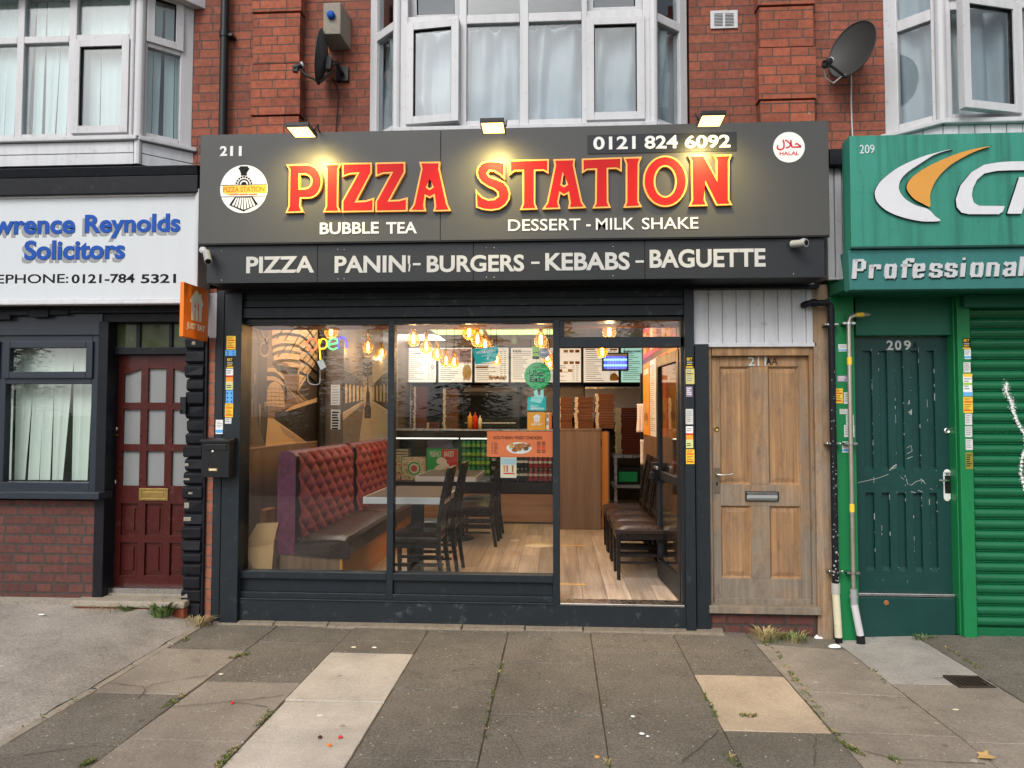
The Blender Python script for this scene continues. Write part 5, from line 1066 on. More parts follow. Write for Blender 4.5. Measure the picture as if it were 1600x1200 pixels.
# --- menu boards
MENU = emit('menu_lightbox', (1, .94, .82), .42); MENU2 = emit('menu_lightbox_mint', (.5, .95, .82), .45)
YM_ = 5.35; bx = [(629.5, 681.5), (685, 738), (741.5, 795), (798, 850), (853.5, 908), (911.5, 966.5), (970, 1024)]
lab = ['drinks menu light box at the far left of the row', 'menu light box with a tray of chips, next to the far left one', 'menu light box hidden partly by the teal open sign', 'kids menu light box beside the round stickers', 'menu light box with a wrap picture, just right of the door mullion', 'menu light box with a burger picture behind the hanging bulb', 'mint green menu light box at the far right of the row']
FOOD = [mat('food_gold', (.6, .32, .08), .5, var=.4, scale=40), mat('food_brown', (.35, .13, .04), .5, var=.4, scale=40), mat('food_pale', (.7, .5, .25), .5, var=.3, scale=50)]
for k, (a, b) in enumerate(bx):
    t = Th('menu_board', lab[k], 'menu board', 'menu light boxes in a row over the counter'); fr = MB(BLACK); x0_, x1_, z0_, z1_ = R(a-1, 542, b+1, 598.5, YM_)
    frame_rect(fr, x0_, x1_, z0_, z1_, .012, YM_-.01, YM_+.1); fr.box(x0_+.3, x0_+.31, YM_+.03, YM_+.04, z1_, CE); t.p('frame', fr)
    mb = MB(MENU if k < 6 else MENU2); mb.box(x0_+.012, x1_-.012, YM_, YM_+.05, z0_+.012, z1_-.012); di = t.p('diffuser', mb)
    pr = MB(GREYP); r_ = random.Random(k+20); W_ = x1_-x0_
    def P(u, v, u2, v2, m): pr.box(x0_+u*W_, x0_+u2*W_, YM_-.0015-.0003*(m in FOOD), YM_-.0003, z1_-v2*W_, z1_-v*W_, m)
    nl = 15
    for q in range(nl):
        v = .12+q*.057
        if k == 1 and q < 5 or k == 4 and q < 7: continue
        w_ = r_.uniform(.25, .55); u2 = .08+w_
        P(.08, v, min(u2, .62), v+.016, GREYP)
        P(.74, v, .8, v+.016, GREYP); P(.84, v, .9, v+.016, GREYP)
    if k == 1:
        P(.05, .06, .95, .45, mat('menu_rose', (.62, .36, .3), .5)); 
        for i in range(5):
            for j in range(5): P(.62+i*.06, .12+j*.06, .665+i*.06, .16+j*.06, WHITE)
        pr.prism(circ(x0_+.83*W_, z1_-.72*W_, .13*W_, 18, .22*W_), YM_-.003, YM_-.0004, m=FOOD[2])
        for i in range(26): u, v = r_.uniform(.75, .91), r_.uniform(.58, .86); pr.ribbon([(x0_+u*W_, z1_-v*W_), (x0_+(u+r_.uniform(-.06, .06))*W_, z1_-(v+.12)*W_)], .01, YM_-.0038-.0001*i, .0007, FOOD[i % 2*2])
    if k == 0: pr.prism(circ(x0_+.88*W_, z1_-.58*W_, .05*W_, 14), YM_-.002, YM_-.0004, m=FOOD[1]); pr.prism(circ(x0_+.88*W_, z1_-.58*W_, .036*W_, 14), YM_-.0025, YM_-.0004, m=WHITE); P(.35, .18, .55, .2, INK)
    if k == 2:
        P(.05, .55, .4, .6, FOOD[1])
        for i in range(9): u = .45+i*.055; pr.prism(circ(x0_+u*W_, z1_-(.86+.02*(i % 2))*W_, .035*W_, 9, .05*W_), YM_-.003-.0002*i, YM_-.0004, m=FOOD[i % 3])
    if k == 3: pr.text('KIDS', x0_+.08*W_, x0_+.32*W_, z1_-.16*W_, z1_-.08*W_, YM_-.002, INK, 0, .02); P(.62, .82, .92, .95, FOOD[0])
    if k == 4:
        pr.prism([(x0_+u*W_, z1_-v*W_) for u, v in ((.06, .3), (.2, .16), (.4, .24), (.26, .4))], YM_-.003, YM_-.0004, m=FOOD[0])
        for u, v in ((.5, .08), (.66, .08), (.82, .08), (.08, .5), (.24, .5), (.34, .62), (.62, .62), (.5, .4), (.66, .4), (.82, .4)): P(u, v, u+.12, v+.08, FOOD[(int(u*100)) % 3])
    if k == 5:
        pr.prism(smooth_poly([(x0_+u*W_, z1_-v*W_) for u, v in ((.76, .78), (.86, .72), (.96, .8), (.97, .92), (.76, .92))], 4), YM_-.003, YM_-.0004, m=FOOD[0]); P(.75, .85, .97, .875, FOOD[1]); P(.74, .05, .95, .1, FOOD[2]); P(.08, .05, .34, .08, FOOD[1])
    if k == 6: pr.text('BUBBLE CONES', x0_+.1*W_, x0_+.62*W_, z1_-.16*W_, z1_-.09*W_, YM_-.002, INK, 0, .02)
    t.p('menu_print', pr, di); t.done()
# bulkhead carrying the boards
mb = MB(WALLC); mb.box(XM, 1.9, YM_+.06, YM_+.2, 2.13, CE); struct('bulkhead', mb)
# --- counter
ct = Th('serving_counter', 'long glass fronted serving counter with wood base at the back of the shop', 'counter')
YC = 4.05; cx0, cx1 = XM+.02, X(872, YC); z = lambda py: Z(py, YC)
mb = MB(LAMF); mb.box(cx0, cx1, YC-.02, YC+.02, z(815), z(772)); ct.p('front_panel', mb)
mb = MB(BLACK); mb.box(cx0, cx1, YC+.03, YC+.6, FL, z(814)); mb.box(cx0, cx1, YC, YC+.7, z(770), z(754)); mb.box(cx0, cx1, YC+.62, YC+.7, z(814), z(690)); ct.p('plinth', mb)
tp = MB(BLACK); tp.box(cx0, cx1, YC-.02, YC+.05, z(684), z(673)); tp.box(cx0, cx1, YC-.02, YC+.6, z(673), z(671), STEEL)
for px in (718, 864): tp.box(X(px-1.5, YC), X(px+1.5, YC), YC-.015, YC+.03, z(754), z(684))
tpi = ct.p('counter_top', tp)
g = MB(GL); g.box(cx0, X(716, YC), YC, YC+.006, z(754), z(684)); ct.p('pane', g, tpi); g = MB(GL); g.box(X(720, YC), X(862, YC), YC, YC+.006, z(754), z(684)); ct.p('pane', g, tpi)
mb = MB(emit('counter_strip_light', (1, .93, .8), 3.)); mb.box(cx0+.05, cx1-.05, YC+.08, YC+.1, z(686.5), z(685)); ct.p('strip_light', mb)
ct.done()
cp = Th('counter_end', 'tall grey oak panelled counter end with an orange edged hatch door beside the doorway', 'counter')
YE = 3.6; a, b, c, d = R(874, 673, 939, 829, YE)
mb = MB(LAMW2); mb.box(a, b, YE, YE+.55, FL, d); cp.p('panel', mb, None, .004); mb = MB(LAMW2); mb.box(a-.02, b+.01, YE-.01, YE+.58, d, d+.025); cp.p('top', mb, None, .004)
mb = MB(OAKE); q = X(949, YE+.1); mb.box(b+.005, q, YE+.05, YE+.075, FL+.01, d-.01); mb.box(q, q+.02, YE+.05, YE+.7, FL+.01, d-.01, LAMW); mb.box(b-.012, b+.012, YE+.035, YE+.05, d-.2, d-.1, BLACK); mb.box(b-.012, b+.012, YE+.035, YE+.05, FL+.15, FL+.25, BLACK); cp.p('hatch_door', mb, None, .003)
cp.done()
# --- pizza boxes
def pbox(w, h, m):
    mb = MB(m); mb.box(0, w*.17, 0, w, 0, h-.003, BOXW); mb.box(w*.17+.001, w, 0, w, 0, h-.0015); mb.box(w*.17, w*.175, -.001, w, .004, h-.006, INK); mb.box(w*.2, w*.99, -.0015, 0, h*.38, h*.46, SEP[4]); return mb
pb_ = {}
def stack(px0, px1, ytop, ybot, Y, m, nm, hh=None):
    x0_, x1_, z0_, z1_ = R(px0, ytop, px1, ybot, Y); h = .0345; n = max(2, round((z1_-z0_)/h)); h2 = (z1_-z0_)/n; r_ = random.Random(int(px0))
    for i in range(n):
        key = (m.name, round(x1_-x0_, 2))
        lab = '%s pizza box from the top in the stack %s' % (ORD[n-1-i] if n-1-i else 'topmost', nm)
        if key not in pb_: o = one('pizza_box', pbox(x1_-x0_, .0345, m), lab, 'pizza box', 'pizza boxes in stacks'); pb_[key] = o
        else: o = dup(pb_[key], (0, 0, 0), lab)
        w = x1_-x0_; o.location = (x0_+w/2+r_.uniform(-.008, .008), Y+w/2+r_.uniform(-.008, .01), z0_+i*h2+.0003); o.scale = (w/key[1] if False else 1, 1, h2/.0345*.97); o.rotation_euler = (0, 0, r_.uniform(-.03, .03))
zt_ = Z(672, YE, 905)
stack(872, 894, 621, 669.5, YE+.12, BOXC, 'nearest the door mullion'); stack(898, 927, 620, 669.5, YE+.12, BOXC, 'in the middle of the counter end'); stack(930, 959.5, 614.5, 669.5, YE+.14, BOXC, 'at the right of the counter end')
tb = MB(STEEL); x0_, x1_, z0_, z1_ = R(958, 710, 1012, 715, 4.6); tb.box(x0_, x1_+.2, 4.5, 5.1, z0_, z1_); tb.box(x0_+.01, x0_+.05, 4.55, 4.6, FL, z0_); tb.box(x1_, x1_+.04, 4.55, 4.6, FL, z0_); tb.box(x0_, x1_+.2, 4.52, 5.1, .62, .66, GREYP); one('steel_table', tb, 'steel kitchen table carrying red pizza boxes behind the counter hatch', 'table')
stack(964, 1004, 637, 709.5, 4.62, BOXC2, 'on the steel kitchen table')
mb = MB(BLACK); x0_, x1_, z0_, z1_ = R(964, 728, 1000, 752, 4.62); mb.box(x0_, x1_, 4.6, 5, .662, z1_-.02); mb.box(x0_+.02, x1_-.04, 4.59, 4.6, .7, z1_-.08, GREEN); one('microwave', mb, 'black oven with a dark green panel under the steel table', 'oven', bevel=.006)
sh_ = MB(BLACK); zs_ = Z(670.5, 5.0, 680); sh_.box(XM+.05, X(870, 5.0), 4.95, 5.5, zs_-.04, zs_-.0002); sh_.box(XM+.05, X(870, 5.0), 5.0, 5.5, FL, zs_-.05, GREYP); one('back_worktop', sh_, 'dark back worktop behind the glass counter holding tall stacks of pizza boxes', 'worktop')
stack(646, 666, 604, 670, 5.02, BOXC2, 'at the left of the back worktop'); stack(692, 716, 607, 670, 5.02, BOXC, 'second along the back worktop'); stack(666.5, 686, 660, 670, 5.02, BOXC2, 'that is low, on the back worktop')
mb = MB(BLACK); mb.pb(722, 602, 812, 668, 5.6, .6); mb.pb(725, 606, 808, 612, 5.59, .01, GREYP); mb.pb(730, 618, 800, 655, 5.592, .008, INK); mb.pb(726, 660, 806, 662, 5.585, .015, STEEL); one('pizza_oven', mb, 'large black oven in the dark kitchen behind the counter', 'oven', bevel=.008)
m, n_, b_, o_ = nodes('herringbone_tile'); p_ = pos(n_); w1 = n_.nodes.new('ShaderNodeTexWave'); w1.inputs['Scale'].default_value = 9; mp_ = n_.nodes.new('ShaderNodeMapping'); mp_.inputs['Rotation'].default_value = (0, .8, 0); n_.links.new(p_, mp_.inputs[0]); n_.links.new(mp_.outputs[0], w1.inputs['Vector'])
n_.links.new(ramp(n_, w1.outputs[0], [(.4, .06), (.55, .36)]), b_.inputs['Base Color']); b_.inputs['Roughness'].default_value = .25
mb = MB(m); mb.pb(622, 598, 645, 668, 5.55, .05); one('tiled_column', mb, 'grey herringbone tiled column left of the back worktop', 'column'); mb = MB(m); mb.pb(814, 600, 912, 650, 6.2, .05); one('tiled_column', mb, 'grey herringbone tiled strip right of the black oven', 'column')
mb = MB(UPVC); mb.tube([tuple(at(641, 598, 'y', 5.5)), tuple(at(641, 668, 'y', 5.5))], .012, 8); mb.pb(638, 625, 644, 634, 5.48, .03); one('cable_trunking', mb, 'white cable trunking and switch on the tiled column', 'trunking')
mb = MB(mat('pale_blue_steel', (.36, .38, .46), .35, .2, var=.06)); mb.pb(914, 608, 1003, 660, 5.9, .5); mb.pb(914, 604, 1003, 608, 5.88, .03, STEEL); one('extractor_hood', mb, 'pale blue grey extractor hood panel in the kitchen', 'hood', bevel=.004)
tw = MB(WHITE); tw.grid(lambda u, v: (X(995, 3.0)+u*.085, 2.96+.012*sin(u*14+v*2)*v, Z(631, 3.0)-v*.33), 12, 14); o = one('towel', tw, 'white towel hanging on the inner door frame', 'towel'); s_ = o.modifiers.new('thick', 'SOLIDIFY'); s_.thickness = .012
tw = MB(WHITE); tw.grid(lambda u, v: (X(999.5, 3.0)+u*.045, 2.96+.008*sin(u*9)*v, Z(686, 3.0)-v*.29), 8, 10); o = one('towel', tw, 'narrow white cloth hanging under the towel by the inner door', 'towel'); s_ = o.modifiers.new('thick', 'SOLIDIFY'); s_.thickness = .012
idf = MB(GREY); q = X(1001, 3.0); idf.box(q, q+.07, 2.97, 3.06, FL, Z(590, 3)); idf.box(q, XR, 2.97, 3.06, Z(590, 3), Z(585, 3)); one('inner_door_frame', idf, 'dark inner door frame beyond the row of chairs', 'door frame')
# --- goods in the display
zsh = Z(752.5, 4.2)
def sbox(px0, py0, px1, py1, Y, m, dep, fn, name, lab, cat):
    mb = MB(m); mb.pb(px0, py0, px1, py1, Y, dep)
    if fn: fn(mb)
    return one(name, mb, lab, cat)
def dots(mb, px0, py0, px1, py1, Y, seed):
    r_ = random.Random(seed)
    for k in range(90):
        q = at(r_.uniform(px0+1, px1-1), r_.uniform(py0+1, py1-1), 'y', Y); mb.prism(circ(q.x, q.z, r_.uniform(.004, .011), 6), Y-.0012, Y, m=[REDP, REDP, INK, GREEN][k % 4])
def pz(mb):
    dots(mb, 628, 714, 665, 751, 4.3, 1); q = at(647, 732, 'y', 4.3)
    for rr, m_, e in ((.1, WHITE, .0016), (.092, GREEN, .002), (.07, WHITE, .0024), (.045, PINKP, .0028)): mb.prism(circ(q.x, q.z, rr, 26), 4.3-e, 4.3, m=m_)
sbox(628, 714, 665.5, 752, 4.3, CREAM, .04, pz, 'pizza_box', 'white pizza box with red flecks standing in the counter display', 'pizza box')
sbox(612, 713, 627, 752, 4.3, CREAM, .04, lambda mb: dots(mb, 612, 713, 627, 752, 4.3, 5), 'pizza_box', 'white flecked pizza box half hidden at the left end of the counter display', 'pizza box')
sbox(618, 702, 637, 712.5, 4.32, CREAM, .2, lambda mb: (mb.pb(619, 705, 636, 706.5, 4.3185, .001, INK), mb.pb(619, 709, 636, 710.5, 4.3185, .001, INK)), 'carton', 'small cream carton lying on the flecked pizza boxes', 'carton')
def fb_(mb):
    mb.pb(690.5, 702, 715, 749, 4.2485, .001, REDP); mb.ptext('FRESHLY', 671.5, 705, 689.5, 713.5, 4.2475, WHITE, 0, .02); mb.ptext('BAKED', 694, 705, 709, 713.5, 4.2475, WHITE, 0, .02)
    def C(pts, m, e): mb.prism(smooth_poly(PX([(600+u/5.714, 650+v/5.714) for u, v in pts], 4.25), 4), 4.25-e, 4.25, m=m)
    C([(450, 470), (410, 505), (480, 508), (560, 505), (585, 460), (560, 420), (480, 440)], WHITE, .003); C([(470, 395), (490, 372), (530, 372), (560, 400), (550, 430), (480, 425)], WHITE, .0036)
    C([(515, 480), (560, 455), (620, 465), (640, 495), (600, 508), (530, 506)], FOOD[2], .004)
    for u, v in ((545, 485), (575, 475), (600, 490), (620, 482), (560, 498)): mb.prism(circ(*PX([(600+u/5.714, 650+v/5.714)], 4.25)[0], .011, 8), 4.2452, 4.25, m=REDP)
sbox(666.5, 701, 716, 750, 4.25, GREEN, .04, fb_, 'pizza_box', 'green and red freshly baked pizza box standing in the counter display', 'pizza box')
sbox(668, 684.5, 707, 700, 4.42, PURP, .1, None, 'carton', 'mauve carton behind the green and red pizza box', 'carton')
def can(h, r, m, lid, bottle=False):
    mb = MB(m)
    if bottle: mb.lathe([(0, 0), (r*.9, 0), (r, .01), (r, h*.25), (r*.93, h*.32), (r, h*.4), (r, h*.62), (r*.75, h*.74), (r*.4, h*.88), (r*.38, h*.93)], (0, 0, 0), n=12); mb.lathe([(r*.42, h*.92), (r*.42, h), (0, h)], (0, 0, 0), n=10, m=lid); mb.lathe([(r*1.01, h*.42), (r*1.01, h*.6)], (0, 0, 0), n=12, m=lid)
    else: mb.lathe([(0, 0), (r*.85, 0), (r, .008), (r, h-.012), (r*.85, h)], (0, 0, 0), n=12); mb.lathe([(r*.85, h), (r*.8, h-.003), (0, h-.003)], (0, 0, 0), n=12, m=STEEL); mb.lathe([(r*1.01, h*.3), (r*1.012, h*.36), (r*1.012, h*.62), (r*1.01, h*.66)], (0, 0, 0), n=12, m=lid)
    return mb
CANG = mat('green_can', (.03, .28, .07), .25, .5, var=.15); CANK = mat('black_can', (.015, .015, .018), .25, .5, var=.15); BOTR = mat('red_bottle', (.42, .015, .03), .15, var=.2)
def goods(px0, px1, n, rows, zb, h, r, m, lid, bottle, nm, lab, cat, Y):
    src = None
    for j in range(rows):
        for i in range(n):
            x_ = X(px0+(px1-px0)*(i+.5)/n, Y, 720); zz = zb+j*h*1.03
            L_ = '%s, %s from left, %s row up' % (lab, ORD[i], ORD[j])
            if src is None: src = one(nm, can(h, r, m, lid, bottle), L_, cat, lab+' in the counter display'); o = src
            else: o = dup(src, (0, 0, 0), L_)
            o.location = (x_, Y+((i*7+j*3) % 5)*.002, zz)
goods(721, 766, 6, 4, zsh+.07, .115, .031, CANG, LIME, False, 'drinks_can', 'green drinks can', 'can', 4.3)
goods(767, 785, 2, 3, zsh+.0, .115, .031, CANK, GREYP, False, 'drinks_can', 'black drinks can left of the milkshake poster', 'can', 4.3)
goods(806, 825, 3, 2, zsh, .17, .03, CANK, WHITE, True, 'bottle', 'dark bottle right of the milkshake poster', 'bottle', 4.3)
goods(826, 864, 5, 2, zsh, .165, .03, BOTR, WHITE, True, 'bottle', 'red drink bottle', 'bottle', 4.3)
tr = MB(GREY); tr.box(X(718, 4.3), X(866, 4.3), 4.22, 4.6, zsh-.02, zsh-.001); tr.box(X(719, 4.3), X(766.5, 4.3), 4.26, 4.36, zsh, zsh+.069, STEEL); one('display_shelf', tr, 'shelf inside the glass counter carrying cans and bottles', 'shelf')
tr = MB(GREY); tr.box(XM+.03, X(717, 4.3), 4.2, 4.6, zsh-.02, zsh-.001); one('display_shelf', tr, 'shelf inside the glass counter carrying upright pizza boxes', 'shelf')
def sauce(px, yt, m, lab, w):
    Y = 4.2; zb = Z(671, YC+.2)+.003; zt2 = Z(yt, Y); h = zt2-zb; mb = MB(m); c = (X(px, Y), Y, zb)
    mb.lathe([(0, 0), (w, 0), (w, h*.72), (w*.8, h*.78), (w*.35, h*.8), (w*.12, h), (0, h)], c, n=16); one('sauce_bottle', mb, lab, 'bottle', 'squeezy sauce bottles on the counter')
sauce(734.5, 644, mat('mustard_plastic', (.7, .33, .02), .35), 'yellow squeezy mustard bottle on the counter', .033); sauce(742.5, 644, mat('ketchup_plastic', (.6, .03, .015), .35), 'red squeezy ketchup bottle on the counter', .033); sauce(750, 649, mat('mayo_plastic', (.75, .7, .5), .35), 'small cream squeezy bottle on the counter', .026)
# --- insect killer
ik = Th('insect_killer', 'hanging insect killer with glowing blue tubes near the mint menu board', 'insect killer'); YI = 4.4
mb = MB(BLACK); x0_, x1_, z0_, z1_ = R(941, 551, 982, 579, YI); frame_rect(mb, x0_, x1_, z0_, z1_, .018, YI, YI+.08); mb.box(x0_, x1_, YI+.09, YI+.11, z0_, z1_, UPVC); mb.box(x0_+.018, x1_-.018, YI, YI+.08, z1_-.05, z1_-.018, UPVC)
for k in range(9): mb.box(x0_+.02+k*.036, x0_+.023+k*.036, YI+.004, YI+.006, z0_+.018, z1_-.05)
mb.tube([(x0_+.05, YI+.04, z1_), (x0_+.05, YI+.04, CE)], .003, 5); mb.tube([(x1_-.05, YI+.04, z1_), (x1_-.05, YI+.04, CE)], .003, 5); ik.p('casing', mb)
for k in (.3, .62): mb = MB(emit('uv_tube', (.08, .16, 1), 6)); zz = z0_+(z1_-z0_)*k; mb.tube([(x0_+.02, YI+.04, zz), (x1_-.02, YI+.04, zz)], .014, 10); ik.p('tube', mb)
ik.done()
# --- posters on the right hand wall
def wp(py0, y0, y1, z0, z1, m, lab, fn=None, name='poster'):
    mb = MB(m, LX(XR)); mb.box(-y1, -y0, -.004, 0, z0, z1); mb.T = LX(XR)
    if fn: fn(mb, -y1, -y0, z0, z1)
    one(name, mb, lab, 'poster')
def menu_lines(mb, a, b, c, d):
    r_ = random.Random(5); n = 34
    for k in range(n): zz = d-.06-(d-c-.1)*k/n; w_ = r_.uniform(.35, .6); mb.box(a+.04*(b-a), a+(b-a)*w_, -.0052, -.004, zz-.006, zz, INK if k % 9 == 0 else GREYP); mb.box(a+.75*(b-a), a+.92*(b-a), -.0052, -.004, zz-.006, zz, GREYP)
def burger(mb, a, b, c, d):
    mb.prism(circ((a+b)/2, c+.3*(d-c), .4*(b-a), 18, .18*(d-c)), -.006, -.004, m=FOOD[0]); mb.prism(circ((a+b)/2, c+.25*(d-c), .3*(b-a), 14, .06*(d-c)), -.007, -.004, m=FOOD[1]); mb.box(a+.1*(b-a), b-.1*(b-a), -.006, -.004, d-.16*(d-c), d-.08*(d-c), CREAM)
wp(0, 1.62, 2.28, 1.4, 2.2, WHITE, 'tall white takeaway menu poster on the right wall', menu_lines); wp(0, 2.34, 2.92, 1.4, 2.2, ORANGE2, 'orange burger poster farthest along the right wall', burger); wp(0, 1.05, 1.56, 1.42, 2.2, ORANGE, 'orange poster with food pictures nearest the door', burger); wp(0, .45, 1.0, 1.42, 2.2, ORANGE2, 'amber food poster behind the open glass door', burger)
wp(0, .5, 2.9, 2.26, 2.6, PINKP, 'long rosy food picture strip high on the right wall', lambda mb, a, b, c, d: [mb.box(a+.06+k*.3, a+.3+k*.3, -.006, -.004, c+.05, d-.05, FOOD[k % 3]) for k in range(8)])
# --- furniture
tb = Th('dining_table', 'dark topped table with silver edge closest to the shop window', 'table', 'tables beside the sofas')
tx0, tx1, ty0, ty1 = X(568.5, .3), X(695.5, .3), .3, 1.28; tz = FL+.755
mb = MB(TABT); mb.box(tx0+.012, tx1-.012, ty0+.012, ty1-.012, tz-.05, tz); tb.p('tabletop', mb, None, .003); mb = MB(TABE); frame_ = [(tx0, tx1, ty0, ty0+.012), (tx0, tx1, ty1-.012, ty1), (tx0, tx0+.012, ty0+.012, ty1-.012), (tx1-.012, tx1, ty0+.012, ty1-.012)]
for a, b, c, d in frame_: mb.box(a, b, c, d, tz-.056, tz-.002)
tb.p('edge', mb); xc, yc = (tx0+tx1)/2+.02, .8
mb = MB(BLACK); mb.box(xc-.05, xc+.05, yc-.05, yc+.05, FL+.02, tz-.05); tb.p('pedestal', mb, None, .004); mb = MB(BLACK); mb.lathe([(0, .03), (.06, .03), (.24, .008), (.25, 0)], (xc, yc, FL), n=24); mb.box(xc-.2, xc+.2, yc-.03, yc+.03, tz-.07, tz-.052); tb.p('base', mb); r = tb.done((xc, yc, FL))
dup(r, (xc+.03, yc+2.05, FL), 'dark topped table with silver edge farther in, near the counter')
ch = Th('dining_chair', 'dark chair pushed to the near table, closest to the window', 'chair', 'dark dining chairs with padded seats')
sz = .45
mb = MB(LEATH); mb.grid(lambda u, v: ((-.22+.43*u), -.2+.4*v, sz-.012+.032*(1-(2*u-1)**6)*(1-(2*v-1)**6)), 10, 10); mb.box(-.22, .21, -.2, .2, sz-.05, sz-.012); ch.p('seat', mb, None, .006)
fr = MB(CHWOOD); fr.box(-.2, .2, -.19, -.17, sz-.1, sz-.05); fr.box(-.2, .2, .17, .19, sz-.1, sz-.05); fr.box(-.21, -.19, -.17, .17, sz-.1, sz-.05)
for s_ in (-1, 1): fr.box(-.18, .19, s_*.175-.009, s_*.175+.009, .2, .225); fr.box(-.18, .19, s_*.175-.009, s_*.175+.009, .14, .16)
ch.p('seat_frame', fr)
for s_ in (-1, 1):
    lg = MB(CHWOOD); lg.hexa([(-.205, s_*.18-.014, 0), (-.175, s_*.18-.014, 0), (-.175, s_*.18+.014, 0), (-.205, s_*.18+.014, 0), (-.212, s_*.18-.018, sz-.05), (-.172, s_*.18-.018, sz-.05), (-.172, s_*.18+.018, sz-.05), (-.212, s_*.18+.018, sz-.05)]); ch.p('leg', lg, None, .003)
    lg = MB(CHWOOD); prof = [(.25, 0, .016), (.205, .3, .02), (.2, .46, .021), (.235, .75, .018), (.285, 1.0, .013)]; y_ = s_*.185
    for (xa, za, wa), (xb_, zb_2, wb2) in zip(prof[:-1], prof[1:]): lg.hexa([(xa-wa, y_-.014, za), (xa+wa, y_-.014, za), (xa+wa, y_+.014, za), (xa-wa, y_+.014, za), (xb_-wb2, y_-.014, zb_2), (xb_+wb2, y_-.014, zb_2), (xb_+wb2, y_+.014, zb_2), (xb_-wb2, y_+.014, zb_2)])
    ch.p('leg', lg, None, .003)
bk = MB(CHWOOD); bk.hexa([(.262, -.17, .92), (.29, -.17, .92), (.29, .17, .92), (.262, .17, .92), (.276, -.17, 1.0), (.3, -.17, 1.0), (.3, .17, 1.0), (.276, .17, 1.0)])
for k in range(6): y_ = -.125+k*.05; bk.hexa([(.196, y_-.011, .5), (.208, y_-.011, .5), (.208, y_+.011, .5), (.196, y_+.011, .5), (.27, y_-.011, .93), (.282, y_-.011, .93), (.282, y_+.011, .93), (.27, y_+.011, .93)])
bk.box(.19, .214, -.17, .17, .47, .52); ch.p('backrest', bk, None, .003)
r = ch.done((0, 0, 0)); r.location = (-1.175, .44, FL)
for x_, y_, lab in ((-1.14, 1.03, 'dark chair at the near table, second from the window'), (-.93, 2.5, 'dark chair at the far table, its back to the counter end'), (-.92, 3.05, 'dark chair at the far table, closest to the counter'),
                    (.71, .98, 'brown seated chair against the right wall, nearest the doorway'), (.715, 1.44, 'brown seated chair against the right wall, second from the doorway'), (.71, 1.9, 'brown seated chair against the right wall, third from the doorway'), (.705, 2.35, 'brown seated chair against the right wall, farthest from the doorway')): dup(r, (x_, y_, FL), lab)
so_ = Th('sofa', 'pink buttoned sofa with purple velvet end closest to the shop window', 'sofa', 'buttoned sofas along the left wall')
sx0, sx1, sy0, sy1 = X(435, .17), X(545, .17)+.02, .17, 1.72; bxk = sx0+.15
mb = MB(LAMW); mb.box(sx0+.02, sx1-.08, sy0+.01, sy1, FL, FL+.3); mb.box(sx1-.08, sx1-.06, sy0, sy1, FL, FL+.3, OAKE); so_.p('base', mb)
mb = MB(LEATH)
def seatf(u, v):
    a = u*pi*1.0
    prof = [(bxk-.0, .42), (bxk+.1, .455), (sx1-.1, .455), (sx1-.03, .445), (sx1, .415), (sx1, .3)]
    t = u*5; i = min(4, int(t)); f = t-i; x_ = prof[i][0]*(1-f)+prof[i+1][0]*f; z_ = prof[i][1]*(1-f)+prof[i+1][1]*f; e = min(v, 1-v)*(sy1-sy0)
    return (x_, sy0-.01+v*(sy1-sy0+.02), FL+z_-.03*max(0, 1-e/.05)**2)
mb.grid(seatf, 30, 30); n0 = len(mb.v); mb.prism([(bxk, FL+.3)]+[(p[0], p[2]) for p in [seatf(i/30, 0) for i in range(31)]], sy0-.01, sy0+.02); so_.p('seat', mb)
mb = MB(VELVP); bz1 = FL+1.14; mb.box(sx0, bxk, sy0, sy1, FL+.3, bz1-.05); mb.grid(lambda u, v: (sx0+u*(bxk-sx0), sy0+v*(sy1-sy0), bz1-.05+.045*sin(u*pi)**.5), 8, 2); mb.prism([(sx0+u/8*(bxk-sx0), bz1-.051+.045*sin(u/8*pi)**.5) for u in range(9)][::-1], sy0, sy0+.01); so_.p('backrest', mb)
mb = MB(VELV)
def tuft(u, v):
    nx, nz = 13.0, 8.0; a, b = u*nx+v*nz*0, v*nz
    p, q = (u*nx+v*nz)*.5, (u*nx-v*nz)*.5
    h = abs(sin(p*pi))*abs(sin(q*pi)); h = h**.42
    ed = min(1, min(u, 1-u)*14, (1-v)*10); h *= .35+.65*max(0, ed)
    return (bxk+.01+.06*h+.02*(1-v), sy0+.01+u*(sy1-sy0-.02), FL+.4+v*(bz1-FL-.42))
mb.grid(tuft, 112, 64); so_.p('buttoned_cushion', mb)
r = so_.done((sx0, sy0, FL)); dup(r, (sx0+.02, sy0+1.62, FL), 'pink buttoned sofa farther in along the left wall')
# --- pendant bulbs
pb2 = Th('pendant_bulb', 'amber globe pendant bulb behind the neon open sign', 'pendant lamp', 'amber globe bulbs hanging in rows')
mb = MB(BRASS); mb.lathe([(.0, .15), (.017, .15), (.02, .14), (.02, .095), (.017, .085)], (0, 0, 0), n=14); pb2.p('lamp_holder', mb); mb = MB(INK); mb.tube([(0, 0, .15), (0, 0, .62)], .0035, 6); pb2.p('cord', mb)
mb = MB(GLA); mb.lathe([(.001, -.062), (.03, -.055), (.052, -.034), (.062, 0), (.054, .032), (.034, .06), (.018, .085), (.016, .095)], (0, 0, 0), n=24); pb2.p('globe', mb)
mb = MB(emit('filament', (1, .7, .3), 28)); mb.lathe([(0, -.035), (.012, -.03), (.016, 0), (.012, .045), (.004, .06)], (0, 0, 0), n=10); pb2.p('filament', mb)
r0 = pb2.done((0, 0, 0))
ld = bpy.data.lights.new('bulb_light', 'POINT'); ld.energy = 5.5; ld.color = (1, .8, .56); ld.shadow_soft_size = .03; lo = bpy.data.objects.new('bulb_light', ld); COL.objects.link(lo); lo.parent = r0; lo.location = (0, 0, -.045)
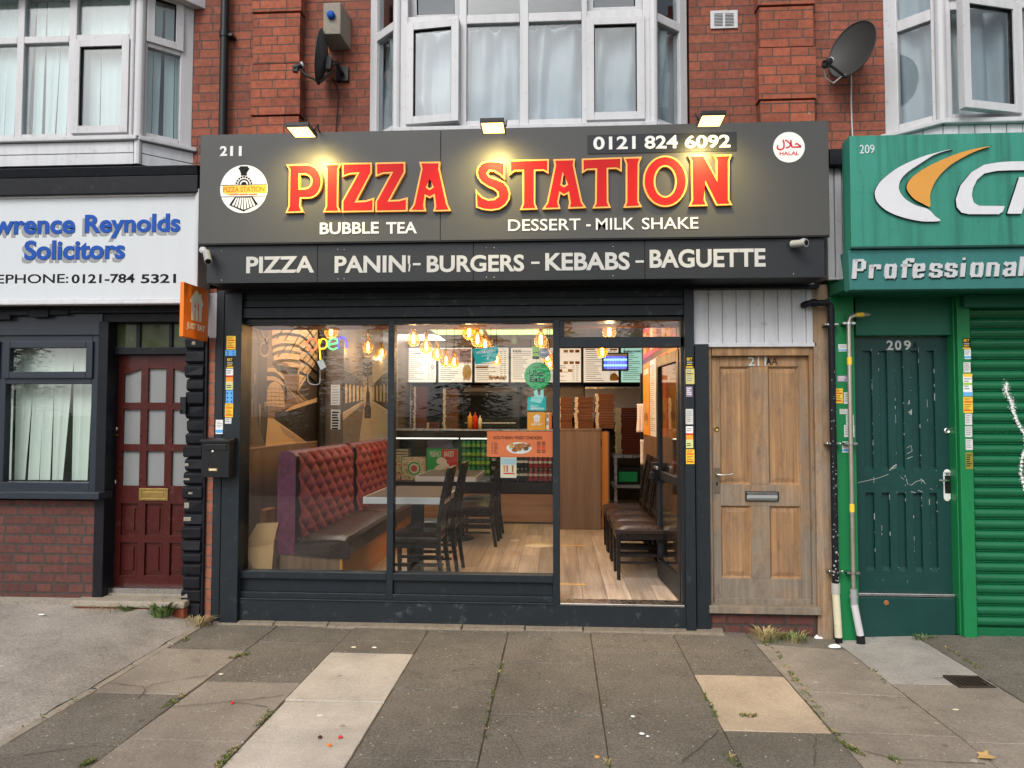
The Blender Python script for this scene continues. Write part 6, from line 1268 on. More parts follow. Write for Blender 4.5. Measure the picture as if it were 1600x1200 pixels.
bl = [(517, 519, 6.5, None), (575, 543, 8.0, 'globe bulb right of the neon open sign, nearer one'), (597, 553, 9.3, 'globe bulb beside the mullion over the far sofa'),
      (646, 531, 6.6, 'nearest globe bulb in the row left of the teal open sign'), (666, 543, 7.1, 'second globe bulb from the window in the row left of the teal sign'), (683, 554, 7.7, 'third globe bulb from the window in the row left of the teal sign'), (697, 565, 8.4, 'fourth globe bulb from the window in the row left of the teal sign'), (709.5, 567, 8.9, 'farthest globe bulb in the row left of the teal sign'),
      (733, 520, 6.3, 'nearest globe bulb of the row over the teal open sign'), (746, 532, 6.9, 'second globe bulb of the row over the teal open sign'), (758, 540, 7.5, 'third globe bulb just above the teal open sign'), (767, 551, 8.2, 'fourth globe bulb behind the teal open sign'), (776, 563, 9.0, 'farthest globe bulb, low behind the teal open sign'),
      (845, 533, 6.5, 'nearest globe bulb over the green round sticker'), (855, 558, 7.8, 'second globe bulb, right of the green round sticker'), (859, 569, 8.6, 'farthest globe bulb, low right of the green round sticker'),
      (952, 519, 6.35, 'globe bulb seen through the fanlight over the doorway'), (941, 550, 8.0, 'globe bulb hanging in the open doorway in front of the menu boards')]
for i, (px, py, d, lab) in enumerate(bl):
    q = at(px, py, 'y', d-5.7)
    if i == 0: r0.location = q
    else: dup(r0, q, lab)
# --- neon sign on the glass
ne = Th('neon_sign', 'neon style open sign with rainbow letters hanging inside the left window', 'neon sign'); YN = .14
def nq(u, v): p = at(360+u/5.714, 480+v/5.714, 'y', YN); return (p.x, YN, p.z)
def ntube(nm, pts, c): mb = MB(emit('neon_'+nm, c, 1.7)); mb.tube([nq(*p) for p in smooth_open(pts, 4)], .0068, 8); ne.p('letter', mb)
ntube('coral', [(730+46*cos(t*pi/8), 333+52*sin(t*pi/8)) for t in range(17)], (1, .16, .08)); ntube('yellow', [(803, 468), (797, 380), (790, 285), (795, 330), (815, 285), (850, 290), (862, 325), (845, 365), (805, 372)], (1, .62, .02))
ntube('green', [(872, 335), (955, 318), (945, 285), (905, 280), (875, 320), (880, 360), (915, 378), (955, 362)], (.15, .9, .25)); ntube('violet', [(963, 372), (960, 310), (965, 285), (1000, 268), (1030, 290), (1040, 362)], (.12, .06, 1))
mb = MB(WHITE); a = [nq(*p) for p in ((772, 485), (825, 465), (855, 535), (808, 560))]; mb.prism([(p[0], p[2]) for p in a], YN-.004, YN+.002); ne.p('control_card', mb); mb = MB(UPVC); mb.tube([nq(*p) for p in smooth_open([(800, 555), (800, 640), (790, 685), (730, 690), (695, 660), (690, 580)])], .004, 6); mb.tube([nq(802, 440), nq(803, 480)], .004, 6); ne.p('cable', mb); ne.done()
# --- stickers and posters on the shop glass
YV = .0185
def gst(lab, cat='sticker', name='window_sticker'): return Th(name, lab, cat)
def disc(m, px, py, r): q = at(px, py, 'y', YV); k = r*abs(X(901, YV)-X(900, YV)); mb = MB(m); mb.prism(circ(q.x, q.z, k, 40), YV, YV+.001); return mb
t = gst('round green delivery sticker with black lettering on the middle window'); t.p('disc', disc(GREEN, 840, 587, 21)); ye = YV-.0003
for s_, q, b in (('Uber', (827, 577.5, 851.5, 588, 0), .012), ('Eats', (827.5, 588.5, 851.5, 597, 0), .035), ('ORDER ON', (832, 572, 848, 575.5, 0), .01)):
    mb = MB(INK); mb.ptext(s_, *q[:4], ye, INK, 0, b); t.p('lettering', mb)
t.done()
t = gst('tilted teal open sign hanging in the middle window', 'sign', 'hanging_sign'); P4 = PX([(738, 545.5), (778.5, 540.5), (776, 563.5), (743, 569.5)], .05); mb = MB(TEAL); mb.prism(P4, .05, .054); t.p('board', mb)
RT = M.Translation((0, .0495, 0)); a = at(744, 554, 'y', .05); ex = (at(774, 549.5, 'y', .05)-a); an = atan2(ex.z, ex.x); TT = M.Translation(a) @ M.Rotation(-an, 4, 'Y') @ M.Translation((0, 0, 0))
mb = MB(WHITE, TT); mb.text("WE'RE OPEN", 0, ex.length, 0, .026, -.0005, WHITE, 0, .03); t.p('lettering', mb); mb = MB(WHITE, TT); mb.text('COME ON IN', .04, .11, -.022, -.013, -.0005, WHITE, 0, .0); t.p('lettering', mb)
mb = MB(WHITE, TT); mb.prism([(.078, -.05), (.09, -.052), (.098, -.03), (.088, -.026), (.086, -.038), (.078, -.04)], -.001, 0); t.p('emblem', mb); t.done()
t = gst('teal delivery sticker with pale animal emblem under the green round sticker'); mb = MB(TEAL); mb.pb(824, 620, 853, 641.5, YV, .001); t.p('card', mb)
mb = MB(TEALL); mb.prism(PX([(600+u*.175, 480+v*.175) for u, v in ((1318, 800), (1345, 795), (1335, 748), (1368, 732), (1378, 785), (1397, 782), (1397, 738), (1428, 733), (1424, 812), (1398, 860), (1310, 838))], YV), YV-.0004, YV); 
for u, v in ((1362, 808), (1388, 810)): mb.prism(circ(*PX([(600+u*.175, 480+v*.175)], YV)[0], .003, 8), YV-.0007, YV, m=TEAL)
t.p('emblem', mb); mb = MB(WHITE); mb.ptext('Order with', 828, 632, 841, 635.5, ye, WHITE, 0); t.p('lettering', mb); mb = MB(WHITE); mb.ptext('deliveroo', 829, 635.5, 850, 640, ye, WHITE, 0, .02); t.p('lettering', mb); t.done()
def house(mb, T, cx, cz, s, m):
    """white house with a fork and knife cut into it"""
    mb.T = T
    def Q(pts): return [(cx+u*s, cz+v*s) for u, v in pts]
    body = [(-.36, -.5), (-.15, -.5), (-.13, -.02), (-.19, .0), (-.2, .2), (-.17, .2), (-.165, .05), (-.13, .05), (-.125, .2), (-.1, .2), (-.09, .05), (-.055, .05), (-.05, .2), (-.02, .2), (-.03, 0), (-.09, -.03), (-.06, -.5), (.13, -.5), (.11, -.1), (.06, -.08), (.1, .22), (.17, .1), (.2, -.5), (.36, -.5), (.4, .1), (.5, .1), (.46, .2), (.36, .34), (.33, .5), (.2, .5), (.19, .44), (.12, .5), (0, .6), (-.16, .5), (-.42, .24), (-.5, .12), (-.38, .1)]
    mb.prism(Q(body), -.0008, 0, m=m)
t = gst('square orange takeaway sticker with white house emblem on the window'); mb = MB(ORANGE2); mb.pb(824, 644, 852.5, 672, YV, .001); t.p('card', mb); q = at(838.5, 654, 'y', YV); mb = MB(WHITE); house(mb, M.Translation((0, YV, 0)), q.x, q.z, .058, WHITE); t.p('emblem', mb); mb = MB(WHITE); mb.ptext('JUST EAT', 830, 661.5, 847, 665.5, ye, WHITE, 0, .03); t.p('lettering', mb); t.done()
mb = MB(LIME); mb.pb(832, 541, 842.5, 561, YV, .001); mb.pb(833, 550, 841.5, 551.5, ye, .0003, INK); mb.pb(832, 557, 842.5, 561, ye, .0003, INK); one('window_sticker', mb, 'small lime green sticker above the green round sticker', 'sticker')
mb = disc(GREYP, 850, 552, 8.5); mb.pb(845, 550, 853, 551.3, ye, .0003, WHITE); one('window_sticker', mb, 'small grey round sticker beside the lime green one', 'sticker')
mb = MB(ORANGE); mb.pb(853.5, 644, 862, 671.5, YV, .001); mb.pb(854, 645, 857.5, 671, ye, .0003, WHITE); mb.pb(854.3, 647, 857, 653, ye-.0003, .0003, FOOD[1]); mb.pb(854.3, 658, 857, 664, ye-.0003, .0003, GREYP); one('window_sticker', mb, 'narrow orange and white sticker strip beside the mullion', 'sticker')
t = Th('window_poster', 'wide orange fried chicken price poster on the middle window', 'poster'); mb = MB(mat('coral_print', (.82, .2, .075), .4, var=.03)); mb.pb(761, 674, 863.5, 714, YV, .001); t.p('sheet', mb)
mb = MB(INK); mb.ptext('SOUTHERN FRIED CHICKEN', 771, 681.5, 846.5, 686.5, ye, INK, 0, .02); t.p('lettering', mb)
mb = MB(INK); r_ = random.Random(3)
for k in range(8):
    yy = 691.5+k*2.3; mb.pb(768, yy, 770, yy+1, ye, .0003); mb.pb(772, yy, 776+r_.random()*3, yy+1, ye, .0003); mb.pb(839, yy-1.5, 844.5, yy-.2, ye, .0003, REDP if 3 <= k <= 5 else INK); mb.pb(846.5, yy-1.5, 852, yy-.2, ye, .0003, REDP if 3 <= k <= 5 else INK)
t.p('price_list', mb); mb = MB(WHITE); q = at(811, 700, 'y', YV); mb.prism(circ(q.x, q.z, .098, 28, .045), ye, YV)
for k in range(22): a_ = r_.random()*6.28; d_ = r_.random(); mb.prism(smooth_poly([(q.x+.088*d_*cos(a_)+.02*cos(j*1.05)*r_.uniform(.7, 1.3), q.z+.012+.036*d_*sin(a_)+.014*sin(j*1.05)*r_.uniform(.7, 1.3)) for j in range(6)], 3), ye-.0004-.00012*k, ye, m=[FOOD[1], FOOD[0], mat('dark_crust', (.14, .05, .02), .5, var=.4, scale=60)][k % 3])
t.p('picture', mb); t.done()
t = Th('window_poster', 'small milkshake picture poster below the orange chicken poster', 'poster'); mb = MB(CREAM); mb.pb(782, 714.5, 807, 746.5, YV, .001); t.p('sheet', mb); mb = MB(BLUEP); mb.pb(783, 716, 806, 726, ye, .0003, mat('pale_sky_print', (.4, .55, .6), .5))
for k, (px, m_) in enumerate(((788, FOOD[0]), (792.5, PINKP), (797, CREAM), (801, FOOD[1]))): mb.prism(PX([(px-1.6, 727), (px+1.6, 727), (px+1.1, 738), (px-1.1, 738)], YV), ye-.0004, YV, m=m_)
mb.pb(787, 739, 804, 741, ye-.0002, .0003, REDP); t.p('picture', mb); t.done()
# --- cardboard by the window and floor marks
cb = Th('cardboard_box', 'open brown cardboard box with raised flaps left of the pink sofa', 'box'); x0_, x1_, y0_, y1_ = XL+.03, sx0-.01, .14, .6; zt2 = FL+.42
mb = MB(CARD); mb.box(x0_, x1_, y0_, y0_+.006, FL, zt2); mb.box(x0_, x1_, y1_-.006, y1_, FL, zt2); mb.box(x0_, x0_+.006, y0_+.006, y1_-.006, FL, zt2); mb.box(x1_-.006, x1_, y0_+.006, y1_-.006, FL, zt2); cb.p('body', mb)
def flap(p, e):
    m_ = MB(CARD); n_2 = (V(p[1])-V(p[0])).cross(V(p[2])-V(p[1])).normalized()*.005; q = [V(a)+n_2 for a in p]; m_.hexa([tuple(a) for a in p]+[tuple(a) for a in q]); cb.p('flap', m_)
flap([(x0_+.02, y0_+.01, zt2), (x1_, y0_+.01, zt2), (x1_+.03, y0_+.02, zt2+.14), (x0_+.09, y0_-.0+.02, zt2+.13)], 0); flap([(x0_, .1, zt2-.06), (x1_+.02, .085, zt2-.03), (x1_-.0, .08, zt2-.36), (x1_-.06, .08, zt2-.38)], 0)
flap([(x1_-.02, y1_-.1, zt2+.03), (x1_-.02, y1_, zt2+.03), (x1_+.0-.1, y1_, zt2+.2), (x1_-.1, y1_-.1, zt2+.2)], 0); cb.done()
mb = MB(mat('printed_carton', (.45, .16, .05), .6, var=.4, scale=50)); mb.pb(395, 797, 416, 826, .45, .2); one('carton', mb, 'small orange printed carton in the corner behind the cardboard box', 'carton', bevel=.003)
for px, py, w_, m_, lab in ((804, 844, .055, WHITE, 'round white sticker on the shop floor'), (843, 851, .17, CREAM, 'pale oval sticker on the floor near the door mullion')):
    q = at(px, py, 'z', FL); mb = MB(m_); mb.lathe([(0, .002), (w_, .002), (w_, .0003)], (q.x, q.y, FL), n=26); one('floor_sticker', mb, lab, 'floor sticker')
for a, b, lab in ((at(874, 852, 'z', FL), at(916, 853.5, 'z', FL), 'yellow tape line on the floor beyond the doorway'), (at(875, 912.5, 'z', FL), at(915, 913.5, 'z', FL), 'yellow tape line on the floor just inside the threshold')):
    mb = MB(YPRINT); mb.box(a.x, b.x, a.y-.012, a.y+.012, FL+.0003, FL+.0015); one('floor_tape', mb, lab, 'tape')
# ================================================================== things fixed to the fronts
LAMPF = emit('led_flood_face', (1, .8, .27), 2.5)
for px, py, lab in ((471, 206, 'lit floodlight over the letter P at the left of the sign'), (770.5, 199.5, 'lit floodlight in the middle of the sign, under the bay window'), (1111, 188.5, 'lit floodlight over the phone number at the right of the sign')):
    q = at(px, py, 'y', -.72); w, h, dp = .074, .008, .085; t = Th('floodlight', lab, 'floodlight', 'floodlights along the top of the sign')
    T = M.Translation(q) @ M.Rotation(radians(-3), 4, 'X')
    mb = MB(BLACK, T); mb.box(-w-.008, w+.008, -dp-.008, dp+.008, .004, h+.02); frame = [(-w-.008, w+.008, -dp-.008, -dp), (-w-.008, w+.008, dp, dp+.008), (-w-.008, -w, -dp, dp), (w, w+.008, -dp, dp)]
    for a, b, c, d in frame: mb.box(a, b, c, d, -.006, .004)
    for k in range(0): mb.box(-w+.01+k*.024, -w+.016+k*.024, -.05, .06, h+.02, h+.04)
    b_ = t.p('casing', mb, None, .002); mb = MB(LAMPF, T); mb.box(-w, w, -dp, dp, -.002, .003); t.p('lens', mb)
    mb = MB(BLACK); top = V((q.x, YSg+.06, 3.725))
    for s_ in (-1, 1): mb.tube([(q.x+s_*(w+.012), q.y+.02, q.z+.015), (q.x+s_*(w+.012), q.y+.1, q.z+.09), (q.x+s_*.03, YSg-.02, 3.72), (q.x+s_*.03, YSg+.06, 3.718)], .006, 6)
    mb.box(q.x-.05, q.x+.05, YSg+.02, YSg+.1, 3.7115, 3.72); t.p('bracket', mb); r = t.done()
    l = bpy.data.lights.new('flood_light', 'SPOT'); l.energy = 48; l.color = (1, .76, .26); l.spot_size = radians(150); l.spot_blend = 1; l.shadow_soft_size = .07
    o = bpy.data.objects.new('flood_light', l); COL.objects.link(o); o.parent = r; p_ = V((q.x, -.7, q.z-.02)); o.location = p_-r.location; o.rotation_euler = V((0, -.75, 1)).to_track_quat('Z', 'Y').to_euler()
def dish(lab, px, py, Y, rz, tilt, roll, rad, lnb, wall_px, wall_py):
    c = at(px, py, 'y', Y); T = M.Translation(c) @ M.Rotation(radians(rz), 4, 'Z') @ M.Rotation(radians(tilt), 4, 'X') @ M.Rotation(radians(roll), 4, 'Y')
    t = Th('satellite_dish', lab, 'satellite dish'); mb = MB(DISH, T)
    def f(u, v): r = rad*u; a = v*2*pi; return (r*.9*cos(a), -.055*u*u+.055, r*1.03*sin(a))
    def g_(u, v): x, y, z = f(u, 1-v); return (x, y+.006, z)
    mb.grid(f, 12, 40); mb.grid(g_, 12, 40); mb.tube([f(1, k/40) for k in range(41)], .005, 6); t.p('reflector', mb)
    e = T.inverted() @ at(lnb[0], lnb[1], 'y', c.y-.16 if abs(rz) < 80 else c.y-.05)
    st_ = (0, .03, -rad*.98)
    am = MB(DISH, T); am.tube([st_, (e.x*.55, e.y*.5, -rad*.98*.62+e.z*.38), (e.x, e.y+.02, e.z)], .011, 8); am.tube([(0, .1, -rad*.5), st_], .012, 6); t.p('arm', am)
    ln = MB(BLACK, T); d = (V((0, 0, 0))-e).normalized(); ln.tube([e-d*.02, e+d*.05], .024, 14); ln.tube([e+d*.05, e+d*.066], [.027, .024], 14, UPVC); ln.box(e.x-.02, e.x+.02, e.y-.02, e.y+.02, e.z-.035, e.z+.01); t.p('lnb', ln)
    wp_ = at(wall_px, wall_py, 'y', .19); bk = MB(BLACK); pb2_ = T @ V((0, .075, -rad*.3)); bk.tube([pb2_, (wp_.x-.02, c.y+.1, wp_.z+.05), (wp_.x, .12, wp_.z), tuple(wp_)], .017, 8); bk.box(wp_.x-.05, wp_.x+.05, .165, .199, wp_.z-.06, wp_.z+.06); bb_ = MB(BLACK, T); bb_.box(-.04, .04, .06, .1, -rad*.5, 0); bk.add(bb_.v, bb_.f); t.p('bracket', bk)
    t.done(); return T, e
T, e = dish('charcoal satellite dish seen edge on beside the concrete vent', 500, 89, -.02, -81, -6, 0, .205, (462, 106), 536, 117)
mb = MB(BLACK); mb.tube([tuple(at(a, b, 'y', .185)) for a, b in ((519, 122), (527, 134), (529, 150), (527, 175), (525, 200), (525, 212))], .005, 6); one('cable', mb, 'black cable running down the brick from the left dish', 'cable')
T, e = dish('charcoal satellite dish facing the street beside the right hand bay window', 1331, 77, -.02, -52, -10, 14, .21, (1291, 98), 1338, 92)
mb = MB(UPVC); mb.tube([tuple(at(a, b, 'y', .17)) for a, b in ((1330, 118), (1330, 160), (1331, 190), (1332, 214))], .006, 6); mb.tube([tuple(at(a, b, 'y', y_)) for a, b, y_ in ((1286, 103, -.15), (1290, 122, -.12), (1302, 130, -.08), (1314, 120, -.02), (1330, 111, .05))], .0045, 6); one('cable', mb, 'white cable hanging from the right dish and down the wall', 'cable')
mb = MB(BLACK); q = X(349, .12, 100); mb.tube([(q, .13, 3.4), (q, .13, 5.8)], .034, 14); 
for py in (52,): zz = Z(py, .12, 349); mb.tube([(q, .13, zz-.03), (q, .13, zz+.03)], .04, 14); mb.box(q, q+.07, .12, .2, zz-.02, zz)
one('drainpipe', mb, 'black drainpipe on the brick wall left of the sign', 'drainpipe')
t = Th('vent_hood', 'weathered concrete vent box with a blue knob on the brick wall', 'vent'); mb = MB(CONC); x0_, x1_ = X(505, -.03, 30), X(532, -.03, 30); z0_, z1_ = Z(53, -.03, 520), Z(4, -.03, 520)
mb.hexa([(x0_, -.03, z0_), (x1_, -.03, z0_), (x1_+.02, .2, z0_-.02), (x0_-.02, .2, z0_-.02), (x0_, -.03, z1_), (x1_, -.03, z1_), (x1_+.02, .2, z1_), (x0_-.02, .2, z1_)]); t.p('box', mb, None, .006); q = at(518, 25, 'y', -.03)
mb = MB(BLUE); mb.lathe([(.032, 0), (.032, .025), (.026, .035), (0, .037)], q, (0, -1, 0), 18); t.p('knob', mb); t.done()
t = Th('air_vent', 'white double louvred air vent on the brick wall', 'vent'); mb = MB(UPVC); x0_, x1_, z0_, z1_ = R(1110, 16.5, 1152.5, 44.5, .19); mb.box(x0_, x1_, .185, .2, z0_, z1_); t.p('plate', mb, None, .002)
mb = MB(INK)
for k in range(9):
    for a, b in ((1116, 1129.5), (1133, 1146.5)): mb.pb(a, 21+k*2.3, b, 22.1+k*2.3, .1835, .001)
t.p('slots', mb); t.done()
def camera(lab, px, py, tip, base):
    t = Th('security_camera', lab, 'camera', 'bullet cameras on the lower sign panel'); a = at(px, py, 'y', YL-.07); d = V(tip).normalized(); mb = MB(GREYP); mb.tube([a-d*.055, a+d*.05], .026, 16); mb.tube([a+d*.05, a+d*.062], .028, 16, GREYP); mb.tube([a+d*.062, a+d*.063], .02, 14, INK); t.p('body', mb)
    b = at(base[0], base[1], 'y', YL); mb = MB(UPVC); mb.lathe([(.028, 0), (.028, .012), (.012, .018), (0, .018)], b, (0, -1, 0), 14); mb.tube([b, b+V((0, -.04, .0)), a-d*.03], .009, 8); t.p('mount', mb); t.done()
camera('grey bullet camera at the left end of the lower sign panel', 324, 401, (.4, -.55, -.72), (318, 391)); camera('grey bullet camera at the right end of the lower sign panel', 1248, 380.5, (.5, -.7, -.1), (1255, 378))
# projecting takeaway sign
t = Th('projecting_sign', 'orange projecting sign with cream house emblem left of the shop window', 'sign'); XB = -2.76
y0, y1, z0_, z1_ = -.46, -.075, 2.195, 2.6
mb = MB(mat('orange_projecting_panel', (.9, .19, .015), .4, var=.05)); mb.box(XB-.03, XB, y0, y1, z0_, z1_); t.p('panel', mb, None, .003); mb = MB(STEEL); mb.box(XB-.02, XB-.01, y1, .0, z1_-.05, z1_-.02); mb.box(XB-.02, XB-.01, y1, .0, z0_+.02, z0_+.05); mb.box(XB-.05, XB+.02, -.005, .02, z0_+.0, z1_-.01); t.p('bracket', mb)
CR = mat('cream_emblem', (.92, .86, .7), .4, var=.04); mb = MB(CR); house(mb, RX(XB+.001), (y0+y1)/2-.0, z0_+.245, .215, CR); t.p('emblem', mb)
mb = MB(CR, RX(XB+.001)); mb.text('JUST EAT', y0+.045, y1-.055, z0_+.055, z0_+.115, 0, CR, .001, .035); t.p('lettering', mb); t.done()
# letter box
t = Th('letter_box', 'black wall mounted letter box on the left post of the pizza shop', 'letter box'); YP = -.2; x0_, x1_, z0_, z1_ = R(314.5, 688, 358, 746, YP); mb = MB(BLACK); mb.box(x0_, x1_, YP, -.095, z0_, z1_); mb.hexa([(x0_-.008, YP-.012, z1_-.02), (x1_+.008, YP-.012, z1_-.02), (x1_+.008, -.095, z1_-.02), (x0_-.008, -.095, z1_-.02), (x0_-.008, YP-.012, z1_+.005), (x1_+.008, YP-.012, z1_+.005), (x1_+.008, -.095, z1_+.02), (x0_-.008, -.095, z1_+.02)]); t.p('box', mb, None, .004)
mb = MB(BLACK); mb.box(x0_+.02, x1_-.02, YP-.006, YP, z1_-.075, z1_-.03); t.p('flap', mb, None, .003); mb = MB(STEEL); q = at(332.5, 705.5, 'y', YP); mb.lathe([(.012, 0), (.012, .006), (0, .008)], q, (0, -1, 0), 14); t.p('lock', mb); mb = MB(BRASS); mb.pb(325.5, 731.5, 339.5, 736, YP-.003, .003); mb.pb(327, 732.6, 338, 735, YP-.0035, .001, CREAM); t.p('name_plate', mb); t.done()
mb = MB(BLACK); mb.pb(281, 620, 290, 647, -.1, .04); mb.pb(280, 640, 283, 644, -.11, .03); one('door_bell', mb, 'small black bell box on the painted brick pilaster by the maroon door', 'bell', bevel=.003)
# pipes
t = Th('waste_pipe', 'black waste pipe with cream lower length between the timber post and green pilaster', 'pipe'); Y_ = -.1; xp = X(1302.5, Y_, 720); zt_ = Z(474, Y_, 1300); zj = Z(912, Y_, 1302); mb = MB(BLACKP)
mb.tube([(xp, Y_, zj), (xp, Y_, zt_-.05), (xp-.006, Y_, zt_-.015), (xp-.03, Y_, zt_+.004), (X(1270, Y_), Y_, zt_+.004), (X(1264, Y_), Y_, zt_-.002), (X(1262, Y_), Y_+.06, zt_-.003)], .024, 14); mb.tube([(X(1270, Y_), Y_, zt_+.004), (X(1278, Y_), Y_, zt_+.004)], .03, 14); mb.tube([(X(1293, Y_), Y_, zt_+.004), (X(1299, Y_), Y_, zt_+.004)], .03, 14)
r_ = random.Random(6); t.p('upper_pipe', mb); mb = MB(CHIP)
for k in range(70): zz = r_.uniform(zj, zj+.9)*(1 if r_.random() < .6 else 1.6); a_ = r_.uniform(-2.6, -.4); c_ = (xp+.0243*cos(a_), Y_+.0243*sin(a_)); s_ = r_.uniform(.002, .005)*(2.2 if zz < zj+.25 else 1); mb.lathe([(s_, 0), (0, .0006)], (c_[0], c_[1], min(zz, 2.2)), (cos(a_), sin(a_), 0), 6)
t.p('paint_chips', mb); mb = MB(mat('cream_pipe', (.62, .58, .42), .5, var=.08, dirt=((.2, .17, .1), .4))); mb.tube([(xp, Y_, zj+.005), (xp, Y_, zj-.07)], .031, 14, mat('grey_coupling', (.4, .4, .37), .5)); mb.tube([(xp, Y_, zj-.07), (xp+.012, Y_-.005, .0)], .027, 14); mb.tube([(xp+.012, Y_-.005, .0), (xp+.014, Y_-.005, -.05)], .026, 12, BLACK); t.p('lower_pipe', mb)
mb = MB(STEEL)
for py in (507, 693, 892): zz = Z(py, Y_, 1302); mb.box(xp-.05, xp+.05, Y_-.012, Y_+.06, zz-.006, zz+.006); mb.lathe([(.009, 0), (.009, .004), (0, .006)], (xp-.045, Y_-.012, zz), (0, -1, 0), 8); mb.lathe([(.009, 0), (.009, .004), (0, .006)], (xp+.045, Y_-.012, zz), (0, -1, 0), 8)
t.p('bracket', mb); t.done()
t = Th('gas_pipe', 'silver gas pipe with white sleeve rising in front of the green pilaster', 'pipe'); xp = X(1330, Y_, 720); zt_ = Z(492, Y_, 1345); zj = Z(925, Y_, 1331); mb = MB(mat('galvanised_pipe', (.42, .39, .34), .35, .7, var=.15, scale=12))
mb.tube([(xp, Y_, zj), (xp, Y_, zt_-.06), (xp+.01, Y_, zt_-.02), (xp+.05, Y_, zt_), (X(1352, Y_), Y_, zt_+.002), (X(1362, Y_), Y_, zt_+.002)], [.0165]*5+[.01], 14); t.p('upper_pipe', mb)
mb = MB(GREYP); mb.tube([(xp, Y_, zj+.02), (xp+.002, Y_, zj-.09)], .026, 8); mb.tube([(xp, Y_, zj-.02), (xp+.001, Y_, zj-.045)], .03, 6); t.p('coupling', mb); mb = MB(UPVC); mb.tube([(xp+.003, Y_, zj-.09), (xp+.035, Y_-.02, .02)], .026, 14); mb.tube([(xp+.035, Y_-.02, .02), (xp+.04, Y_-.02, -.06)], .03, 10, BLACK); t.p('sleeve', mb)
mb = MB(STEEL)
for py in (505, 693, 895): zz = Z(py, Y_, 1331); mb.tube([(xp, Y_, zz-.008), (xp, Y_, zz+.008)], .021, 14); mb.box(xp-.045, xp+.045, Y_-.008, Y_+.06, zz-.008, zz+.008)
t.p('bracket', mb); mb = MB(YPRINT)
for z_a, z_b in ((Z(570, Y_, 1330), Z(558, Y_, 1330)), (Z(800, Y_, 1331), Z(787, Y_, 1331))): mb.tube([(xp, Y_, z_a), (xp, Y_, z_b)], .0172, 14)
mb.tube([(X(1340, Y_), Y_, zt_), (X(1352, Y_), Y_, zt_+.002)], .0172, 12); t.p('yellow_tape', mb); t.done()
# stickers on the posts
r_ = random.Random(77)
def stk(px0, py0, px1, py1, Y, style, lab):
    mb = MB(WHITE); y = Y-.0014; w, h = px1-px0, py1-py0
    def ln(m, n, a=.1, b=.9, lo=.12, hi=.9):
        for k in range(n): u = lo+(hi-lo)*k/n; e = r_.uniform(b-.3, b); mb.pb(px0+w*a, py0+h*u, px0+w*e, py0+h*(u+.45*(hi-lo)/n), y-.0006, .0006, m)
    if style == 'ekt':
        mb.pb(px0, py0, px1, py1, y, .0014, INK); mb.ptext('EKT', px0+w*.12, py0+h*.1, px0+w*.88, py0+h*.36, y-.0003, YPRINT, 0, .03); mb.pb(px0+w*.1, py0+h*.46, px0+w*.9, py0+h*.6, y-.0006, .0006, GREYP); mb.pb(px0+w*.1, py0+h*.68, px0+w*.85, py0+h*.76, y-.0006, .0006, YPRINT); mb.pb(px0, py0+h*.88, px1, py1, y-.0006, .0006, YPRINT)
    elif style == 'yel': mb.pb(px0, py0, px1, py1, y, .0014, YPRINT); mb.pb(px0+1, py0+h*.28, px1-1, py0+h*.36, y-.0006, .0006, REDP); ln(FOOD[1], 3, lo=.06, hi=.25); ln(FOOD[1], 4, lo=.45); mb.pb(px0+.5, py0+h*.82, px1-.5, py0+h*.9, y-.0006, .0006, ORANGE)
    elif style == 'pyel': mb.pb(px0, py0, px1, py1, y, .0014, mat('pale_yellow_print', (.62, .55, .2), .5, var=.1)); mb.pb(px0+1, py0+h*.3, px1-1, py0+h*.36, y-.0006, .0006, FOOD[1]); ln(GREYP, 5)
    elif style == 'owl': mb.pb(px0, py0, px1, py1, y, .0014); mb.pb(px0, py0+h*.32, px1, py0+h*.62, y-.0005, .0005, ORANGE2); mb.pb(px0, py0+h*.32, px1, py0+h*.4, y-.0009, .0005, REDP); ln(GREYP, 2, lo=.08, hi=.28); mb.pb(px0, py0+h*.64, px1, py1, y-.0005, .0005, mat('pale_lime_print', (.6, .62, .25), .5)); ln(INK, 2, lo=.78, hi=.95)
    elif style == 'blue': mb.pb(px0, py0, px1, py1, y, .0014, BLUEP); [mb.pb(px0+w*a, py0+h*b, px0+w*(a+.2), py0+h*(b+.14), y-.0006, .0006, BLUE) for a in (.12, .68) for b in (.15, .5, .8)]
    elif style == 'mauve': mb.pb(px0, py0, px1, py1, y, .0014, PURP); ln(WHITE, 4)
    elif style == 'olive': mb.pb(px0, py0, px1, py1, y, .0014, mat('olive_print', (.25, .22, .03), .6, var=.2)); ln(INK, 6)
    elif style == 'wb': mb.pb(px0, py0, px1, py1, y, .0014, GREYP if False else WHITE); ln(GREYP, 4, hi=.6); mb.pb(px0, py0+h*.7, px1, py0+h*.92, y-.0006, .0006, BLUEP)
    elif style == 'ywb': mb.pb(px0, py0, px1, py1, y, .0014); mb.pb(px0, py0, px1, py0+h*.14, y-.0006, .0006, YPRINT); ln(GREYP, 5, lo=.2, hi=.75); mb.pb(px0, py0+h*.4, px1, py0+h*.5, y-.0009, .0006, LIME); mb.pb(px0, py0+h*.82, px1, py1, y-.0006, .0006, BLUEP)
    else: mb.pb(px0, py0, px1, py1, y, .0014, mat('grubby_paper', (.6, .61, .58), .6, var=.1, scale=20)); ln(GREYP, max(2, int(h/4)))
    one('sticker', mb, lab, 'sticker', 'stickers on the door posts')
Lp, Rp, Jp, Gp = -.09, -.08, -.045, -.045
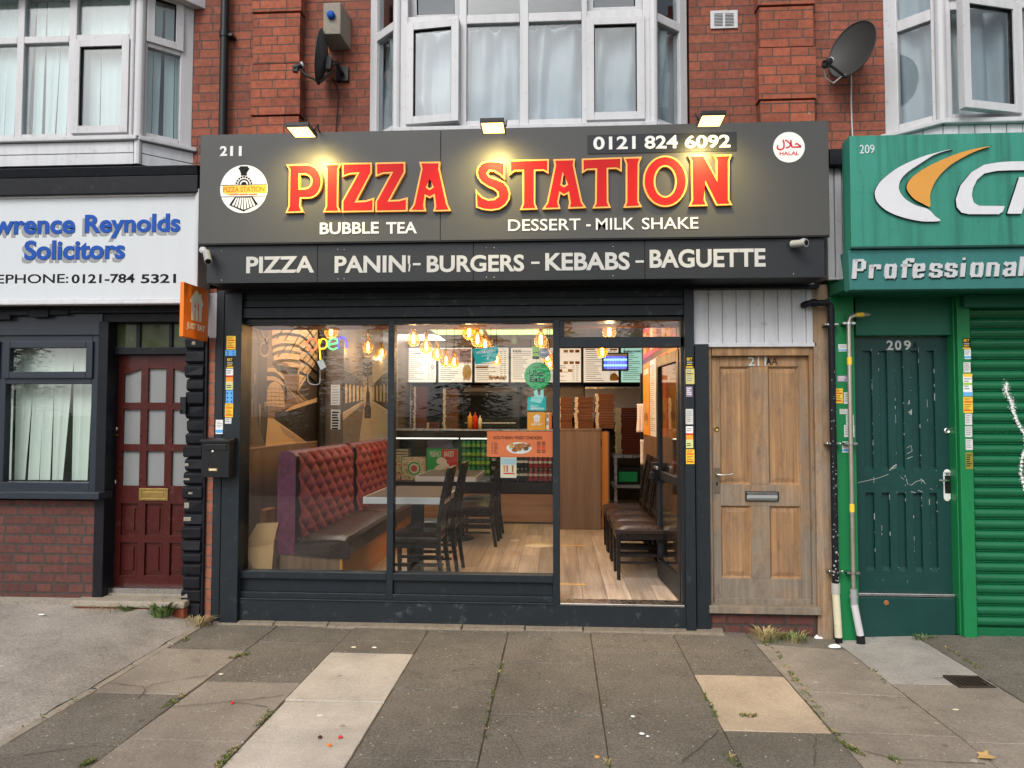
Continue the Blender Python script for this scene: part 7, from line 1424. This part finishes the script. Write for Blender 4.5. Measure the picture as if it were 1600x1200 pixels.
for a in ((354, 525, 368, 546, Lp, 'yel', 'uppermost yellow sticker on the left shop post'), (352, 547, 368.5, 556, Lp, 'blue', 'torn light blue sticker on the left shop post'), (354, 558, 364.5, 575, Lp, 'ekt', 'black sticker with yellow letters on the left shop post'), (353, 576, 364, 609, Lp, 'owl', 'white orange and yellow sticker on the left shop post'),
          (353, 610, 364, 630, Lp, 'blue', 'bright blue sticker low on the left shop post'), (351.5, 630.5, 364, 652, Lp, 'yel', 'lower yellow sticker on the left shop post'), (351.5, 653, 361.5, 662, Lp, 'w', 'small white sticker at the bottom of the left post column'), (337, 656, 349, 678, -.07, 'wb', 'white sticker with blue print just above the black letter box'),
          (1072, 557, 1083, 574.5, Rp, 'ekt', 'black sticker with yellow letters beside the doorway'), (1071.5, 576, 1085, 600, Rp, 'pyel', 'pale yellow sticker beside the doorway'), (1072, 604, 1082, 620, Rp, 'mauve', 'mauve printed sticker beside the doorway'), (1071.5, 639, 1083, 663, Rp, 'w', 'white printed sticker beside the doorway'), (1072, 666, 1083, 700, Rp, 'owl', 'white and orange sticker beside the doorway'), (1072, 702, 1085, 725, Rp, 'yel', 'yellow sticker lowest beside the doorway'),
          (1504.5, 528, 1516, 545, Jp, 'ekt', 'black sticker with yellow letters on the green shutter jamb'), (1507, 546, 1517, 561, Jp, 'wb', 'white sticker with a blue band high on the green jamb'), (1505.5, 566, 1516.5, 582, Jp, 'w', 'torn white sticker above the yellow topped one on the green jamb'), (1505, 584, 1519, 619, Jp, 'ywb', 'tall yellow topped sticker on the green jamb'), (1505.5, 620, 1520, 645, Jp, 'yel', 'orange yellow sticker on the green jamb'),
          (1508, 646.5, 1519, 664, Jp, 'w', 'white sticker just under the orange one on the green jamb'), (1508, 666, 1519, 683, Jp, 'w', 'white sticker in the middle of three on the green jamb'), (1509, 686, 1520, 703, Jp, 'w', 'white sticker just above the olive one on the green jamb'), (1509, 707, 1520.3, 733, Jp, 'olive', 'olive sticker lowest on the green jamb'),
          (1310, 538, 1325, 549, Gp, 'wb', 'pale sticker with a blue band near the top of the green pilaster'), (1308, 587, 1325, 596.5, Gp, 'mauve', 'mauve sticker on the green pilaster'), (1302.5, 607, 1317, 630, Gp, 'yel', 'orange yellow sticker on the green pilaster'), (1318.5, 613, 1328, 631, Gp, 'w', 'crooked white sticker behind the gas pipe'), (1312, 639, 1325, 647, Gp, 'w', 'small wide white sticker on the green pilaster'), (1322, 648, 1334, 663.5, Gp, 'w', 'white sticker scrap behind the gas pipe'), (1319, 664, 1335, 683, Gp, 'w', 'larger white sticker behind the gas pipe'), (1316, 690, 1327, 707, Gp, 'wb', 'white and blue sticker lowest on the green pilaster')): stk(*a)
# ================================================================== weeds, litter, drain
def blades(mb, c, n, h, spread, m, lean=.5, w=.006, seed=0):
    r = random.Random(seed)
    for k in range(n):
        a = r.random()*6.28; d = spread*sqrt(r.random()); b = V((c[0]+d*cos(a), c[1]+d*sin(a), c[2])); hh = h*r.uniform(.5, 1.1); t = V((cos(a), sin(a), 0))*hh*lean*r.uniform(.2, 1.2); s = V((-sin(a), cos(a), 0))*w*r.uniform(.5, 1.2)
        m1 = b+t*.4+V((0, 0, hh*.6)); m2 = b+t+V((0, 0, hh*(1-.3*lean)))
        mb.add([b-s*.6, b+s*.6, m1+s, m1-s, m2], [(0, 1, 2, 3), (3, 2, 4)], m)
def gpt(px, py): p = at(px, py, 'z', .0); return (p.x, p.y, gz(p.x, p.y)-.004)
q = at(250, 960, 'z', .1); c0 = (q.x, -.18, fz(q.x, -.18)); mb = MB(LEAFM); blades(mb, c0, 70, .13, .075, LEAFM, .8, .016, 1); one('weed', mb, 'leafy green weed growing against the stone step', 'weed')
q = at(190, 960, 'z', .1); mb = MB(LEAFM); blades(mb, (q.x, -.17, fz(q.x, -.17)), 40, .06, .04, LEAFM, .9, .009, 2); one('weed', mb, 'small green weed at the middle of the red brick riser', 'weed')
q = at(150, 958, 'z', .12); mb = MB(DRYM); blades(mb, (q.x, -.17, fz(q.x, -.17)), 60, .07, .13, DRYM, 1.2, .003, 3); one('weed', mb, 'dry straggly grass at the left of the red brick riser', 'weed')
mb = MB(DRYM); blades(mb, (X(310, -.14, 965), -.15, .01), 110, .085, .09, DRYM, 1., .0035, 4); one('weed', mb, 'dry grass tuft between the painted pilaster and the grey shop post', 'weed')
mb = MB(DRYM); blades(mb, (X(1195, -.12, 985), -.13, -.01), 150, .095, .1, DRYM, .9, .0035, 5); blades(mb, (X(1210, -.14, 985), -.15, -.02), 60, .07, .1, LEAFM, .9, .004, 6); one('weed', mb, 'dry grass tuft under the sill of the pine door', 'weed')
mb = MB(LEAFM); blades(mb, (X(1240, -.12, 990), -.13, -.03), 60, .08, .08, LEAFM, .9, .005, 7); blades(mb, (X(1238, -.12, 990), -.13, -.03), 60, .09, .09, DRYM, .9, .003, 8); one('weed', mb, 'low weed right of the dry tuft under the pine door', 'weed')
mb = MB(LEAFM); blades(mb, (X(1443, -.06, 985), -.05, -.03), 50, .06, .07, LEAFM, 1, .006, 9); one('weed', mb, 'low weed at the foot of the dark green door step', 'weed')
ms = MB(MOSSM); r_ = random.Random(8)
def joint(a, b, n, m=MOSSM, h=.018, sp=.016):
    for k in range(n):
        t = k/max(1, n-1); p = gpt(a[0]+(b[0]-a[0])*t, a[1]+(b[1]-a[1])*t); d = .35+.65*max(0, mnoise.noise(V((p[0]*4, p[1]*4, 1)))+.4)
        if r_.random() < d: blades(ms, (p[0]+r_.gauss(0, .006), p[1]+r_.gauss(0, .01), p[2]), 9, h*r_.uniform(.6, 1.3), sp, m if r_.random() < .75 else DRYM, .9, .004, k+n)
for a, b, n in (((400, 1134), (424, 1112), 26), ((338, 1200), (372, 1166), 40), ((258, 1106), (286, 1086), 34), ((128, 1198), (148, 1186), 18), ((1210, 1010), (1236, 1050), 20), ((1236, 1050), (1290, 1130), 75), ((1290, 1130), (1312, 1150), 30), ((1312, 1158), (1345, 1178), 34), ((1100, 1086), (1122, 1122), 18), ((1160, 1119), (1180, 1119), 14),
                ((783, 1035), (776, 1056), 14), ((770, 1075), (756, 1150), 22), ((360, 1028), (385, 1022), 16), ((230, 1020), (262, 1000), 40), ((200, 1046), (228, 1022), 24), ((40, 1138), (190, 1050), 60), ((1140, 1180), (1152, 1198), 14), ((1362, 1040), (1385, 1062), 16), ((1480, 1010), (1530, 1042), 18), ((945, 1188), (948, 1200), 8), ((1180, 985), (1200, 1008), 24), ((1395, 1184), (1402, 1190), 8), ((280, 1010), (300, 985), 18)): joint(a, b, n)
o = one('joint_moss', ms, 'moss and dry grass growing in the joints of the paving', 'moss', kind='stuff')
def bit(px, py, m, rx, ry, rz, lab, cat='litter', name='paper_scrap'):
    p = at(px, py, 'z', .006); z0 = (gz(p.x, p.y)+.0045) if p.x > -2.7 else fz(p.x, p.y)+.006; mb = MB(m); r = random.Random(px); ns = [r.uniform(.75, 1.2) for _ in range(10)]
    mb.grid(lambda u, v: (p.x+rx*cos(u*2*pi)*sin(v*pi*.5+.0)*ns[int(u*9.99) % 10], p.y+ry*sin(u*2*pi)*sin(v*pi*.5)*ns[int(u*9.99) % 10], z0+rz*cos(v*pi*.5)), 10, 4); one(name, mb, lab, cat, 'scraps and berries lying on the paving')
BERR = mat('dark_berry', (.05, .012, .03), .4)
for a in ((500, 1152, BERR, .011, .009, .012, 'dark purple berry on the pale slab', 'berry', 'berry'), (532, 1152, REDP, .011, .009, .012, 'red berry right of the dark one on the pale slab', 'berry', 'berry'), (515, 1164.5, ORANGE, .012, .009, .01, 'orange berry nearest the viewer on the pale slab', 'berry', 'berry'), (363, 1098.5, REDP, .01, .008, .01, 'red berry on the cracked buff slab', 'berry', 'berry'), (933, 1183, SORANGE, .013, .008, .01, 'orange scrap on the dark slab in the middle foreground', 'scrap', 'paper_scrap'),
          (47, 958, WHITE, .045, .02, .012, 'white paper scrap on the tarmac near the brick base', 'scrap', 'paper_scrap'), (65, 983, WHITE, .03, .014, .006, 'white paper scrap lower on the tarmac', 'scrap', 'paper_scrap'), (1118, 977, WHITE, .03, .014, .012, 'white scrap lying at the base of the shop', 'scrap', 'paper_scrap'), (1003, 1146, WHITE, .016, .012, .006, 'white scrap on the slab right of centre', 'scrap', 'paper_scrap'), (1012, 1150, WHITE, .01, .008, .005, 'tiny white fleck beside the scrap right of centre', 'scrap', 'paper_scrap'),
          (989, 1119, WHITE, .012, .009, .005, 'small white fleck above the scrap right of centre', 'scrap', 'paper_scrap'), (553, 1011, CREAM, .018, .008, .006, 'cream cigarette end by the top of the pale slab', 'scrap', 'paper_scrap'), (585, 1011.5, CREAM, .02, .008, .006, 'cream scrap right of the cigarette end', 'scrap', 'paper_scrap'), (346, 1053, CREAM, .016, .009, .005, 'cream scrap on the dark slab at the left', 'scrap', 'paper_scrap'), (1305, 1002, WHITE, .05, .03, .02, 'crumpled white paper at the foot of the waste pipe', 'scrap', 'paper_scrap'), (1280, 988, WHITE, .045, .03, .025, 'white tissue at the foot of the timber post', 'scrap', 'paper_scrap'), (1493, 1104, CREAM, .018, .008, .004, 'pale scrap on the slab below the drain', 'scrap', 'paper_scrap'), (1060, 980, WHITE, .04, .025, .015, 'white rubble crumbs by the right shop post', 'scrap', 'paper_scrap')): bit(*a)
mb = MB(mat('tan_leaf', (.5, .32, .12), .7, var=.2)); p = at(1527, 1184, 'z', .0); pp = [(0, 0), (.02, .018), (.015, .035), (.04, .03), (.07, .045), (.062, .02), (.09, .005), (.06, -.008), (.065, -.03), (.03, -.018)]
mb.add([(p.x+u, p.y+v, gz(p.x, p.y)+.009+.012*abs(v)/.03) for u, v in pp], [tuple(range(10))[::-1]]); o = one('leaf', mb, 'fallen tan leaf on the paving at the lower right', 'leaf'); s_ = o.modifiers.new('thick', 'SOLIDIFY'); s_.thickness = .0008
t = Th('drain_cover', 'small dark drain grating sunk in the right hand paving', 'drain'); p0, p1 = at(1478, 1060, 'z', -.02), at(1520, 1076, 'z', -.02); z0 = gz(p0.x, p0.y)+.006; x0_, x1_, y0_, y1_ = p0.x+.0, p0.x+.19, p1.y, p1.y+.17
mb = MB(INK); mb.box(x0_, x1_, y0_, y1_, z0-.02, z0+.001); t.p('well', mb); mb = MB(mat('rusty_iron', (.06, .045, .035), .7, .3, var=.3, scale=30))
for k in range(7): mb.box(x0_+.01+k*.026, x0_+.02+k*.026, y0_, y1_, z0+.001, z0+.008)
for a, b, c, d in ((x0_-.012, x0_, y0_-.012, y1_+.012), (x1_, x1_+.012, y0_-.012, y1_+.012), (x0_, x1_, y0_-.012, y0_), (x0_, x1_, y1_, y1_+.012)): mb.box(a, b, c, d, z0-.01, z0+.009)
t.p('grating', mb, None, .002); t.done()
# ================================================================== trees across the road, seen only as reflections in the glass; row thickened to block low sky light
t = Th('conifer_tree', 'dark conifer across the road, mirrored in the office window', 'tree', 'conifers across the road mirrored in the windows')
mb = MB(BARK); mb.tube([(0, 0, 0), (.05, 0, 2.5), (0, .05, 5.4)], [.16, .1, .02], 8)
for k in range(26): a = k*2.4; zz = .9+k*.165; r0_ = 1.5*(1-zz/5.8)+.1; mb.tube([(0, 0, zz), (r0_*.6*cos(a), r0_*.6*sin(a), zz+.05), (r0_*cos(a), r0_*sin(a), zz-.1)], [.03, .02, .006], 5)
t.p('trunk', mb); mb = MB(TLEAF); r_ = random.Random(15)
for k in range(4200):
    zz = .5+5.2*r_.random()**1.25; R_ = (1.75*(1-zz/5.9)+.12)*(.8+.35*mnoise.noise(V((zz*3, k*.001, 3)))); a = r_.random()*6.28; br = .6+.4*sin(a*5+zz*6); rr = R_*sqrt(r_.random())*br; c = V((rr*cos(a), rr*sin(a), zz-.18*rr)); s = r_.uniform(.05, .12); d1 = V((cos(a)+r_.uniform(-.5, .5), sin(a)+r_.uniform(-.5, .5), r_.uniform(-.5, .3)))*s; d2 = V((r_.uniform(-1, 1), r_.uniform(-1, 1), r_.uniform(-1, 1)))*s*.5
    mb.add([c-d1-d2*.3, c+d2*.6, c+d1, c-d2*.6], [(0, 1, 2, 3)])
t.p('crown', mb); r = t.done((0, 0, 0)); r.location = (-24, -23, -.15)
TR = [(-20.5, -21.5, 1.1, 'shorter conifer across the road, second from the far left end'), (-17, -24, 1.5, 'tall conifer across the road, third from the far left end'), (-13.5, -22, 1.2, 'conifer across the road opposite the office window'), (-10, -24, 1.55, 'tall conifer across the road opposite the maroon door'), (-6.8, -21.5, 1.15, 'conifer across the road opposite the left shop pane'), (-3.4, -24, 1.6, 'tall conifer across the road behind the viewer'), (0, -22, 1.25, 'conifer across the road opposite the shop doorway'), (3.2, -24, 1.5, 'tall conifer across the road opposite the pine door'), (6.6, -22, 1.2, 'conifer across the road opposite the dark green door'), (10, -24, 1.55, 'tall conifer across the road opposite the green shutter'), (13.6, -22.5, 1.3, 'conifer across the road, last but one at the far right end'), (17, -24, 1.5, 'tall conifer across the road at the far right end')]
for i, (x_, y_, s_, lab) in enumerate(TR):
    c = dup(r, (x_, y_, -.15), lab, i*1.3); c.scale = (s_*1.15, s_*1.15, s_)
